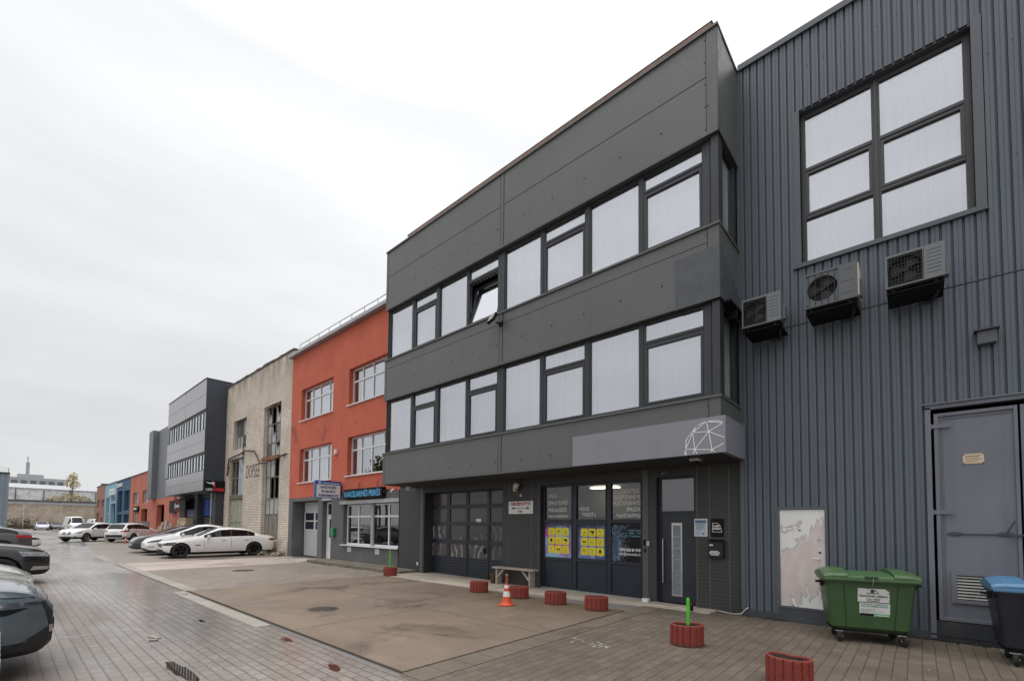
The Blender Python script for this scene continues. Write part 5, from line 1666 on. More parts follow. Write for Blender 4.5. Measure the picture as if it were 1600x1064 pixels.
M_OLDW = mat('weathered frame', (0.17, 0.15, 0.13), 0.85, var=0.4, vs=4, bump=0.3, bs=20)
M_OLDG = mat('grimy pane', (0.12, 0.125, 0.13), 0.2, var=0.5, vs=0.9)
M_MILK = mat('dusty pane', (0.42, 0.43, 0.42), 0.35, var=0.3, vs=1.1, streak=0.4)
M_VOID = mat('black void', (0.008, 0.008, 0.008), 0.9)
def oldwin(x0, x1, z0, z1, nx, zs_, seed, fr=0.07):
    rn = random.Random(seed)
    ed = [x0 + (x1 - x0) * i / nx for i in range(nx + 1)]
    zz = [z0] + zs_ + [z1]
    holes = [(ed[i] + fr / 2, ed[i + 1] - fr / 2, zz[j] + fr / 2, zz[j + 1] - fr / 2) for i in range(nx) for j in range(len(zz) - 1)]
    fb = MB()
    wallgrid(fb, x0, x1, z0, z1, YK + 0.22, YK + 0.28, holes)
    win = fb.build('window', M_OLDW, KB)
    g1 = g2 = bd = gm = MB()
    for a, b_, c_, d in holes:
        low = d < 4.0 and (x1 - x0) < 2.6 and z0 < 1
        k = rn.random()
        if d < 2.7 and z0 < 1:
            nb = 4
            gm.cur = 2
            for q in range(nb):
                w_ = (b_ - a) / nb
                bd.box(a + q * w_, a + (q + 1) * w_ - 0.012, YK + 0.20 - rn.uniform(0, 0.02), YK + 0.219, c_ - 0.03, d + 0.02 - rn.uniform(0, 0.05))
        elif k < 0.42:
            gm.cur = 1
            g2.box(a, b_, YK + 0.245, YK + 0.25, c_, d)
        elif k < 0.68:
            gm.cur = 0
            g1.box(a, b_, YK + 0.245, YK + 0.25, c_, d)
        elif k < 0.88:
            # jagged remains of a broken pane
            m_ = c_ + (d - c_) * rn.uniform(0.3, 0.6)
            gm.cur = 1
            g2.prism_y([(a, c_), (b_, c_), (b_, m_ * 0.9 + c_ * 0.1), (a + (b_ - a) * 0.7, m_ + 0.25), (a + (b_ - a) * 0.45, m_ - 0.1), (a + (b_ - a) * 0.2, d - 0.1), (a, d)], YK + 0.245, YK + 0.25)
    gm.build('pane', [M_OLDG, M_MILK, mat('grey boards', (0.23, 0.205, 0.175), 0.9, var=0.4, vs=3, bump=0.4, bs=15, stretch=(4, 4, 0.5))], win)
    return win
oldwin(-34.05, -31.65, 6.50, 8.42, 4, [7.4], 3)
oldwin(-28.75, -26.25, 0.75, 8.50, 4, [2.2, 3.1, 4.35, 5.45, 6.35, 7.45], 21)
# timber gate with rusted panels above
dk = MB()
dk.box(-34.55, -33.30, YK + 0.14, YK + 0.20, 0.05, 3.25); dk.box(-33.25, -31.97, YK + 0.14, YK + 0.20, 0.05, 3.25)
mpeel = mat('peeling green door', (0.36, 0.37, 0.27), 0.8, var=0.2, vs=1.2, dirt=0.9, dirtcol=(0.22, 0.16, 0.10), stretch=(2.5, 2.5, 0.7), bump=0.3, bs=15)
dg_ = dk.build('timber_gate', mpeel, KB)
dk = MB()
for z in (1.75, 0.5):
    dk.box(-34.55, -33.35, YK + 0.10, YK + 0.139, z, z + 0.14); dk.box(-33.2, -31.97, YK + 0.10, YK + 0.139, z, z + 0.14)
for x in (-34.1, -33.7, -32.85, -32.4):
    dk.box(x, x + 0.02, YK + 0.132, YK + 0.139, 0.66, 3.24)
dk.build('ledge_boards', mpeel, dg_)
MB().box(-34.62, -31.9, YK + 0.05, YK + 0.30, 3.26, 3.48).build('lintel_beam', mat('mossy beam', (0.16, 0.15, 0.10), 0.9, var=0.4, vs=3), KB)
ob_ = MB()
wallgrid(ob_, -34.55, -33.15, 3.5, 5.85, YK + 0.15, YK + 0.22, [(-34.45, -33.85, 3.6, 4.6), (-33.75, -33.25, 3.6, 4.6), (-34.45, -33.85, 4.7, 5.75), (-33.75, -33.25, 4.7, 5.75)])
op = ob_.build('old_frame', M_OLDW, KB)
ob_ = MB()
rn = random.Random(4)
for k in range(14):
    x = -34.45 + rn.random() * 1.15
    z = 3.6 + rn.random() * 1.6
    ob_.box(x, x + rn.uniform(0.05, 0.2), YK + 0.24 + k * 0.004, YK + 0.242 + k * 0.004, z, z + rn.uniform(0.2, 0.7))
ob_.build('rubble_panel', mat('rusty panel', (0.20, 0.11, 0.07), 0.8, var=0.6, vs=5), op)
MB().box(-33.20, -32.0, YK + 0.12, YK + 0.149, 3.5, 5.85).build('sheet_panel', mat('dented sheet', (0.46, 0.50, 0.54), 0.45, 0.2, var=0.35, vs=1.5, bump=0.8, bs=3, dirt=0.4, dirtcol=(0.15, 0.14, 0.13)), op)
tb = MB()
put_text(tb, "DOPSEE", 1.15, -31.4, YK - 0.004, 4.48, 2.2, bold=0.012)
tb.build('painted_lettering', mat('faded paint', (0.13, 0.11, 0.095), 0.9, dirt=0.8, dirtcol=(0.40, 0.33, 0.26)), KB)
S = thing('rusty_pipe', 'bent rusty pipe running across the front of the brick building', 'pipe', (-30, 9.95, 5.2))
pp = [(-34.9, 9.97, 4.9), (-34.72, 9.97, 5.05), (-34.68, 9.97, 5.60), (-34.46, 9.95, 5.98), (-32.23, 9.93, 6.10), (-31.32, 9.93, 6.22), (-29.79, 9.93, 6.02), (-28.85, 9.93, 5.22), (-28.0, 9.93, 5.14), (-27.08, 9.93, 5.25), (-25.1, 9.95, 5.42)]
MB().tube(pp, 0.045, 8).build('pipe', mat('rust', (0.10, 0.06, 0.045), 0.85, var=0.4, vs=5), S)
MB().box(-28.6, -26.2, 9.90, 10.04, 5.30, 5.48).build('rusted_beam', mat('orange rust', (0.26, 0.11, 0.05), 0.9, var=0.5, vs=4), S)
rb = MB()
for x, z in ((-34.68, 5.4), (-31.9, 6.1), (-25.6, 5.38)):
    rb.box(x - 0.05, x + 0.05, 9.93, 10.05, z - 0.05, z + 0.05)
rb.cyl((-31.85, 9.97, 5.5), (-31.85, 9.97, 6.7), 0.03, n=6)
rb.build('holder', M_TRIMD, S)

# ================================================================== DARK METAL BAY BUILDING
YM = 8.8
DB = thing('metal_bay_building', 'dark metal clad shop building with an overhanging two storey box and strip windows', 'building', (-41, 10, 0))
M_MET = ribbed('sky sheen satin metal', (0.31, 0.312, 0.32), 0.09, 0.0, 0.28, 0.05, 2, 0.9, 0.05)  # front bands: grazing sky sheen is put into the pale base colour
M_METD = mat('shaded navy metal', (0.045, 0.052, 0.068), 0.55, var=0.1)  # side face of the cladding, its shade put into the dark colour
MX0, MX1 = -46.2, -35.62
for z0, z1 in ((9.38, 11.40), (6.46, 7.98), (3.85, 5.18)):
    pb = MB()
    for x0, x1 in ((MX0, -40.87), (-40.83, MX1 - 0.01)):
        pb.box(x0, x1, YM, YM + 0.12, z0, z1)
    pb.box(MX0 + 0.01, MX1 - 0.02, YM + 0.12, 10.5, z0, z1)
    pn = pb.build('cladding_band', M_MET, DB, bevel=0.008)
    MB().box(MX0 + 0.02, MX1 - 0.03, YM - 0.004, YM - 0.001, (z0 + z1) / 2 - 0.01, (z0 + z1) / 2 + 0.01).build('seam', M_TRIMD, pn)
pb = MB()
pb.box(MX1 - 0.0095, MX1 + 0.02, YM, 10.5, 3.85, 11.42)
pb.build('side_cladding', M_METD, DB)
pb = MB()
pb.box(MX0 - 0.03, MX1 + 0.04, YM - 0.03, 10.5, 11.421, 11.47)
pb.build('roof_edge', M_TRIMD, DB)
M_STRIPG = glass('strip glass', 0.45)
for z0, z1 in ((7.981, 9.379), (5.181, 6.459)):
    fb = MB()
    ed = [MX0 + 0.1 + k * (MX1 - MX0 - 0.3) / 14 for k in range(15)]
    hs = []
    for k in range(14):
        if k % 5 == 4 and False:
            continue
        hs.append((ed[k] + 0.06, ed[k + 1] - (0.16 if k % 2 else 0.06), z0 + 0.10, z1 - 0.14))
    wallgrid(fb, MX0 + 0.04, MX1 - 0.04, z0, z1, YM + 0.10, YM + 0.16, hs)
    win = fb.build('strip_window', M_FRAME, DB)
    pb, bl = MB(), MB()
    for h in hs:
        pb.box(h[0], h[1], YM + 0.13, YM + 0.136, h[2], h[3])
        bl.box(h[0], h[1], YM + 0.20, YM + 0.21, h[2], h[3])
    pb.build('pane', M_STRIPG, win)
    bl.build('blind', MATS['white blind'], win)
# recessed part on its left, ground floor shop
lb = MB()
lb.box(-58.0, MX0 - 0.01, 10.0, 22, 4.0, 10.75); lb.box(-58.0, -56.2, 9.55, 9.999, 4.0, 10.75)
lb.build('side_block', mat('side block metal', (0.17, 0.18, 0.20), 0.5, var=0.06), DB)
fb = MB()
fb.box(-52.6, -46.9, 9.93, 9.999, 5.6, 7.4)
sw_ = fb.build('recessed_window', M_FRAME, DB)
fb = MB()
for k in range(3):
    fb.box(-52.4 + k * 1.85, -50.8 + k * 1.85, 9.91, 9.929, 5.75, 7.25)
fb.build('pane', mat('dark pane', (0.05, 0.055, 0.065), 0.1), sw_)
gb = MB()
M_SHOPD = mat('dark shop wall', (0.050, 0.052, 0.058), 0.6, var=0.1)
wallgrid(gb, -47.2, -35.65, 0, 3.84, 10.0, 10.3, [(-45.3, -41.9, 0.2, 3.5), (-40.5, -37.9, 0.2, 3.5)])
gb.box(-41.35, -40.55, 9.7, 9.999, 0, 3.84)
gb.box(-36.2, -35.6, 9.55, 9.999, 0, 3.95)
gb.build('shop_wall', M_SHOPD, DB)
MB().box(-47.2, -35.65, 10.31, 22, 0, 3.9).build('inner_wall', M_DARKIN, DB)
mpic = poster_mat('blue photo print', (0.02, 0.06, 0.30), (0.05, 0.16, 0.50), (0.55, 0.62, 0.75), (0.04, 0.08, 0.35), 4)
pb = MB()
pb.box(-40.4, -39.4, 10.10, 10.12, 2.2, 3.45); pb.box(-39.25, -38.35, 10.10, 10.12, 2.2, 3.45)
wd = pb.build('window_print', mpic, DB)
MB().box(-38.3, -37.95, 10.10, 10.12, 2.2, 3.45).build('white_strip', M_WHITEP, wd)
pb = MB()
pb.box(-40.3, -38.3, 10.10, 10.14, 0.2, 2.12)
pb.build('glass_door', mat('bronze door glass', (0.10, 0.095, 0.07), 0.15, var=0.3), DB)
pb = MB()
pb.box(-45.2, -42.0, 10.10, 10.12, 2.15, 2.75)
pb.build('shop_window', poster_mat('shop display', (0.55, 0.5, 0.6), (0.10, 0.10, 0.22), (0.6, 0.25, 0.25), (0.2, 0.2, 0.4), 6), DB)
pb = MB()
pb.box(-45.2, -42.0, 10.10, 10.13, 0.2, 2.12)
pb.build('lower_window', mat('dark glazing', (0.03, 0.032, 0.035), 0.12), DB)
S = thing('corner_shop_sign', 'black and red light box reading CITY with a white leaping mark', 'sign', (-35.5, 9.4, 3.7))
MB().box(-35.599, -35.42, 8.86, 10.03, 3.74, 4.52).build('sign_box', M_BLACK, S, bevel=0.008)
tb = MB()
put_text(tb, "CITY", 0.22, -35.416, 8.92, 3.83, 0.42, axis='x', bold=0.006)
tb.add([(-35.416, y, z) for y, z in ((8.92, 4.42), (9.10, 4.38), (9.28, 4.40), (9.36, 4.48), (9.38, 4.38), (9.42, 4.12), (9.34, 4.22), (9.30, 4.30), (9.12, 4.31), (8.98, 4.36))], [tuple(range(10))])
tb.build('logo', M_LETW, S)
tb = MB()
tb.add([(-35.4155, y, z) for y, z in ((9.38, 3.83), (9.99, 3.83), (9.99, 4.04), (9.46, 4.04), (9.46, 4.44), (9.38, 4.44))], [tuple(range(6))])
tb.build('red_field', mat('sign red', (0.50, 0.015, 0.025), 0.4), S)
S = thing('shop_awning', 'black awning with a red ring and white Queen lettering under the dark metal overhang', 'awning', (-45, 9.4, 2.5))
MB().add([(-46.6, 9.99, 3.75), (-41.6, 9.99, 3.75), (-41.6, 9.2, 3.42), (-46.6, 9.2, 3.42), (-46.6, 9.99, 3.70), (-41.6, 9.99, 3.70), (-41.6, 9.2, 3.37), (-46.6, 9.2, 3.37)],
         [(0, 3, 2, 1), (4, 5, 6, 7), (0, 1, 5, 4), (1, 2, 6, 5), (2, 3, 7, 6), (3, 0, 4, 7)]).build('canopy', mat('black canvas', (0.012, 0.011, 0.012), 0.8), S)
MB().box(-46.6, -41.6, 9.17, 9.199, 2.55, 3.45).build('valance', MATS['black canvas'], S)
tb = MB()
put_text(tb, "Queen", 0.46, -44.1, 9.166, 2.88, 1.5, 'CENTER', 0.008)
tb.build('lettering', M_LETW, S)
tb = MB()
for k in range(28):
    t0, t1 = 2 * math.pi * k / 28, 2 * math.pi * (k + 1) / 28
    if 0.12 < (k / 14) % 1 < 0.34 or 0.66 < (k / 14) % 1 < 0.88 or True:
        if abs(math.sin((t0 + t1) / 2)) < 0.35:
            continue
        tb.quad(*[(-44.1 + 0.85 * q * math.cos(t), 9.167, 3.0 + 0.40 * q * math.sin(t)) for q, t in ((0.86, t0), (1, t0), (1, t1), (0.86, t1))])
tb.build('ring', M_LETR, S)
tb = MB()
tb.box(-46.62, -46.56, 9.17, 9.99, 2.5, 2.54); tb.cyl((-46.6, 9.2, 0), (-46.6, 9.2, 2.5), 0.03, n=8)
tb.build('post', M_STEEL, S)
S = thing('hanging_sign', 'small dark rounded sign on the red wall beside the Queen awning', 'sign', (-48.7, 9.8, 2.7))
MB().prism_y(rrect(-49.6, -47.9, 2.48, 3.02, 0.15), 9.80, 9.90).build('panel', mat('sign slate', (0.05, 0.06, 0.065), 0.4), S)
MB().prism_y(rrect(-49.4, -48.1, 2.60, 2.90, 0.1), 9.79, 9.799).build('print', mat('sign print', (0.20, 0.22, 0.22), 0.5, var=0.5, vs=4), S)
S = thing('info_board', 'small black info board with red and white print beside the dark shop door', 'sign', (-37, 9.9, 2.3))
MB().box(-37.5, -36.4, 9.92, 9.999, 2.3, 3.0).build('board', M_BLACK, S)
tb = MB()
tb.box(-37.35, -36.95, 9.91, 9.919, 2.65, 2.92); tb.box(-37.3, -37.0, 9.91, 9.919, 2.40, 2.60)
tb.build('white_print', M_LETW, S)
MB().box(-36.9, -36.55, 9.91, 9.919, 2.40, 2.70).build('red_print', M_LETR, S)
S = thing('drain_pipe', 'thin pale rain pipe on the dark shop beside the brick building', 'pipe', (-36.3, 9.5, 0))
MB().cyl((-36.3, 9.5, 0), (-36.3, 9.5, 3.84), 0.05, n=8).build('pipe', M_STEEL, S)
MB().cyl((-36.3, 9.5, 2.0), (-36.3, 9.5, 2.06), 0.07, n=8).build('clamp', M_TRIMD, S)

# ================================================================== LOW BUILDINGS FURTHER DOWN THE ROW
def low(name, label, x0, x1, zt, mt, holes, yb=22, xr=None):
    Bq = thing(name, label, 'building', ((x0 + x1) / 2, 10, 0))
    wb = MB()
    wallgrid(wb, x0, x1, 0, zt, 10.0, 10.4, holes)
    wb.box(x0, x0 + 0.3, 10.4, yb, 0, zt - 0.1); wb.box(x1 - 0.3, x1, 10.4, yb, 0, zt - 0.1)
    wb.box(x0 + 0.3, x1 - 0.3, 11.6, 11.7, 0, zt - 0.15)
    wb.build('wall', mt, Bq)
    MB().box(x0 - 0.02, xr or x1 + 0.02, 9.93, yb, zt, zt + 0.10).build('roof', M_TRIMD, Bq)
    return Bq
M_TERRA = mat('terracotta plaster', (0.50, 0.155, 0.105), 0.85, var=0.15, vs=0.5, streak=0.3)
M_BROWN = mat('brown plaster', (0.36, 0.17, 0.12), 0.85, var=0.15, vs=0.5, streak=0.3)
M_LBLUE = mat('light blue plaster', (0.28, 0.48, 0.58), 0.8, var=0.1, vs=0.5)
M_DBLUE = mat('dark blue plaster', (0.055, 0.125, 0.21), 0.8, var=0.1, vs=0.5)
LB = low('terracotta_building', 'low terracotta building between the blue building and the dark metal bay', -70.25, -47.2, 7.0, M_TERRA,
         [(-68.3, -65.35, 3.72, 5.08), (-63.0, -60.2, 3.73, 5.10), (-63.4, -60.3, 0, 3.1), (-67.9, -65.8, 0.2, 3.35), (-55.9, -52.7, 0, 3.38), (-49.1, -47.8, 3.15, 3.95), (-58.02, -47.0, 3.99, 7.2)], xr=-58.02)
for a, b_, c_, d in ((-68.3, -65.35, 3.72, 5.08), (-63.0, -60.2, 3.73, 5.10)):
    pvc(a, b_, c_, d, 10.15, LB, [a + (b_ - a) / 3, a + 2 * (b_ - a) / 3], None, gl=M_GLASSR, blind=lambda q, z: True, sill=False)
pvc(-67.9, -65.8, 0.2, 3.35, 10.1, LB, [-66.9], 2.3, gl=M_GLASSR, sill=False, name='shop_window')
pvc(-49.1, -47.8, 3.15, 3.95, 10.1, LB, [-48.4], None, gl=M_GLASSR, sill=False)
pb = MB()
pb.box(-63.4, -60.3, 11.0, 11.1, 0, 3.1); pb.box(-55.9, -52.7, 11.0, 11.1, 0, 3.38)
pb.build('garage_door', mat('dark red door', (0.16, 0.045, 0.035), 0.7), LB)
MB().box(-64.9, -59.0, 9.94, 9.999, 0, 1.75).build('grey_dado', mat('grey dado', (0.16, 0.165, 0.175), 0.8), LB)
S = thing('black_shop_sign', 'small black shop sign with white scribble on the terracotta building', 'sign', (-66, 9.8, 3))
MB().box(-67.3, -64.4, 9.86, 9.999, 2.82, 3.42).build('panel', M_BLACK, S)
tb = MB()
tb.tube([(-66.7, 9.84, 3.02), (-66.3, 9.84, 3.25), (-66.0, 9.84, 3.05), (-65.6, 9.84, 3.22), (-65.1, 9.84, 3.12)], 0.05, 5)
tb.build('scribble', M_LETW, S)
BL = low('dark_blue_building', 'dark blue shopfront building with white sign next to the terracotta building', -80.35, -70.3, 7.02, M_DBLUE, [(-79.3, -75.6, 2.95, 5.7), (-74.5, -70.8, 3.1, 5.6), (-79.0, -75.6, 0, 2.65), (-74.3, -70.8, 0, 2.65)])
for a, b_, c_, d in ((-79.3, -75.6, 2.95, 5.7), (-74.5, -70.8, 3.1, 5.6), (-79.0, -75.6, 0.1, 2.65), (-74.3, -70.8, 0.1, 2.65)):
    pvc(a, b_, c_, d, 10.2, BL, [a + (b_ - a) / 2], None, mt=M_DBLUE, gl=glass('blue shop glass', 0.25), sill=False)
S = thing('white_sign_letters', 'white lettering sign near the top of the dark blue building', 'sign', (-77.8, 9.9, 6.2))
MB().box(-79.6, -75.8, 9.90, 9.999, 6.22, 6.66).build('panel', mat('pale sign', (0.7, 0.7, 0.7), 0.5, var=0.1), S)
MB().box(-79.4, -76.0, 9.89, 9.899, 6.35, 6.48).build('print', mat('grey print', (0.45, 0.47, 0.5), 0.5), S)
LBB = low('light_blue_building', 'light blue building with a white sign board at the far end of the row', -90.85, -80.4, 7.06, M_LBLUE, [(-85.0, -80.9, 0, 4.2), (-89.4, -86.2, 0.2, 5.15), (-84.6, -81.0, 4.5, 5.25)])
pvc(-89.4, -86.2, 0.2, 5.15, 10.15, LBB, [-87.8], 2.8, gl=M_GLASSR, sill=False)
pvc(-84.6, -81.0, 4.5, 5.25, 10.15, LBB, [-82.8], None, gl=M_GLASSR, sill=False)
MB().box(-85.0, -80.9, 10.6, 10.7, 0, 4.2).build('garage_door', mat('teal door', (0.10, 0.24, 0.32), 0.6), LBB)
S = thing('white_sign_board', 'square white sign board on the light blue building', 'sign', (-83.6, 9.9, 5.3))
MB().box(-86.0, -81.3, 9.88, 9.999, 5.4, 6.25).build('board', M_WHITEP, S)
MB().box(-85.6, -81.7, 9.87, 9.879, 5.7, 5.95).build('print', mat('faint print', (0.55, 0.57, 0.6), 0.5), S)
BR = low('brown_building', 'brown plastered building at the far left end of the row', -100.0, -90.9, 7.25, M_BROWN, [(-99.2, -96.1, 3.85, 5.15), (-94.3, -91.0, 3.82, 5.08), (-99.1, -96.0, 0.4, 3.1), (-94.4, -92.8, 0, 2.4)])
for a, b_, c_, d in ((-99.2, -96.1, 3.85, 5.15), (-94.3, -91.0, 3.82, 5.08), (-99.1, -96.0, 0.4, 3.1)):
    pvc(a, b_, c_, d, 10.15, BR, [(a + b_) / 2], None, gl=M_GLASSR, sill=False)
MB().box(-94.4, -92.8, 10.4, 10.5, 0, 2.4).build('door', M_BLACK, BR)
MB().box(-100.0, -98.2, 10.4, 12, 7.351, 7.85).build('roof_hatch', M_TRIMD, BR)

# ================================================================== END OF THE YARD
WL = thing('concrete_panel_wall', 'long weathered concrete panel wall closing the far end of the yard', 'wall', (-141, 12, 0))
M_CPW = mat('weathered panel', (0.46, 0.385, 0.30), 0.9, var=0.25, vs=0.6, streak=0.4, dirt=0.5, dirtcol=(0.13, 0.11, 0.08), bump=0.3, bs=4)
rn = random.Random(8)
for k in range(9):
    y0 = -14 + k * 5.6
    pb = MB()
    for q in range(5):
        pb.box(-141.3, -141 + rn.uniform(-0.04, 0.06), y0 + 0.04, y0 + 5.5, q * 1.05 + 0.02, q * 1.05 + 1.0)
    pb.build('wall_panel', M_CPW, WL)
pb = MB()
pb.box(-141.5, -140.8, -14, 36, 5.26, 5.75)
pb.build('coping', mat('grey coping', (0.33, 0.34, 0.35), 0.7, var=0.2), WL)
pb = MB()
pb.box(-141.6, -141.35, -14, 36, 5.751, 6.2)
pb.build('kerb_beam', mat('dark beam', (0.10, 0.09, 0.085), 0.8), WL)
GWK = thing('glazed_workshop', 'long low workshop with whitish glazed panels rising behind the concrete wall', 'building', (-150, 15, 0))
M_GLZ = mat('sky reflection glazing', (0.68, 0.69, 0.71), 0.4, var=0.30, vs=0.9, dirt=0.6, dirtcol=(0.34, 0.31, 0.30))  # whitish colour paints the sky reflected in the glazing, plus dirt
pb = MB()
for k in range(10):
    pb.box(-149.8, -149.6, -16 + k * 4.4, -16 + k * 4.4 + 4.25, 0, 9.3 - 0.035 * k * 1.2)
pb.build('glazed_panel', M_GLZ, GWK)
MB().add([(-149.5, -16, 9.35), (-149.5, 30, 8.85), (-165, 30, 10.6), (-165, -16, 11.1), (-149.5, -16, 9.15), (-149.5, 30, 8.65), (-165, 30, 10.4), (-165, -16, 10.9)],
         [(0, 1, 2, 3), (7, 6, 5, 4), (4, 5, 1, 0), (5, 6, 2, 1), (6, 7, 3, 2), (7, 4, 0, 3)]).build('roof', mat('pale roof', (0.42, 0.43, 0.45), 0.6, var=0.1), GWK)
pb = MB()
for k in range(11):
    pb.box(-149.55, -149.4, -16 + k * 4.4 - 0.12, -16 + k * 4.4 + 0.0, 0, 9.2 - 0.05 * k)
pb.build('steel_post', M_TRIMD, GWK)
FB = thing('far_flat_block', 'distant grey flat roofed block with a small roof tower behind the workshop', 'building', (-230, 5, 0))
MB().box(-245, -225, -6, 14.5, 0, 16.4).build('wall', mat('distant concrete', (0.44, 0.45, 0.47), 0.85, var=0.15, vs=0.3), FB)
pb = MB()
pb.box(-240, -232, 2.6, 9.0, 16.4, 18.0); pb.box(-236.3, -235.2, 4.6, 5.5, 18.0, 22.5); pb.cyl((-235.8, 5.0, 22.5), (-235.8, 5.0, 24.5), 0.15, n=6)
pb.build('roof_tower', mat('tower concrete', (0.36, 0.37, 0.38), 0.85), FB)
pb = MB()
for k in range(9):
    pb.box(-224.95, -224.9, -5.4 + k * 2.2, -4.0 + k * 2.2, 14.2, 15.4)
pb.build('window_row', mat('distant pane', (0.14, 0.15, 0.17), 0.2), FB)
PB = thing('pale_metal_building', 'pale blue grey sheet clad building with roof rail at the left edge of the yard', 'building', (-92, -4, 0))
pb = MB()
n = 44
prof = []
for k in range(n):
    y = 0.28 - k * 0.45
    prof += [(y, 0), (y - 0.2, 0), (y - 0.24, -0.06), (y - 0.41, -0.06)]
vs, fs = [], []
for y, d in prof:
    vs += [(-85 + d, y, 0), (-85 + d, y, 7.6)]
for i in range(len(prof) - 1):
    fs.append((2 * i + 2, 2 * i, 2 * i + 1, 2 * i + 3))
pb.add(vs, fs)
pb.box(-99, -85.1, -19.5, 0.27, 0, 7.55)
pb.build('wall', mat('pale blue sheet', (0.22, 0.27, 0.31), 0.5, var=0.08), PB)
MB().box(-99.1, -84.9, -19.6, 0.33, 7.6, 7.76).build('roof_edge', M_TRIMD, PB)
rb = MB()
for k in range(14):
    rb.cyl((-85.1, 0.2 - k * 1.4, 7.76), (-85.1, 0.2 - k * 1.4, 8.35), 0.03, n=5)
for k in range(8):
    rb.cyl((-85.1 - k * 1.9, 0.2, 7.76), (-85.1 - k * 1.9, 0.2, 8.35), 0.03, n=5)
for z in (8.05, 8.35):
    rb.cyl((-85.1, 0.2, z), (-85.1, -18.5, z), 0.03, n=5); rb.cyl((-85.1, 0.2, z), (-98.5, 0.2, z), 0.03, n=5)
rb.build('roof_rail', M_STEEL, PB)

# ------------------------------------------------------------------ trees
def leafmat(name, c1, c2):
    mt, t, b, o = nmat(name)
    N = NB(t)
    tcn = N.n('ShaderNodeTexCoord').outputs['Object']
    rn_ = N.n('ShaderNodeNewGeometry').outputs['Random Per Island']
    t.links.new(N.mix(N.ramp(N.math('ADD', N.math('MULTIPLY', rn_, 0.6), N.math('MULTIPLY', N.noise(tcn, 0.9, 3), 0.4)), 0.2, 0.8), c1, c2), b.inputs['Base Color'])
    b.inputs['Roughness'].default_value = 0.6
    return mt
M_BARK = mat('bark', (0.10, 0.08, 0.065), 0.9, var=0.3, vs=4)
def tree(label, x, y, zc, blobs, leaf, n, ls, mt, seed, group=None, trunk=0.2):
    rn = random.Random(seed)
    T_ = thing('tree', label, 'tree', (x, y, 0), 0, group)
    tb = MB()
    tb.cyl((x, y, 0), (x + 0.1, y, zc * 0.5), trunk, trunk * 0.75, 8)
    tb.cyl((x + 0.1, y, zc * 0.5), (x, y + 0.1, zc), trunk * 0.75, trunk * 0.35, 8)
    for bx, by, bz, br in blobs:
        tb.cyl((x + 0.1, y, zc * 0.55), (x + bx * 0.8, y + by * 0.8, bz), trunk * 0.4, trunk * 0.08, 6)
    tb.build('trunk', M_BARK, T_)
    lb = MB()
    tot = sum(b_[3] ** 2 for b_ in blobs)
    for bx, by, bz, br in blobs:
        for k in range(int(n * br * br / tot)):
            while True:
                p = Vector((rn.uniform(-1, 1), rn.uniform(-1, 1), rn.uniform(-1, 1)))
                if 0.25 < p.length < 1:
                    break
            p = p * (0.75 + 0.25 * rn.random() + 0.12 * math.sin(5 * p.x + seed) * math.sin(4 * p.z))
            c_ = Vector((x + bx, y + by, bz)) + p * br
            s = ls * rn.uniform(0.6, 1.3)
            u = Vector((rn.gauss(0, 1), rn.gauss(0, 1), rn.gauss(0, 1))).normalized() * s
            v_ = u.orthogonal().normalized() * s * 0.6
            lb.add([c_ - u, c_ + v_, c_ + u, c_ - v_], [(0, 1, 2, 3)])
    lb.build('crown', mt, T_)
    return T_
M_AUT = leafmat('autumn leaves', (0.36, 0.29, 0.12), (0.62, 0.54, 0.30))
tree('slender autumn tree with yellowing crown rising above the far concrete wall', -145, 10.2, 9.5,
     [(0, 0, 11.3, 1.3), (0, 0.5, 10.0, 1.1), (0, -0.5, 10.3, 1.0), (0, 0.2, 12.1, 0.9)], 0, 520, 0.17, M_AUT, 4)
tree('broad yellow bush peeping over the concrete wall at the foot of the slender tree', -144, 10.0, 5.5,
     [(0, -2.3, 6.4, 1.1), (0, -0.8, 7.0, 1.25), (0, 0.8, 7.1, 1.25), (0, 2.2, 6.6, 1.2), (0, 3.0, 6.2, 0.9), (0, -3.4, 6.2, 0.8)], 0, 900, 0.17, M_AUT, 6)
M_GRN = leafmat('yellow green leaves', (0.05, 0.065, 0.012), (0.20, 0.20, 0.04))
for k, (x, y) in enumerate(((-52, -13), (-60, -17))):
    tree(('yellow green tree across the yard, mirrored in the first floor window of the red building', 'second yellow green tree across the yard behind the mirrored one', 'third yellow green tree across the yard, closest to the main road side')[k],
         x, y, 6.5, [(0, 0, 8.5, 2.6), (1.5, 0.6, 7.0, 2.0), (-1.4, -0.5, 7.2, 2.1), (0.3, 1.4, 6.0, 1.8)], 0, 1600, 0.28, M_GRN, 20 + k, 'trees across the yard')

# ================================================================== PLANTERS, CONE, BENCH, BINS AND OTHER SMALL THINGS
mt, t, b, o = nmat('red pebble concrete')
N = NB(t)
tcn = N.n('ShaderNodeTexCoord').outputs['Object']
vo = N.n('ShaderNodeTexVoronoi', {'Vector': tcn, 'Scale': 75.0})
c = N.mix(N.ramp(vo.outputs['Distance'], 0.1, 0.6), (0.38, 0.062, 0.042), (0.20, 0.030, 0.021))
c = N.mix(N.ramp(N.noise(tcn, 7, 6, 0.7), 0.48, 0.7), c, (0.22, 0.045, 0.033))
zz = N.n('ShaderNodeSeparateXYZ', {0: tcn}).outputs[2]
grime = N.math('MULTIPLY', N.ramp(N.math('ADD', zz, N.math('MULTIPLY', N.noise(tcn, 9, 5), 0.12)), 0.13, 0.05), 0.85)
c = N.mix(grime, c, (0.055, 0.05, 0.025))
t.links.new(c, b.inputs['Base Color'])
b.inputs['Roughness'].default_value = 0.75
bn = N.n('ShaderNodeBump', {'Strength': 0.7, 'Distance': 0.01, 'Height': vo.outputs['Distance']})
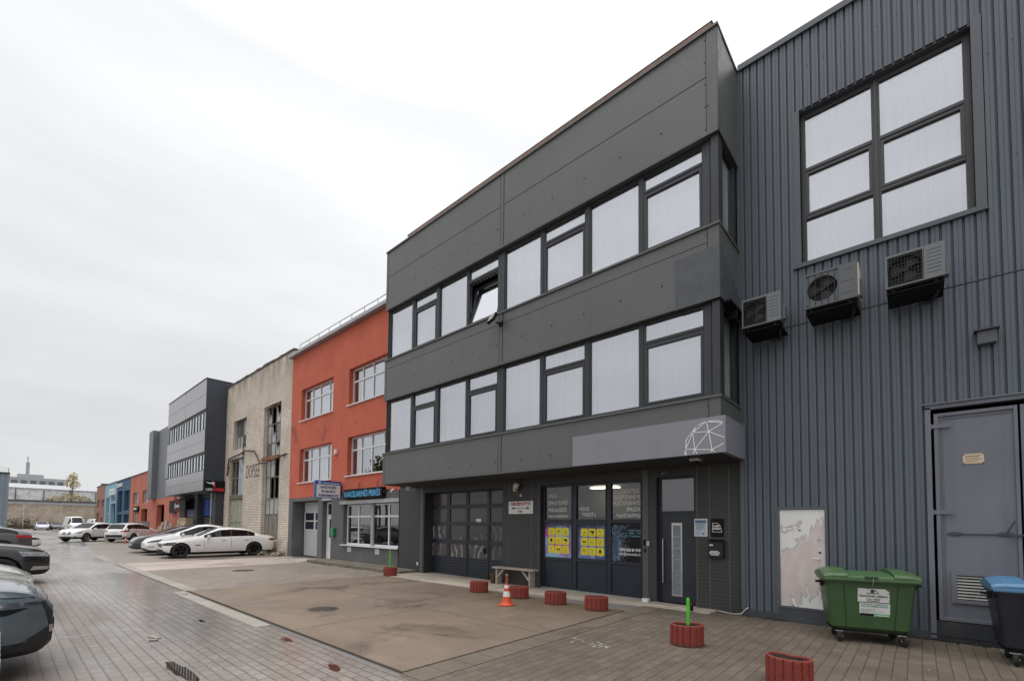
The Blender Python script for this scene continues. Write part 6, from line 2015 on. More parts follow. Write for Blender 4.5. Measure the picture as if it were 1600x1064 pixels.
t.links.new(bn.outputs[0], b.inputs['Normal'])
M_PLANT = mt
M_SOIL = mat('dark soil', (0.018, 0.015, 0.012), 0.95, var=0.5, vs=20, bump=0.9, bs=40)
def planter_outline(off, kidney, grooves=False):
    pts = []
    n = 96
    for i in range(n):
        t_ = 2 * math.pi * i / n
        cx, sy = math.cos(t_), math.sin(t_)
        x = 0.255 * cx
        y = 0.205 * sy if sy < 0 else 0.175 * sy
        if sy > 0:
            y -= kidney * sy * math.exp(-(x / 0.13) ** 2)
        L_ = math.hypot(cx / 0.255, sy / 0.19)
        nx_, ny_ = cx / 0.255 / L_, sy / 0.19 / L_
        g = 0.0
        if grooves and i % 6 == 0:
            g = 0.016
        pts.append((x - nx_ * (off + g), y - ny_ * (off + g)))
    return pts
def planter(label, x, y, rz, kidney=0.07, pole=None, h=0.30, s=1.0):
    T_ = thing('planter', label, 'planter', (0, 0, 0), 0, 'red concrete planters in front of the office')
    mb = MB()
    rings = [(planter_outline(0.0, kidney, True), 0.0), (planter_outline(0.0, kidney, True), h - 0.03), (planter_outline(0.004, kidney), h - 0.008), (planter_outline(0.016, kidney), h),
             (planter_outline(0.028, kidney), h), (planter_outline(0.036, kidney), h - 0.010), (planter_outline(0.038, kidney), 0.16)]
    vs, fs = [], []
    n = 96
    for p, z in rings:
        vs += [(q[0] * s, q[1] * s, z) for q in p]
    for k in range(len(rings) - 1):
        for i in range(n):
            j = (i + 1) % n
            fs.append((k * n + i, k * n + j, k * n + n + j, k * n + n + i))
    mb.add(vs, fs)
    mb.build('shell', M_PLANT, T_)
    sb = MB()
    p = planter_outline(0.034, kidney)
    rn = random.Random(int(x * 100))
    vs = [(q[0] * s, q[1] * s, h - 0.022) for q in p] + [(q[0] * s * 0.55, q[1] * s * 0.55, h - 0.020 + rn.uniform(-0.008, 0.012)) for q in p] + [(0, -0.03, h - 0.016)]
    fs = [(i, (i + 1) % n, (i + 1) % n + n, i + n) for i in range(n)] + [(i + n, (i + 1) % n + n, 2 * n) for i in range(n)]
    sb.add(vs, fs)
    sb.build('soil', M_SOIL, T_)
    T_.location = (x, y, 0.012 if x < -4.5 else 0)
    T_.rotation_euler = (0, 0, rz)
    if pole:
        px, py, hh = pole
        G_ = thing('marker_post', 'bright green marker post standing in the ' + ('planter nearest the entrance door' if x > -5 else 'planter by the drain pipe'), 'post', (x + px, y + py, 0.24), 0, 'green marker posts')
        MB().box(x + px - 0.02, x + px + 0.02, y + py - 0.015, y + py + 0.015, 0.22, hh).build('post', mat('neon green paint', (0.10, 0.52, 0.035), 0.5, var=0.08, vs=12), G_, bevel=0.003)
        MB().box(x + px - 0.018, x + px + 0.018, y + py - 0.013, y + py + 0.013, hh + 0.0005, hh + 0.012).build('cap', mat('neon green cap', (0.13, 0.58, 0.05), 0.5), G_)
    return T_
planter('red pebble concrete planter with green post at the far end by the drain pipe', -13.0, 8.55, R(20), 0.05, (0.0, -0.02, 0.83), 0.28, 0.93)
planter('red planter in front of the garage door, left of the traffic cone', -8.33, 8.08, R(28), 0.05, None, 0.27, 0.93)
planter('red planter just behind the traffic cone', -7.0, 8.08, R(28), 0.05, None, 0.27, 0.93)
planter('red planter in front of the left shop window, right of the traffic cone', -5.91, 8.04, R(30), 0.05, None, 0.27, 0.93)
planter('red planter in front of the right shop window at the corner of the slab', -4.89, 8.04, R(30), 0.05, None, 0.28, 0.93)
planter('red kidney shaped planter with green post in front of the entrance door', -2.55, 6.68, R(34), 0.06, (0.02, 0.0, 0.66), 0.30, 0.92)
planter('nearest red kidney shaped planter, cut by the bottom edge of the picture', -1.09, 5.76, R(-6), 0.09, None, 0.31, 0.90)
# traffic cone
S = thing('traffic_cone', 'worn orange traffic cone with white bands and a rusty brown tip on the slab', 'cone', (-6.55, 7.17, 0.012))
M_ORG = mat('orange cone rubber', (0.62, 0.075, 0.025), 0.55, var=0.12, vs=6, dirt=0.35, dirtcol=(0.25, 0.06, 0.03))
cx, cy = -6.55, 7.17
MB().lathe([(0.0, 0.012), (0.165, 0.012), (0.170, 0.025), (0.160, 0.045), (0.115, 0.06), (0.098, 0.075), (0.080, 0.20)], (cx, cy, 0), 28).build('base', M_ORG, S)
MB().lathe([(0.0805, 0.20), (0.064, 0.31)], (cx, cy, 0), 28).build('white_band', mat('reflective white', (0.75, 0.73, 0.70), 0.5, dirt=0.6, dirtcol=(0.35, 0.30, 0.28)), S)
MB().lathe([(0.0635, 0.31), (0.053, 0.375)], (cx, cy, 0), 28).build('cone_middle', M_ORG, S)
MB().lathe([(0.0535, 0.375), (0.043, 0.44)], (cx, cy, 0), 28).build('white_band', MATS['reflective white'], S)
MB().lathe([(0.0425, 0.44), (0.036, 0.475)], (cx, cy, 0), 28).build('cone_middle', M_ORG, S)
MB().lathe([(0.030, 0.47), (0.026, 0.60), (0.034, 0.63), (0.030, 0.66), (0.012, 0.675), (0.0, 0.675)], (cx, cy, 0), 20).build('tip', mat('rusty tip', (0.28, 0.10, 0.045), 0.7, var=0.3, vs=8), S)
# bench
S = thing('wooden_bench', 'rough weathered plank bench against the grey wall between garage and shopfront', 'bench', (-8.38, 9.55, 0.022))
M_WOOD = mat('weathered wood', (0.40, 0.345, 0.295), 0.85, var=0.25, vs=3, stretch=(1, 8, 8), bump=0.5, bs=12, dirt=0.4, dirtcol=(0.14, 0.11, 0.085))
bx0, bx1, by0, by1 = -9.18, -7.66, 9.40, 9.68
MB().box(bx0, bx1, by0, by1, 0.475, 0.52).build('seat', M_WOOD, S, bevel=0.006)
for x in (bx0 + 0.13, bx1 - 0.17):
    lb = MB()
    lb.prism_x([(by0 + 0.03, 0.022), (by0 + 0.11, 0.022), (by0 + 0.14, 0.10), (by0 + 0.17, 0.022), (by1 - 0.03, 0.022), (by1 - 0.03, 0.474), (by0 + 0.03, 0.474)], x, x + 0.045)
    lb.build('leg', M_WOOD, S)
for xa, xb in ((bx0 + 0.18, bx0 + 0.42), (bx1 - 0.18, bx1 - 0.42)):
    d = Vector((xb - xa, 0, 0.24))
    MB().obox(((xa + xb) / 2, by0 + 0.06, 0.35), (d.length / 2, 0.02, 0.022), Matrix.Rotation(-math.atan2(0.24, xb - xa), 3, 'Y')).build('brace', M_WOOD, S)
# rusty bucket
S = thing('rusty_bucket', 'small rusty brown metal bucket standing left of the wooden bench', 'bucket', (-9.12, 9.60, 0.022))
MB().lathe([(0.0, 0.04), (0.085, 0.03), (0.10, 0.30), (0.108, 0.305), (0.095, 0.30), (0.082, 0.06), (0.0, 0.06)], (-9.25, 9.55, 0), 20).build('body', mat('rusty tin', (0.17, 0.095, 0.06), 0.75, var=0.35, vs=9, dirt=0.4), S)
hb = MB()
hb.tube([(-9.25 + 0.108 * math.cos(k * math.pi / 8), 9.47 + 0.0, 0.30 - 0.09 * math.sin(k * math.pi / 8)) for k in range(9)], 0.004, 5)
hb.build('handle', M_TRIMD, S)
# dark bottle by the door
S = thing('dark_bottle', 'small dark glass bottle standing on the ground right of the entrance door', 'bottle', (-3.42, 9.25, 0))
MB().lathe([(0.0, 0.0), (0.033, 0.0), (0.034, 0.12), (0.013, 0.17), (0.013, 0.215)], (-3.42, 9.22, 0.035), 14).build('body', mat('brown bottle', (0.02, 0.012, 0.008), 0.12), S)
MB().lathe([(0.0145, 0.21), (0.0145, 0.232), (0.0, 0.232)], (-3.42, 9.22, 0.035), 12).build('cap', M_BLACK, S)
# end of a hose lying at the wall
S = thing('hose_end', 'pale curled hose end at the wall foot between office and corrugated hall', 'hose', (-2.6, 9.5, 0))
MB().tube([(-3.05, 9.62, 0.03), (-2.86, 9.58, 0.02), (-2.70, 9.53, 0.02), (-2.58, 9.52, 0.05), (-2.53, 9.55, 0.12), (-2.50, 9.57, 0.15)], 0.014, 8).build('tube', mat('pale hose', (0.42, 0.40, 0.36), 0.6), S)
MB().cyl((-2.50, 9.565, 0.145), (-2.475, 9.58, 0.165), 0.02, n=10).build('fitting', M_STEEL, S)
# manhole covers
for k, (x, y, r_, lb_) in enumerate(((-8.82, 4.28, 0.28, 'round cast iron manhole cover in the middle of the brown slab'), (-18.05, 5.78, 0.36, 'round manhole cover in the grey pavers in front of the red building'))):
    S = thing('manhole_cover', lb_, 'manhole cover', (x, y, 0), 0, 'manhole covers in the yard')
    zt = 0.012 if k == 0 else 0.0
    M_IRON = mat('cast iron', (0.095, 0.082, 0.070), 0.55, 0.3, var=0.3, vs=8, dirt=0.5, dirtcol=(0.12, 0.08, 0.05))
    MB().lathe([(r_, zt - 0.01), (r_, zt + 0.006), (r_ * 0.86, zt + 0.006), (r_ * 0.86, zt + 0.002)], (x, y, 0), 40).build('rim', M_IRON, S)
    cb = MB()
    cb.lathe([(r_ * 0.85, zt + 0.001), (r_ * 0.85, zt + 0.005), (0, zt + 0.005)], (x, y, 0), 40)
    for i in range(-4, 5):
        for j in range(-4, 5):
            if math.hypot(i, j) < 4.2:
                cb.box(x + i * r_ * 0.18 - 0.02, x + i * r_ * 0.18 + 0.02, y + j * r_ * 0.18 - 0.02, y + j * r_ * 0.18 + 0.02, zt + 0.0052, zt + 0.010)
    cb.build('lid', M_IRON, S)
# fallen brick bits / broken paver pieces
rn = random.Random(2)
for k, (x, y) in enumerate(((-8.45, 1.55), (-13.1, 2.95))):
    S = thing('loose_kerb_piece', ('loose grey paver piece lying on the road beside the long puddle', 'loose dark kerb piece lying at the left end of the gutter strip')[k], 'stone', (x, y, 0), 0, 'loose paver pieces')
    MB().obox((x, y, 0.006), (0.12, 0.035, 0.012), Matrix.Rotation(R(15 + 30 * k), 3, 'Z')).build('chunk', M_KERB, S, bevel=0.012)
    MB().obox((x + 0.22, y - 0.05, 0.012), (0.05, 0.03, 0.012), Matrix.Rotation(R(50), 3, 'Z')).build('chip', M_KERB, S, bevel=0.006)
# litter and leaves: many specks nobody could count
lb = MB()
for k in range(520):
    q = rn.random()
    if q < 0.5:
        x, y = rn.uniform(-4.3, 1.5), 9.55 - abs(rn.gauss(0, 1.2))
    elif q < 0.8:
        x, y = rn.uniform(-13, -4.6), rn.uniform(3.2, 8.4)
    else:
        x, y = rn.uniform(-13, 2), rn.uniform(1.2, 3.0)
    z = 0.015 if (-13.4 < x < -4.46 and y > 3.12) else 0.001
    s = rn.uniform(0.004, 0.015)
    a_ = rn.uniform(0, 6)
    lb.add([(x + s * math.cos(a_ + w_) * (1.5 if i % 2 else 1), y + s * math.sin(a_ + w_), z + rn.uniform(0, 0.004)) for i, w_ in enumerate((0, 1.4, 3.1, 4.5))], [(0, 1, 2, 3)])
tag(lb.build('ground_litter', mat('litter', (0.30, 0.25, 0.18), 0.8, var=0.6, vs=3)), kind='stuff')
# chalky white scrape on the pavers
lb = MB()
for k in range(34):
    x, y = -3.55 + rn.gauss(0, 0.16), 5.75 + rn.gauss(0, 0.08)
    s = rn.uniform(0.01, 0.035)
    a_ = rn.uniform(0, 6)
    lb.add([(x + s * math.cos(a_ + w_), y + s * 0.6 * math.sin(a_ + w_), 0.0008) for w_ in (0, 1.2, 2.6, 3.9, 5.1)], [(0, 1, 2, 3, 4)])
tag(lb.build('chalk_marks', mat('chalk', (0.46, 0.44, 0.41), 0.9, var=0.2)), kind='stuff')
# moss and tufts along the foot of the walls
lb = MB()
for k in range(900):
    if rn.random() < 0.6:
        x = rn.uniform(-2.5, 2.2); y = 9.60 - abs(rn.gauss(0, 0.035))
    else:
        x = rn.uniform(-20.2, -13.4); y = 9.0 - abs(rn.gauss(0, 0.05))
    if math.sin(x * 5.1) + math.sin(x * 2.3 + 1) < -0.2:
        continue
    h = rn.uniform(0.008, 0.04)
    a_ = rn.uniform(0, 6)
    lb.add([(x - 0.012 * math.cos(a_), y - 0.012 * math.sin(a_), 0), (x + 0.012 * math.cos(a_), y + 0.012 * math.sin(a_), 0), (x + rn.uniform(-0.02, 0.02), y + rn.uniform(-0.03, 0.01), h)], [(0, 1, 2)])
tag(lb.build('moss_tufts', mat('moss', (0.075, 0.085, 0.022), 0.9, var=0.4, vs=8)), kind='stuff')

# weeds and scrub along the foot of the far wall, rubble behind the white saloon
lb = MB()
for k in range(1500):
    y = rn.uniform(-6, 15)
    h = 0.5 + 0.9 * abs(math.sin(y * 0.7) * math.sin(y * 1.9 + 1)) + (1.0 if -1 < y < 5 else 0)
    c_ = Vector((-140.4 + rn.gauss(0, 0.3), y, abs(rn.gauss(0, 0.5)) * h))
    u = Vector((rn.gauss(0, 1), rn.gauss(0, 1), rn.gauss(0, 1))).normalized() * 0.2
    v_ = u.orthogonal().normalized() * 0.12
    lb.add([c_ - u, c_ + v_, c_ + u, c_ - v_], [(0, 1, 2, 3)])
tag(lb.build('scrub', mat('scrub leaves', (0.10, 0.085, 0.045), 0.8, var=0.5, vs=1.5)), kind='stuff')
lb = MB()
for k in range(70):
    x, y = rn.uniform(-26.6, -24.9), 9.9 - abs(rn.gauss(0, 0.25))
    s = rn.uniform(0.03, 0.10)
    lb.obox((x, y, s * 0.5 + max(0, 0.12 - (9.9 - y) * 0.3) * rn.random()), (s, s * 0.7, s * 0.5), Matrix.Rotation(rn.uniform(0, 3), 3, 'Z') @ Matrix.Rotation(rn.uniform(-0.4, 0.4), 3, 'X'))
tag(lb.build('rubble', mat('brick rubble', (0.34, 0.28, 0.21), 0.9, var=0.5, vs=6)), kind='stuff')

# ---- wheeled waste containers
def container(label, cat, x, y, rz, mbody, mlid, stickers):
    T_ = thing('waste_container', label, cat, (0, 0, 0), 0, 'four wheeled waste containers at the corrugated wall')
    W0, W1, D0, D1, zb, zr = 0.545, 0.615, 0.36, 0.44, 0.235, 1.06
    mb = MB()
    # body: rounded tapering tub
    def ring(wx, dy, r_, z, n=5):
        p = []
        for cx_, cy_, a0 in ((wx - r_, -dy + r_, -90), (wx - r_, dy - r_, 0), (-wx + r_, dy - r_, 90), (-wx + r_, -dy + r_, 180)):
            for k in range(n + 1):
                a_ = R(a0 + 90 * k / n)
                p.append((cx_ + r_ * math.cos(a_), cy_ + r_ * math.sin(a_), z))
        return p
    rings = [ring(W0 - 0.05, D0 - 0.05, 0.05, zb - 0.02), ring(W0, D0, 0.06, zb + 0.03), ring(W1, D1, 0.06, zr - 0.03), ring(W1 + 0.035, D1 + 0.03, 0.06, zr - 0.025), ring(W1 + 0.035, D1 + 0.03, 0.06, zr + 0.035), ring(W1 - 0.02, D1 - 0.02, 0.05, zr + 0.035)]
    n = len(rings[0])
    vs, fs = [], []
    for r_ in rings:
        vs += r_
    for k in range(len(rings) - 1):
        for i in range(n):
            j = (i + 1) % n
            fs.append((k * n + i, k * n + j, k * n + n + j, k * n + n + i))
    fs.append(tuple(range(n - 1, -1, -1)))
    mb.smooth = True
    mb.add(vs, fs)
    mb.smooth = False
    bd = mb.build('body', mbody, T_)
    es = bd.modifiers.new('edges', 'EDGE_SPLIT')
    es.split_angle = R(35)
    # pressed seams on the front, drawn as flat strips in shade colour
    sb = MB()
    for xx in (-0.33, 0.33):
        for a, c_ in ((0.26, 1.0),):
            fy = lambda z: -(D0 + (D1 - D0) * (z - zb - 0.03) / (zr - zb - 0.06)) - 0.004
            xo = lambda z: xx * (1 + 0.16 * (z - 0.26))
            sb.add([(xo(a) - 0.006, fy(a), a), (xo(a) + 0.006, fy(a), a), (xo(c_) + 0.006, fy(c_), c_), (xo(c_) - 0.006, fy(c_), c_)], [(0, 1, 2, 3)])
    sb.build('seam', M_RUBBER if False else mat('green seam shade', (0.012, 0.04, 0.012), 0.6) if stickers else mat('navy seam shade', (0.008, 0.009, 0.012), 0.6), bd)
    # underframe
    MB().box(-W0 + 0.03, W0 - 0.03, -D0 + 0.04, D0 - 0.04, zb - 0.05, zb - 0.021).build('underframe', M_BLACK, T_)
    # lid: low middle with raised ends
    lb = MB()
    zl = zr + 0.036
    prof = [(-D1 - 0.055, zl - 0.02), (-D1 - 0.06, zl + 0.045), (-D1 - 0.02, zl + 0.08), (-0.15, zl + 0.135), (0.15, zl + 0.14), (D1 - 0.02, zl + 0.08), (D1 + 0.04, zl + 0.03), (D1 + 0.04, zl - 0.02)]
    def lprof(k):
        return [(yy, zl - 0.02 + (zz_ - zl + 0.02) * k) for yy, zz_ in prof]
    lb.prism_x(lprof(0.78)[::1], -0.315, 0.315)
    for sx in (-1, 1):
        a, c_ = sorted((sx * 0.3155, sx * (W1 + 0.05)))
        # tapering raised block
        p0, p1 = lprof(1.12), lprof(0.80)
        vs = [((sx * 0.3155), q[0], q[1]) for q in p0] + [(sx * (W1 - 0.08), q[0], q[1]) for q in lprof(1.08)] + [(sx * (W1 + 0.055), q[0], q[1]) for q in p1]
        m_ = len(prof)
        fs = []
        for k in range(2):
            for i in range(m_):
                j = (i + 1) % m_
                f = (k * m_ + i, k * m_ + j, k * m_ + m_ + j, k * m_ + m_ + i)
                fs.append(f if sx < 0 else f[::-1])
        fs += [tuple(range(m_)) if sx > 0 else tuple(range(m_ - 1, -1, -1)), tuple(range(2 * m_, 3 * m_)) if sx < 0 else tuple(range(3 * m_ - 1, 2 * m_ - 1, -1))]
        lb.add(vs, fs)
    # front lip
    lb.box(-W1 - 0.04, W1 + 0.04, -D1 - 0.075, -D1 - 0.0555, zl - 0.035, zl + 0.012)
    ld = lb.build('lid', mlid, T_, bevel=0.01)
    MB().box(-0.09, 0.09, -D1 - 0.082, -D1 - 0.061, zl + 0.013, zl + 0.055).build('lid_grip', mat('green grip', (0.02, 0.05, 0.02), 0.6) if stickers else mat('navy grip', (0.02, 0.022, 0.025), 0.6), ld)
    hb = MB()
    for xx in (-0.45, -0.2, 0.2, 0.45):
        hb.box(xx - 0.03, xx + 0.03, D1 + 0.041, D1 + 0.06, zl - 0.02, zl + 0.05)
    hb.build('hinge', M_BLACK, ld)
    for sx in (-1, 1):
        hb = MB()
        hb.box(*sorted((sx * (W1 + 0.01), sx * (W1 + 0.06))), -0.22, -0.12, zr - 0.13, zr - 0.03)
        hb.cyl((sx * (W1 + 0.04), -0.17, zr - 0.06), (sx * (W1 + 0.13), -0.17, zr - 0.055), 0.022, n=10)
        hb.build('trunnion', M_BLACK, T_)
    # castors
    for sx in (-1, 1):
        for sy in (-1, 1):
            cx_, cy_ = sx * 0.43, sy * 0.29
            ang = R(70 if sx < 0 else 110)
            dx, dy = math.cos(ang) * 0.02, math.sin(ang) * 0.02
            wb_ = MB()
            ax = Vector((-math.sin(ang), math.cos(ang), 0))
            c0_ = Vector((cx_ + 0.02, cy_ - 0.03, 0.088))
            wb_.cyl(c0_ - ax * 0.022, c0_ + ax * 0.022, 0.088, n=20)
            wh = wb_.build('castor', M_RUBBER, T_)
            fk = MB()
            for sg in (-1, 1):
                q = c0_ + ax * 0.030 * sg
                p2 = Vector((cx_, cy_, zb - 0.052)) + ax * 0.030 * sg
                u_ = Vector((math.cos(ang), math.sin(ang), 0)) * 0.02
                fk.add([q - u_, q + u_, p2 + u_ * 1.6, p2 - u_ * 1.6], [(0, 1, 2, 3), (3, 2, 1, 0)])
            fk.box(cx_ - 0.055, cx_ + 0.055, cy_ - 0.05, cy_ + 0.05, zb - 0.065, zb - 0.051)
            fk.cyl(c0_ - ax * 0.034, c0_ + ax * 0.034, 0.016, n=8)
            fk.build('fork', M_STEEL, wh)
    if stickers:
        def face(z):
            return -(D0 + (D1 - D0) * (z - zb - 0.03) / (zr - zb - 0.06)) - 0.006
        def stick(x0, x1, z0, z1, name, mts, par, lift=0.0, tilt=0.0):
            p = MB()
            p.add([(x0, face(z0) - lift, z0 + tilt), (x1, face(z0) - lift, z0), (x1, face(z1) - lift, z1), (x0, face(z1) - lift, z1 + tilt)], [(0, 1, 2, 3)])
            return p.build(name, mts, par)
        s1 = stick(-0.175, 0.255, 0.715, 0.945, 'sticker', mat('sticker white', (0.70, 0.70, 0.69), 0.45, var=0.06, vs=6, dirt=0.2, dirtcol=(0.4, 0.4, 0.38)), T_)
        tb = MB()
        def ftext(tx, x, z, size, width, lift=0.002, bold=0.001):
            vs, fs = text_mesh(tx, size, bold)
            a_, c_ = min(v[0] for v in vs), max(v[0] for v in vs)
            k = width / (c_ - a_)
            tb.add([((v[0] - a_) * k + x, face(z + v[1]) - lift, z + v[1]) for v in vs], fs)
        ftext("Gamybinės atliekos", -0.155, 0.800, 0.062, 0.39, bold=0.0015)
        ftext("8 657 99803", -0.05, 0.750, 0.038, 0.18)
        for x0, z0, w_, h_ in ((0.225, 0.87, 0.03, 0.012), (-0.055, 0.727, 0.18, 0.012), (-0.055, 0.857, 0.17, 0.014)):
            tb.add([(x0, face(z0) - 0.002, z0), (x0 + w_, face(z0) - 0.002, z0), (x0 + w_, face(z0 + h_) - 0.002, z0 + h_), (x0, face(z0 + h_) - 0.002, z0 + h_)], [(0, 1, 2, 3)])
        tb.build('lettering', mat('grey lettering', (0.06, 0.065, 0.07), 0.6), s1)
        tb = MB()
        tb.add([(q[0], face(q[1]) - 0.002, q[1]) for q in ((0.005, 0.875), (0.05, 0.875), (0.055, 0.90), (0.045, 0.925), (0.01, 0.93), (-0.005, 0.90))], [tuple(range(6))])
        tb.build('emblem', mat('emblem green', (0.02, 0.06, 0.03), 0.6), s1)
        tb = MB()
        for pts in (((0.20, 0.943), (0.252, 0.943), (0.252, 0.90)), ((-0.09, 0.943), (0.0, 0.943), (-0.03, 0.934)), ((0.05, 0.91), (0.10, 0.89), (0.06, 0.93)), ((0.08, 0.90), (0.11, 0.87), (0.10, 0.90)), ((0.0, 0.935), (0.08, 0.937), (0.03, 0.931))):
            tb.add([(q[0], face(q[1]) - 0.0022, q[1]) for q in pts], [(2, 1, 0), (0, 1, 2)])
        tb.build('red_marks', M_LETR, s1)
        s2 = stick(-0.15, 0.265, 0.475, 0.70, 'sticker', mat('sticker white two', (0.68, 0.69, 0.69), 0.45, var=0.05, vs=6), T_)
        tb = MB()
        ftext("PLASTIKINĖS, KOMBINUOTOS", -0.13, 0.664, 0.03, 0.37, bold=0.001)
        ftext("PAKUOTĖS, POPIERIUS, KARTONAS", -0.13, 0.632, 0.03, 0.37, bold=0.001)
        tb.build('heading', mat('green print', (0.05, 0.28, 0.18), 0.6), s2)
        tb = MB()
        rn_ = random.Random(9)
        for k in range(6):
            z0 = 0.595 - k * 0.0125
            w_ = rn_.uniform(0.12, 0.32)
            tb.add([(-0.13, face(z0) - 0.002, z0), (-0.13 + w_, face(z0) - 0.002, z0), (-0.13 + w_, face(z0 + 0.005) - 0.002, z0 + 0.005), (-0.13, face(z0 + 0.005) - 0.002, z0 + 0.005)], [(0, 1, 2, 3)])
        tb.build('small_print', mat('small print', (0.35, 0.36, 0.36), 0.6), s2)
        stick(-0.148, 0.05, 0.477, 0.520, 'black_field', M_BLACK, s2, 0.0015)
        stick(0.06, 0.263, 0.477, 0.520, 'green_field', mat('bright green', (0.06, 0.42, 0.10), 0.5), s2, 0.0015)
        tb = MB()
        ftext("ecoservice", 0.075, 0.488, 0.032, 0.17, 0.004, 0.001)
        tb.build('field_lettering', M_LETW, s2)
        cl_ = MB()
        cl_.tube([(0.02, -D1 - 0.085, zl + 0.02), (0.025, -D1 - 0.088, zl - 0.03), (0.015, -D1 - 0.06, zl - 0.075), (0.02, -D1 - 0.03, zl - 0.12)], 0.007, 6)
        cl_.build('chain', M_STEEL, T_)
    T_.location = (x, y, 0)
    T_.rotation_euler = (0, 0, rz)
    T_.scale = (0.87, 0.87, 0.87)
    return T_
container('green four wheeled waste container with white stickers beside the peeling white door', 'waste container', -0.66, 8.90, R(16), mat('green hdpe', (0.046, 0.100, 0.036), 0.42, var=0.1, vs=3, dirt=0.12, dirtcol=(0.14, 0.17, 0.12), streak=0.2), mat('green lid hdpe', (0.060, 0.128, 0.048), 0.42, var=0.12, vs=3, dirt=0.15, dirtcol=(0.15, 0.18, 0.12)), True)
container('dark navy waste container with a blue lid in front of the gate', 'waste container', 1.22, 8.83, R(3), mat('navy hdpe', (0.014, 0.017, 0.025), 0.38, var=0.15, vs=3, dirt=0.12, dirtcol=(0.05, 0.055, 0.06)), mat('blue lid hdpe', (0.075, 0.19, 0.33), 0.40, var=0.1, vs=3), False)

# ---- flexible red and white bollards by the far cars
def bollard(label, x, y):
    T_ = thing('bollard', label, 'bollard', (x, y, 0), 0, 'red and white bollards by the parked white crossover')
    MB().lathe([(0.0, 0.0), (0.11, 0.0), (0.10, 0.04), (0.045, 0.06), (0.043, 0.22)], (x, y, 0), 14).build('base', mat('bollard red', (0.60, 0.04, 0.05), 0.5), T_)
    MB().lathe([(0.0432, 0.22), (0.0428, 0.38)], (x, y, 0), 14).build('white_band', M_WHITEP, T_)
    MB().lathe([(0.0426, 0.38), (0.042, 0.55)], (x, y, 0), 14).build('red_band', MATS['bollard red'], T_)
    MB().lathe([(0.0418, 0.55), (0.041, 0.72), (0.02, 0.76), (0.0, 0.76)], (x, y, 0), 14).build('top', M_WHITEP, T_)
bollard('red and white bollard standing by the rear wheel of the white crossover', -47.6, 6.6)
bollard('red and white bollard in front of the flank of the white crossover', -48.3, 7.5)
bollard('red and white bollard farthest right, by the front end of the white crossover', -48.0, 8.25)

# ---- timber offcuts and sacks leaning in front of the terracotta building
rn = random.Random(31)
adj = ['short', 'long', 'crooked', 'slim', 'broad', 'pale', 'weathered', 'splintered', 'tilted', 'upright', 'bleached', 'thick', 'narrow', 'ragged']
M_PALE = mat('pale offcut', (0.46, 0.42, 0.36), 0.85, var=0.3, vs=3)
for k in range(14):
    x, y = -50.0 + k * 0.75 + rn.uniform(-0.1, 0.1), 9.15 + rn.uniform(-0.25, 0.25)
    T_ = thing('timber_offcut', 'first second third fourth fifth sixth seventh eighth ninth tenth eleventh twelfth thirteenth fourteenth'.split()[k] + ' pale timber offcut from the left in the row by the terracotta wall', 'timber', (x, y, 0), 0, 'timber offcuts standing in front of the terracotta building')
    h = rn.uniform(1.0, 1.95)
    M_ = Matrix.Rotation(R(rn.uniform(-16, 16)), 3, 'Y') @ Matrix.Rotation(R(rn.uniform(-12, 4)), 3, 'X')
    MB().obox(Vector((x, y, 0)) + M_ @ Vector((0, 0, h / 2)), (rn.uniform(0.12, 0.26), rn.uniform(0.05, 0.12), h / 2), M_).build('log', M_PALE, T_, bevel=0.03)
    MB().obox(Vector((x, y, 0)) + M_ @ Vector((0, 0, h + 0.012)), (0.10, 0.045, 0.012), M_).build('cut_end', mat('fresh cut', (0.52, 0.40, 0.26), 0.8), T_)
S = thing('plywood_crate', 'pale brown plywood crate standing by the dark shop window', 'crate', (-42.5, 9.5, 0))
MB().box(-43.3, -41.3, 9.2, 9.65, 0.05, 2.05).build('panel', mat('plywood', (0.48, 0.37, 0.25), 0.7, var=0.12), S)
cb = MB()
for x in (-43.3, -41.42):
    cb.box(x, x + 0.12, 9.17, 9.199, 0.05, 2.05)
cb.box(-43.18, -41.42, 9.17, 9.199, 1.9, 2.02)
cb.build('batten', mat('batten', (0.42, 0.31, 0.20), 0.7), S)

# ================================================================== VEHICLES
def paint(name, col, metal=0.0, rough=0.35):
    if name in MATS:
        return MATS[name]
    mt, t, b, o = nmat(name)
    N = NB(t)
    tcn = N.n('ShaderNodeTexCoord').outputs['Object']
    zz = N.n('ShaderNodeSeparateXYZ', {0: tcn}).outputs[2]
    d = N.math('MULTIPLY', N.ramp(N.math('ADD', zz, N.math('MULTIPLY', N.noise(tcn, 5, 5), 0.35)), 0.75, 0.30), 0.25 if max(col) > 0.7 else 0.40 if max(col) > 0.03 else 0.12)
    t.links.new(N.mix(d, col, tuple(x * 0.55 + 0.035 for x in col)), b.inputs['Base Color'])
    b.inputs['Metallic'].default_value = metal
    t.links.new(N.ramp(N.noise(tcn, 9, 5), 0.3, 0.7, rough - 0.05, rough + 0.08), b.inputs['Roughness'])
    b.inputs['Coat Weight'].default_value = 0.9
    b.inputs['Coat Roughness'].default_value = 0.06
    MATS[name] = mt
    return mt
M_CARGL = mat('car glass', (0.006, 0.007, 0.008), 0.03, var=0.0, rvar=0.01, spec=0.3)
M_LAMP = mat('headlamp', (0.42, 0.44, 0.47), 0.12, 0.3, var=0.3, vs=14)
M_LAMPD = mat('dark headlamp', (0.06, 0.065, 0.075), 0.10, var=0.4, vs=14)
M_TAIL = mat('tail lamp', (0.33, 0.01, 0.015), 0.15, var=0.15, vs=10)
M_CHROME = mat('chrome', (0.62, 0.62, 0.63), 0.15, 1.0, var=0.02, rvar=0.03)
M_PLATE = mat('number plate', (0.66, 0.67, 0.66), 0.5, var=0.05)
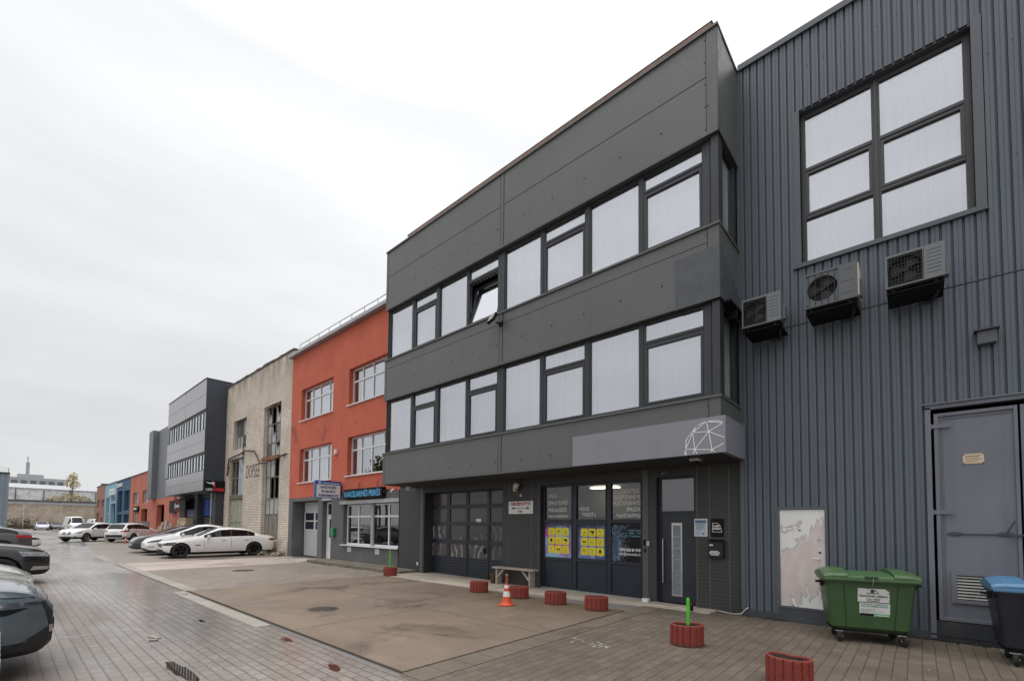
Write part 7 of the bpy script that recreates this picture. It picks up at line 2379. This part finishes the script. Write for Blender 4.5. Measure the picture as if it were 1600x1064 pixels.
M_CLAD = mat('plastic cladding', (0.022, 0.022, 0.023), 0.6)
M_RIMS = mat('silver rim', (0.42, 0.43, 0.44), 0.3, 0.7, var=0.05)
M_RIMK = mat('black rim', (0.02, 0.02, 0.022), 0.3, 0.3)

def lerp_pts(pts, x):
    """piecewise-linear through (x,z) points given in ascending x, softened at the corners"""
    def f(q):
        if q <= pts[0][0]: return pts[0][1]
        for (a, c), (b_, d) in zip(pts[:-1], pts[1:]):
            if q <= b_:
                return c + (d - c) * (q - a) / (b_ - a)
        return pts[-1][1]
    w_ = 0.09
    return (f(x - w_) + 2 * f(x - w_ / 2) + 2 * f(x) + 2 * f(x + w_ / 2) + f(x + w_)) / 8

def car(label, cat, spec, col, x, y, rz, group=None, name='parked_car'):
    L, W, Hh = spec['L'], spec['W'], spec['H']
    top, belt = spec['top'], spec['belt']
    xw0, xw1 = spec['ws']          # windscreen: cowl x, roof x
    xr1, xr0 = spec['rw']          # rear window: roof x, deck x
    gx = spec['glass']             # side glass x range (rear, front)
    pil = spec['pillars']
    zb = spec.get('zb', 0.20)
    fa, ra, wr = spec['fa'], spec['ra'], spec['wr']
    T_ = thing(name, label, cat, (0, 0, 0), 0, group)
    xs = set([-L / 2 + L * i / 46 for i in range(47)])
    for q in (xw0, xw1, xr1, xr0, gx[0], gx[1]): xs.add(q)
    for q in pil: xs |= {q - 0.03, q + 0.03}
    xs |= {L / 2 - 0.02, L / 2 - 0.06, L / 2 - 0.12, -L / 2 + 0.02, -L / 2 + 0.06, -L / 2 + 0.12}
    xs = sorted(xs)
    xs = [q for i, q in enumerate(xs) if i == 0 or q - xs[i - 1] > 0.012]
    fr_r, re_r = spec.get('fround', 0.30), spec.get('rround', 0.20)
    def plan(q):
        u = max(0, (q - (L / 2 - 0.75)) / 0.75)
        v_ = max(0, ((-L / 2 + 0.65) - q) / 0.65)
        return 1 - fr_r * u ** 2.6 - re_r * v_ ** 2.6
    NP = 13
    rows = []
    for q in xs:
        w_ = W / 2 * plan(q)
        zt = lerp_pts(top, q)
        zbl = min(lerp_pts(belt, q), zt - 0.03)
        k = min(1, max(0, (zt - zbl - 0.03) / 0.42))
        eu = max(0, (q - (L / 2 - 0.16)) / 0.16); ev = max(0, (-L / 2 + 0.16 - q) / 0.16)
        e_ = max(eu, ev) ** 2
        zlo = zb + 0.10 * e_
        wg0, wg1 = w_ * 0.95, w_ * (0.95 - 0.23 * k)
        gz0 = zbl + 0.02 * k
        gz1 = zbl + (zt - zbl) * (1 - 0.16 * k) - 0.012 * (1 - k)
        lerp = lambda a, b_, t_: a + (b_ - a) * t_
        p = [(0, zlo), (w_ * 0.80, zlo), (w_ * 0.955, zlo + 0.07), (w_ * 0.99, zlo + 0.17),
             (w_, lerp(zlo + 0.17, zbl, 0.45)), (w_ * 0.985, lerp(zlo + 0.17, zbl, 0.80)), (w_ * 0.955, zbl),
             (lerp(wg0, wg1, 0.05), lerp(gz0, gz1, 0.06)), (lerp(wg0, wg1, 0.93), lerp(gz0, gz1, 0.93)),
             (wg1 * 0.965, lerp(gz1, zt, 0.45)), (wg1 * 0.88, lerp(gz1, zt, 0.80)), (wg1 * 0.5, zt), (0, zt + 0.012)]
        rows.append([(q, a, c_) for a, c_ in p])
    vs, fs, mi = [], [], []
    n = len(xs)
    idx = {}
    for i, r_ in enumerate(rows):
        for j, p in enumerate(r_):
            idx[(i, j, 1)] = len(vs); vs.append(p)
            if j in (0, NP - 1):
                idx[(i, j, -1)] = idx[(i, j, 1)]
            else:
                idx[(i, j, -1)] = len(vs); vs.append((p[0], -p[1], p[2]))
    PAINT, DARK, WS, RW, SG = 0, 1, 2, 3, 4
    for i in range(n - 1):
        xm = (xs[i] + xs[i + 1]) / 2
        for j in range(NP - 1):
            m_ = PAINT
            if j < spec.get('clad', 2): m_ = DARK
            if j >= 10 and xw1 < xm < xw0: m_ = WS
            if j >= 10 and xr0 < xm < xr1: m_ = RW
            if j == 7 and gx[0] < xm < gx[1] and not any(abs(xm - q) < 0.031 for q in pil): m_ = SG
            if j == 7 and gx[0] < xm < gx[1] and m_ != SG: m_ = DARK
            if spec.get('panoroof') and j >= 10 and xr1 < xm < xw1: m_ = WS
            for s in (1, -1):
                a, b_, c_, d = idx[(i, j, s)], idx[(i + 1, j, s)], idx[(i + 1, j + 1, s)], idx[(i, j + 1, s)]
                f = (a, b_, c_, d) if s < 0 else (d, c_, b_, a)
                f = tuple(dict.fromkeys(f))
                if len(f) >= 3:
                    fs.append(f); mi.append(m_)
    for i, sg in ((0, -1), (n - 1, 1)):
        ring = [idx[(i, j, 1)] for j in range(NP)] + [idx[(i, j, -1)] for j in range(NP - 2, 0, -1)]
        fs.append(tuple(ring) if sg > 0 else tuple(ring[::-1])); mi.append(PAINT)
    me = bpy.data.meshes.new('car_shell')
    me.from_pydata(vs, [], fs)
    for k in range(5):
        me.materials.append((col, M_CLAD, M_CARGL, M_CARGL, M_CARGL)[k])
    me.polygons.foreach_set('material_index', mi)
    bm = bmesh.new(); bm.from_mesh(me)
    bmesh.ops.recalc_face_normals(bm, faces=bm.faces)
    bm.to_mesh(me); bm.free()
    tmp = bpy.data.objects.new('car_shell', me)
    COL.objects.link(tmp)
    # wheel arches
    cut = MB()
    for ax in (fa, ra):
        for s in (-1, 1):
            yo = W / 2 + 0.1
            yi = W / 2 - 0.30
            cut.cyl((ax, s * yi, wr), (ax, s * yo, wr), wr + 0.055, n=28)
    co = cut.build('cutter', [M_CLAD])
    cm = co.data
    cm.materials.clear(); cm.materials.append(col); cm.materials.append(M_CLAD)
    cm.polygons.foreach_set('material_index', [1] * len(cm.polygons))
    md = tmp.modifiers.new('arches', 'BOOLEAN'); md.operation = 'DIFFERENCE'; md.object = co; md.solver = 'EXACT'
    dg = bpy.context.evaluated_depsgraph_get()
    ev = tmp.evaluated_get(dg)
    m2 = bpy.data.meshes.new_from_object(ev)
    bpy.data.objects.remove(tmp); bpy.data.objects.remove(co)
    V = [v.co.copy() for v in m2.vertices]
    polys = [(tuple(p.vertices), p.material_index) for p in m2.polygons]
    mats2 = [mm.name if mm else '' for mm in m2.materials]
    bvh = BVHTree.FromPolygons(V, [p[0] for p in polys])
    def sub(name_, ks, mats_, parent, smooth=True, side=0):
        mb = MB()
        mp_ = {}
        for f, k in polys:
            if k in ks and (not side or side * sum(V[i].y for i in f) > 0):
                for i in f:
                    if i not in mp_:
                        mp_[i] = len(mb.v); mb.v.append(tuple(V[i]))
                mb.f.append(tuple(mp_[i] for i in f)); mb.mi.append(ks.index(k)); mb.sm.append(True)
        if not mb.f:
            return None
        ob = mb.build(name_, mats_, parent)
        es = ob.modifiers.new('edges', 'EDGE_SPLIT'); es.split_angle = R(38)
        return ob
    body = sub('body', [0, 1], [col, M_CLAD], T_)
    sub('windscreen', [2], [M_CARGL], T_)
    sub('rear_window', [3], [M_CARGL], T_)
    sub('side_window', [4], [M_CARGL], T_, side=1)
    sub('side_window', [4], [M_CARGL], T_, side=-1)
    # thin pieces laid on to the shell
    def patch(name_, corners, d, mt_, parent=T_, nu=8, nv=3, off=0.006, th=0.012):
        c_ = [Vector(q) for q in corners]
        d = Vector(d).normalized()
        pts = []
        for j in range(nv + 1):
            for i in range(nu + 1):
                u, v_ = i / nu, j / nv
                p = (c_[0] * (1 - u) + c_[1] * u) * (1 - v_) + (c_[3] * (1 - u) + c_[2] * u) * v_
                h = bvh.ray_cast(p + d * 3, -d)
                pts.append((h[0] if h[0] is not None else p) + d * off)
        mb = MB()
        m_ = nu + 1
        back = [p - d * th for p in pts]
        N_ = len(pts)
        f1 = [(j * m_ + i, j * m_ + i + 1, (j + 1) * m_ + i + 1, (j + 1) * m_ + i) for j in range(nv) for i in range(nu)]
        per = [i for i in range(nu)] + [j * m_ + nu for j in range(nv)] + [nv * m_ + i for i in range(nu, 0, -1)] + [j * m_ for j in range(nv, 0, -1)]
        f2 = [(per[k], per[(k + 1) % len(per)], per[(k + 1) % len(per)] + N_, per[k] + N_) for k in range(len(per))]
        mb.smooth = True
        mb.add(pts + back, f1 + f2)
        ob = mb.build(name_, mt_, parent)
        es = ob.modifiers.new('edges', 'EDGE_SPLIT'); es.split_angle = R(50)
        return ob
    X = L / 2
    for pt in spec['patches']:
        nm, kind, cs, mt_ = pt[:4]
        if kind == 'front': patch(nm, [(0, a, c_) for a, c_ in cs], (1, 0, 0), mt_)
        elif kind == 'rear': patch(nm, [(0, a, c_) for a, c_ in cs], (-1, 0, 0), mt_)
        elif kind == 'side':
            for s in (1, -1): patch(nm, [(a, 0, c_) for a, c_ in cs], (0, s, 0), mt_)
        elif kind == 'fcorner':
            for s in (1, -1): patch(nm, [(a, s * b_, c_) for a, b_, c_ in cs], (1, s * 0.75, 0), mt_)
        elif kind == 'rcorner':
            for s in (1, -1): patch(nm, [(a, s * b_, c_) for a, b_, c_ in cs], (-1, s * 0.75, 0), mt_)
        elif kind == 'top': patch(nm, [(a, b_, 0) for a, b_ in cs], (0, 0, 1), mt_)
    # mirrors
    for s in (1, -1):
        hh = bvh.ray_cast(Vector((xw0 - 0.35, s * 3, lerp_pts(belt, xw0 - 0.35) + 0.04)), Vector((0, -s, 0)))
        yy = abs(hh[0].y) if hh[0] is not None else W / 2 - 0.05
        zz_ = lerp_pts(belt, xw0 - 0.35) + 0.08
        mb = MB()
        mb.obox((xw0 - 0.32, s * (yy + 0.13), zz_), (0.06, 0.10, 0.065), Matrix.Rotation(R(-8 * s), 3, 'Z'))
        mb.box(xw0 - 0.36, xw0 - 0.30, *sorted((s * (yy - 0.02), s * (yy + 0.05))), zz_ - 0.06, zz_ - 0.02)
        mb.build('mirror', spec.get('mirror', col), T_, bevel=0.02)
    # wheels
    for ax in (fa, ra):
        for s in (-1, 1):
            yo = W / 2 - 0.015
            yi = yo - 0.21
            wb_ = MB()
            prof = [(wr * 0.66, yi * s), (wr * 0.97, yi * s), (wr, (yi + 0.04) * s), (wr, (yo - 0.04) * s), (wr * 0.97, yo * s), (wr * 0.69, (yo - 0.005) * s), (wr * 0.66, (yo - 0.03) * s)]
            wb_.lathe([(a, b_) for a, b_ in (prof if s < 0 else prof)], (ax, 0, wr), 28, 'y')
            wh = wb_.build('wheel', M_RUBBER, T_)
            rb_ = MB()
            yr_ = (yo - 0.03) * s
            rr_ = wr * 0.66
            rb_.lathe([(rr_, yr_), (rr_ * 0.9, yr_ + 0.0), (rr_ * 0.88, yr_ - 0.05 * s)], (ax, 0, wr), 28, 'y')
            ns = spec.get('spokes', 5)
            for k in range(ns):
                a0 = 2 * math.pi * k / ns + 0.3
                for da in (-0.13, 0.13):
                    p0 = Vector((ax + 0.05 * math.cos(a0 + da), 0, wr + 0.05 * math.sin(a0 + da)))
                    p1 = Vector((ax + rr_ * 0.92 * math.cos(a0 + da), 0, wr + rr_ * 0.92 * math.sin(a0 + da)))
                    q = Vector((-math.sin(a0 + da), 0, math.cos(a0 + da))) * 0.018
                    y1_, y2_ = yr_ - 0.004 * s, yr_ - 0.03 * s
                    rb_.add([Vector((v_.x, yy_, v_.z)) for yy_ in (y1_, y2_) for v_ in (p0 - q, p1 - q, p1 + q, p0 + q)], [(0, 1, 2, 3), (3, 2, 1, 0), (0, 1, 5, 4), (2, 3, 7, 6), (4, 5, 1, 0), (6, 7, 3, 2)])
            rb_.cyl((ax, yr_ - 0.035 * s, wr), (ax, yr_ + 0.004 * s, wr), 0.065, n=14)
            rb_.build('rim', spec.get('rim', M_RIMS), wh)
            db = MB()
            db.cyl((ax, yr_ - 0.075 * s, wr), (ax, yr_ - 0.06 * s, wr), rr_ * 0.88, n=20)
            db.build('brake_disc', M_TRIMD, wh)
    T_.location = (x, y, 0)
    T_.rotation_euler = (0, 0, rz)
    return T_

def seams(doors, z0, z1):
    return [('door_seam', 'side', [(q - 0.006, z0), (q + 0.006, z0), (q + 0.006, z1), (q - 0.006, z1)], M_BLACK) for q in doors]
def handles(hs, z):
    return [('door_handle', 'side', [(q - 0.10, z), (q + 0.10, z), (q + 0.10, z + 0.028), (q - 0.10, z + 0.028)], M_CHROME) for q in hs]
def sedan(**k):
    L = 5.05
    s = dict(L=L, W=1.90, H=1.47, zb=0.20, fa=1.66, ra=-1.50, wr=0.345, ws=(1.02, 0.20), rw=(-1.05, -1.72), glass=(-1.42, 0.86), pillars=[-0.32, -1.12],
             top=[(-L / 2, 0.90), (-2.25, 1.04), (-1.72, 1.09), (-1.05, 1.41), (-0.4, 1.47), (0.20, 1.43), (1.02, 1.03), (1.9, 0.90), (2.35, 0.76), (L / 2, 0.60)],
             belt=[(-L / 2, 0.86), (-1.6, 1.01), (-0.5, 0.97), (1.0, 0.93), (1.9, 0.82), (2.35, 0.70), (L / 2, 0.55)],
             patches=seams([0.86, -0.32, -1.25], 0.32, 0.95) + handles([0.02, -1.02], 0.80) + [
                 ('headlight', 'fcorner', [(2.2, 0.92, 0.60), (2.45, 0.45, 0.60), (2.40, 0.45, 0.72), (1.95, 0.92, 0.76)], M_LAMPD),
                 ('tail_light', 'rcorner', [(-2.22, 0.95, 0.80), (-2.5, 0.55, 0.76), (-2.5, 0.55, 0.88), (-2.2, 0.95, 0.90)], mat('smoked tail lamp', (0.13, 0.012, 0.015), 0.12, var=0.2, vs=10)),
                 ('grille', 'front', [(0.06, 0.50), (0.30, 0.52), (0.28, 0.72), (0.05, 0.72)], M_BLACK), ('grille', 'front', [(-0.30, 0.52), (-0.06, 0.50), (-0.05, 0.72), (-0.28, 0.72)], M_BLACK),
                 ('air_intake', 'front', [(-0.78, 0.30), (0.78, 0.30), (0.70, 0.40), (-0.70, 0.40)], M_BLACK),
                 ('number_plate', 'front', [(-0.26, 0.42), (0.26, 0.42), (0.26, 0.50), (-0.26, 0.50)], M_PLATE),
                 ('fender_vent', 'side', [(1.00, 0.58), (1.24, 0.58), (1.22, 0.62), (1.02, 0.62)], M_BLACK)])
    s.update(k)
    return s
def hatch(**k):
    L = 4.75
    s = dict(L=L, W=1.92, H=1.62, zb=0.19, fa=1.47, ra=-1.42, wr=0.36, ws=(1.22, 0.15), rw=(-0.95, -2.05), glass=(-1.65, 1.0), pillars=[-0.30, -1.2], panoroof=True, fround=0.36,
             top=[(-L / 2, 0.88), (-2.28, 1.06), (-2.05, 1.12), (-0.95, 1.52), (-0.35, 1.62), (0.15, 1.58), (1.22, 1.08), (1.85, 0.94), (2.2, 0.80), (L / 2, 0.58)],
             belt=[(-L / 2, 0.84), (-1.6, 1.06), (-0.5, 1.02), (1.1, 0.97), (1.85, 0.86), (2.2, 0.74), (L / 2, 0.53)],
             patches=seams([0.92, -0.30, -1.3], 0.34, 0.98) + handles([0.02, -1.02], 0.84) + [
                 ('headlight', 'fcorner', [(1.9, 0.95, 0.70), (2.25, 0.48, 0.62), (2.22, 0.48, 0.68), (1.75, 0.95, 0.82)], M_LAMPD),
                 ('tail_light', 'rcorner', [(-2.0, 0.95, 0.86), (-2.35, 0.5, 0.84), (-2.3, 0.5, 0.94), (-2.0, 0.95, 0.98)], M_TAIL),
                 ('air_intake', 'front', [(-0.82, 0.27), (0.82, 0.27), (0.66, 0.34), (-0.66, 0.34)], M_BLACK),
                 ('fog_slot', 'fcorner', [(2.05, 0.85, 0.42), (2.25, 0.62, 0.42), (2.25, 0.62, 0.45), (2.05, 0.85, 0.46)], M_BLACK),
                 ('number_plate', 'front', [(-0.26, 0.40), (0.26, 0.40), (0.26, 0.50), (-0.26, 0.50)], M_PLATE)])
    s.update(k)
    return s
def suv(**k):
    L = 4.45
    s = dict(L=L, W=1.86, H=1.62, zb=0.24, fa=1.36, ra=-1.31, wr=0.36, ws=(1.0, 0.15), rw=(-1.72, -2.12), glass=(-1.85, 0.85), pillars=[-0.25, -1.15], clad=3,
             top=[(-L / 2, 0.86), (-2.18, 1.05), (-2.12, 1.10), (-1.72, 1.52), (-0.6, 1.62), (0.15, 1.57), (1.0, 1.10), (1.7, 1.00), (2.05, 0.88), (L / 2, 0.66)],
             belt=[(-L / 2, 0.82), (-1.6, 1.10), (-0.5, 1.05), (1.0, 1.01), (1.7, 0.92), (2.05, 0.80), (L / 2, 0.60)],
             patches=seams([0.80, -0.25, -1.15], 0.42, 1.02) + handles([0.02, -0.95], 0.90) + [
                 ('headlight', 'fcorner', [(1.85, 0.93, 0.72), (2.18, 0.50, 0.68), (2.15, 0.50, 0.80), (1.75, 0.93, 0.86)], M_LAMP),
                 ('tail_light', 'rcorner', [(-1.8, 0.93, 0.88), (-2.2, 0.5, 0.86), (-2.2, 0.5, 0.98), (-1.8, 0.93, 1.02)], M_TAIL),
                 ('grille', 'front', [(0.05, 0.62), (0.36, 0.62), (0.34, 0.80), (0.06, 0.80)], M_BLACK), ('grille', 'front', [(-0.36, 0.62), (-0.05, 0.62), (-0.06, 0.80), (-0.34, 0.80)], M_BLACK),
                 ('bumper', 'front', [(-0.85, 0.30), (0.85, 0.30), (0.75, 0.44), (-0.75, 0.44)], M_CLAD),
                 ('bumper', 'rear', [(-0.85, 0.30), (0.85, 0.30), (0.85, 0.62), (-0.85, 0.62)], M_CLAD),
                 ('number_plate', 'front', [(-0.26, 0.46), (0.26, 0.46), (0.26, 0.57), (-0.26, 0.57)], M_PLATE),
                 ('number_plate', 'rear', [(-0.26, 0.72), (0.26, 0.72), (0.26, 0.83), (-0.26, 0.83)], M_PLATE)])
    s.update(k)
    return s
P_WHITE = paint('white car paint', (0.86, 0.86, 0.85))
P_GREY = paint('blue grey car paint', (0.125, 0.155, 0.18), 0.35, 0.38)
P_SILV = paint('silver car paint', (0.42, 0.43, 0.38), 0.5, 0.40)
P_BLACK = paint('black car paint', (0.010, 0.010, 0.012))
P_BROWN = paint('brown grey car paint', (0.075, 0.070, 0.068), 0.4)
P_DARK = paint('dark grey car paint', (0.06, 0.063, 0.068), 0.3)
P_BLUE = paint('blue car paint', (0.04, 0.22, 0.55))
P_LAV = paint('pale lavender car paint', (0.48, 0.49, 0.56), 0.2)
GR = 'cars parked in front of the buildings'
GL = 'cars parked along the left side'
GF = 'vehicles parked at the far end of the yard'
car('long white saloon with black wheels parked in front of the pale brick building', 'car', sedan(rim=M_RIMK, L=4.86, fa=1.80, ra=-1.39), P_WHITE, -27.05, 7.46, R(-90), GR)
car('white glass roofed hatchback parked just left of the long white saloon', 'car', hatch(rim=M_RIMK), P_WHITE, -30.0, 7.25, R(-90), GR)
sp = hatch(H=1.5)
sp['top'] = [(a, c - 0.12 if c > 1.2 else c - 0.02) for a, c in sp['top']]
car('dark grey hatchback mostly hidden behind the white hatchback', 'car', sp, P_DARK, -32.9, 7.15, R(-90), GR)
car('white crossover with twin kidney grilles and headlights turned towards the viewer', 'car', suv(), P_WHITE, -53.9, 5.1, R(-47), GR)
sp = suv(ws=(1.0, 0.15))
sp['patches'] = [p for p in sp['patches'] if p[0] != 'grille']
car('white crossover seen from behind with red tail light and dark lower bumper', 'car', sp, P_WHITE, -51.2, 7.6, R(138), GR)
# left row, noses towards the driving lane
lx = suv(L=4.7, W=1.88, fround=0.30)
lx.update(fa=1.42, ra=-1.42, clad=3)
lx['top'] = [(-2.35, 0.86), (-2.28, 1.05), (-2.2, 1.10), (-1.72, 1.52), (-0.6, 1.62), (0.15, 1.57), (1.0, 1.12), (1.7, 1.03), (2.12, 0.95), (2.28, 0.86), (2.35, 0.72)]
lx['belt'] = [(-2.35, 0.82), (-1.6, 1.08), (-0.5, 1.04), (1.0, 1.02), (1.7, 0.95), (2.12, 0.88), (2.28, 0.80), (2.35, 0.66)]
lx['patches'] = [p for p in lx['patches'] if p[0] in ('door_seam', 'door_handle', 'tail_light')] + [
    ('headlight', 'side', [(1.65, 0.815), (2.26, 0.785), (2.25, 0.82), (1.68, 0.862)], M_CHROME),
    ('light_bezel', 'side', [(1.30, 0.69), (2.00, 0.715), (2.16, 0.770), (1.30, 0.800)], M_BLACK),
    ('bumper_corner', 'side', [(1.70, 0.24), (2.34, 0.26), (2.34, 0.55), (2.02, 0.35)], M_CLAD),
    ('grille', 'front', [(-0.40, 0.44), (0.40, 0.44), (0.58, 0.80), (-0.58, 0.80)], M_BLACK),
    ('grille_trim', 'fcorner', [(2.25, 0.60, 0.42), (2.32, 0.52, 0.42), (2.32, 0.62, 0.82), (2.24, 0.70, 0.82)], M_CLAD),
    ('fog_trim', 'fcorner', [(2.26, 0.63, 0.47), (2.3, 0.61, 0.47), (2.3, 0.62, 0.55), (2.26, 0.64, 0.55)], M_STAIN),
    ('bumper', 'front', [(-0.85, 0.27), (0.85, 0.27), (0.70, 0.43), (-0.70, 0.43)], M_CLAD),
    ('bumper_corner', 'fcorner', [(1.95, 0.94, 0.32), (2.3, 0.5, 0.30), (2.3, 0.55, 0.46), (2.05, 0.90, 0.36)], M_CLAD),
    ('hood_seam', 'side', [(1.0, 0.995), (2.2, 0.865), (2.2, 0.872), (1.0, 1.004)], M_BLACK)]
C1 = car('blue grey car nose with slim headlight nearest in the left foreground', 'car', lx, P_GREY, -7.95, 0.41 - 2.35, R(90), GL)
hb = MB()
hb.box(2.355, 2.385, -0.27, 0.27, 0.44, 0.56)
hb.build('plate_holder', M_BLACK, C1)
car('pale silver saloon nose with clear headlight, second in the left row', 'car', sedan(patches=seams([0.86, -0.32], 0.32, 0.95) + [
    ('headlight', 'fcorner', [(2.05, 0.93, 0.56), (2.45, 0.52, 0.52), (2.42, 0.52, 0.66), (1.95, 0.93, 0.74)], mat('clear headlamp', (0.72, 0.74, 0.70), 0.08, 0.2, var=0.15, vs=12)),
    ('grille', 'front', [(-0.42, 0.52), (0.42, 0.52), (0.48, 0.62), (-0.48, 0.62)], M_BLACK),
    ('number_plate', 'front', [(-0.26, 0.36), (0.26, 0.36), (0.26, 0.46), (-0.26, 0.46)], M_PLATE)]), P_SILV, -13.0, 0.41 - 2.52, R(90), GL)
bk = dict(lx, rim=M_RIMK)
bk['patches'] = [p for p in lx['patches'] if p[0] in ('door_seam', 'door_handle', 'tail_light', 'bumper', 'number_plate')] + [
    ('headlight', 'fcorner', [(1.85, 0.95, 0.76), (2.28, 0.52, 0.72), (2.26, 0.52, 0.84), (1.80, 0.95, 0.89)], M_LAMP),
    ('grille', 'front', [(-0.42, 0.50), (0.42, 0.50), (0.45, 0.82), (-0.45, 0.82)], M_BLACK),
    ('fog_trim', 'fcorner', [(2.0, 0.90, 0.38), (2.28, 0.62, 0.38), (2.28, 0.62, 0.46), (2.05, 0.88, 0.48)], M_CHROME)]
car('black off-roader nose, third in the left row', 'car', bk, P_BLACK, -18.7, 0.90 - 2.35, R(90), GL)
cr = suv(L=4.65, H=1.54)
cr['top'] = [(-2.325, 0.90), (-2.28, 1.00), (-2.18, 1.06), (-1.45, 1.34), (-0.6, 1.52), (0.15, 1.54), (1.0, 1.10), (1.7, 1.00), (2.05, 0.88), (2.325, 0.66)]
cr['rw'] = (-1.45, -2.15)
cr['patches'] = cr['patches'] + [('tail_strip', 'rear', [(-0.80, 0.90), (0.80, 0.90), (0.80, 0.95), (-0.80, 0.95)], M_TAIL)]
car('dark brown grey crossover showing its red tail light, parked nose first in the left row', 'car', cr, P_BROWN, -33.6, 0.98 - 2.32, R(-90), GL)
car('white saloon with dark grille behind the brown crossover', 'car', sedan(), P_WHITE, -39.6, 1.5 - 2.5, R(90), GL)
car('silver hatchback between the two white cars of the left row', 'car', hatch(panoroof=False), P_SILV, -45.0, 1.25 - 2.37, R(90), GL)
car('bright blue hatchback in the left row', 'car', hatch(panoroof=False), P_BLUE, -50.5, 1.5 - 2.37, R(90), GL)
car('white crossover with tall roof beyond the blue hatchback', 'car', suv(), P_WHITE, -57.5, 0.9 - 2.2, R(90), GL)
car('farthest white hatchback of the left row', 'car', hatch(panoroof=False), P_LAV, -63.0, 1.2 - 2.3, R(90), GL)
# far end
van = dict(L=5.4, W=2.05, H=2.50, zb=0.25, fa=1.75, ra=-1.60, wr=0.36, ws=(1.95, 1.35), rw=(-2.62, -2.66), glass=(0.75, 1.75), pillars=[], fround=0.22, rround=0.05, clad=3,
           top=[(-2.7, 2.45), (-2.5, 2.50), (0.9, 2.50), (1.35, 2.36), (1.95, 1.40), (2.35, 1.18), (2.6, 0.98), (2.7, 0.72)],
           belt=[(-2.7, 1.35), (1.0, 1.35), (1.95, 1.28), (2.35, 1.08), (2.6, 0.90), (2.7, 0.66)],
           patches=[('headlight', 'fcorner', [(2.2, 1.0, 0.82), (2.6, 0.62, 0.80), (2.55, 0.62, 0.98), (2.2, 1.0, 1.10)], M_LAMP),
                    ('grille', 'front', [(-0.55, 0.72), (0.55, 0.72), (0.6, 0.88), (-0.6, 0.88)], M_BLACK),
                    ('bumper', 'front', [(-0.9, 0.34), (0.9, 0.34), (0.9, 0.52), (-0.9, 0.52)], M_CLAD),
                    ('number_plate', 'front', [(-0.26, 0.54), (0.26, 0.54), (0.26, 0.65), (-0.26, 0.65)], M_PLATE)] + seams([0.6, -0.7], 0.4, 2.2), mirror=M_CLAD)
car('tall white delivery van facing the viewer at the far end of the yard', 'van', van, P_WHITE, -106.0, 8.0, R(7), GF, 'parked_van')
v2 = dict(van)
v2['top'] = [(a, c * 0.86 if c > 1.5 else c) for a, c in van['top']]
v2['H'] = 2.15
car('lower white van half hidden behind the white crossovers, right of the tall van', 'van', v2, P_WHITE, -111, 11.3, R(6), GF, 'parked_van')
car('pale lavender hatchback at the foot of the concrete wall, left of the tall van', 'car', hatch(panoroof=False, W=1.95), P_LAV, -122.5, 4.8, R(2), GF)
car('dark saloon at the foot of the concrete wall next to the tall white van', 'car', sedan(), P_DARK, -122.5, 6.7, R(6), GF)
car('white car nose just entering the bottom left corner of the picture', 'car', suv(W=1.8), P_WHITE, -5.75, 0.02 - 2.225, R(90), GL)
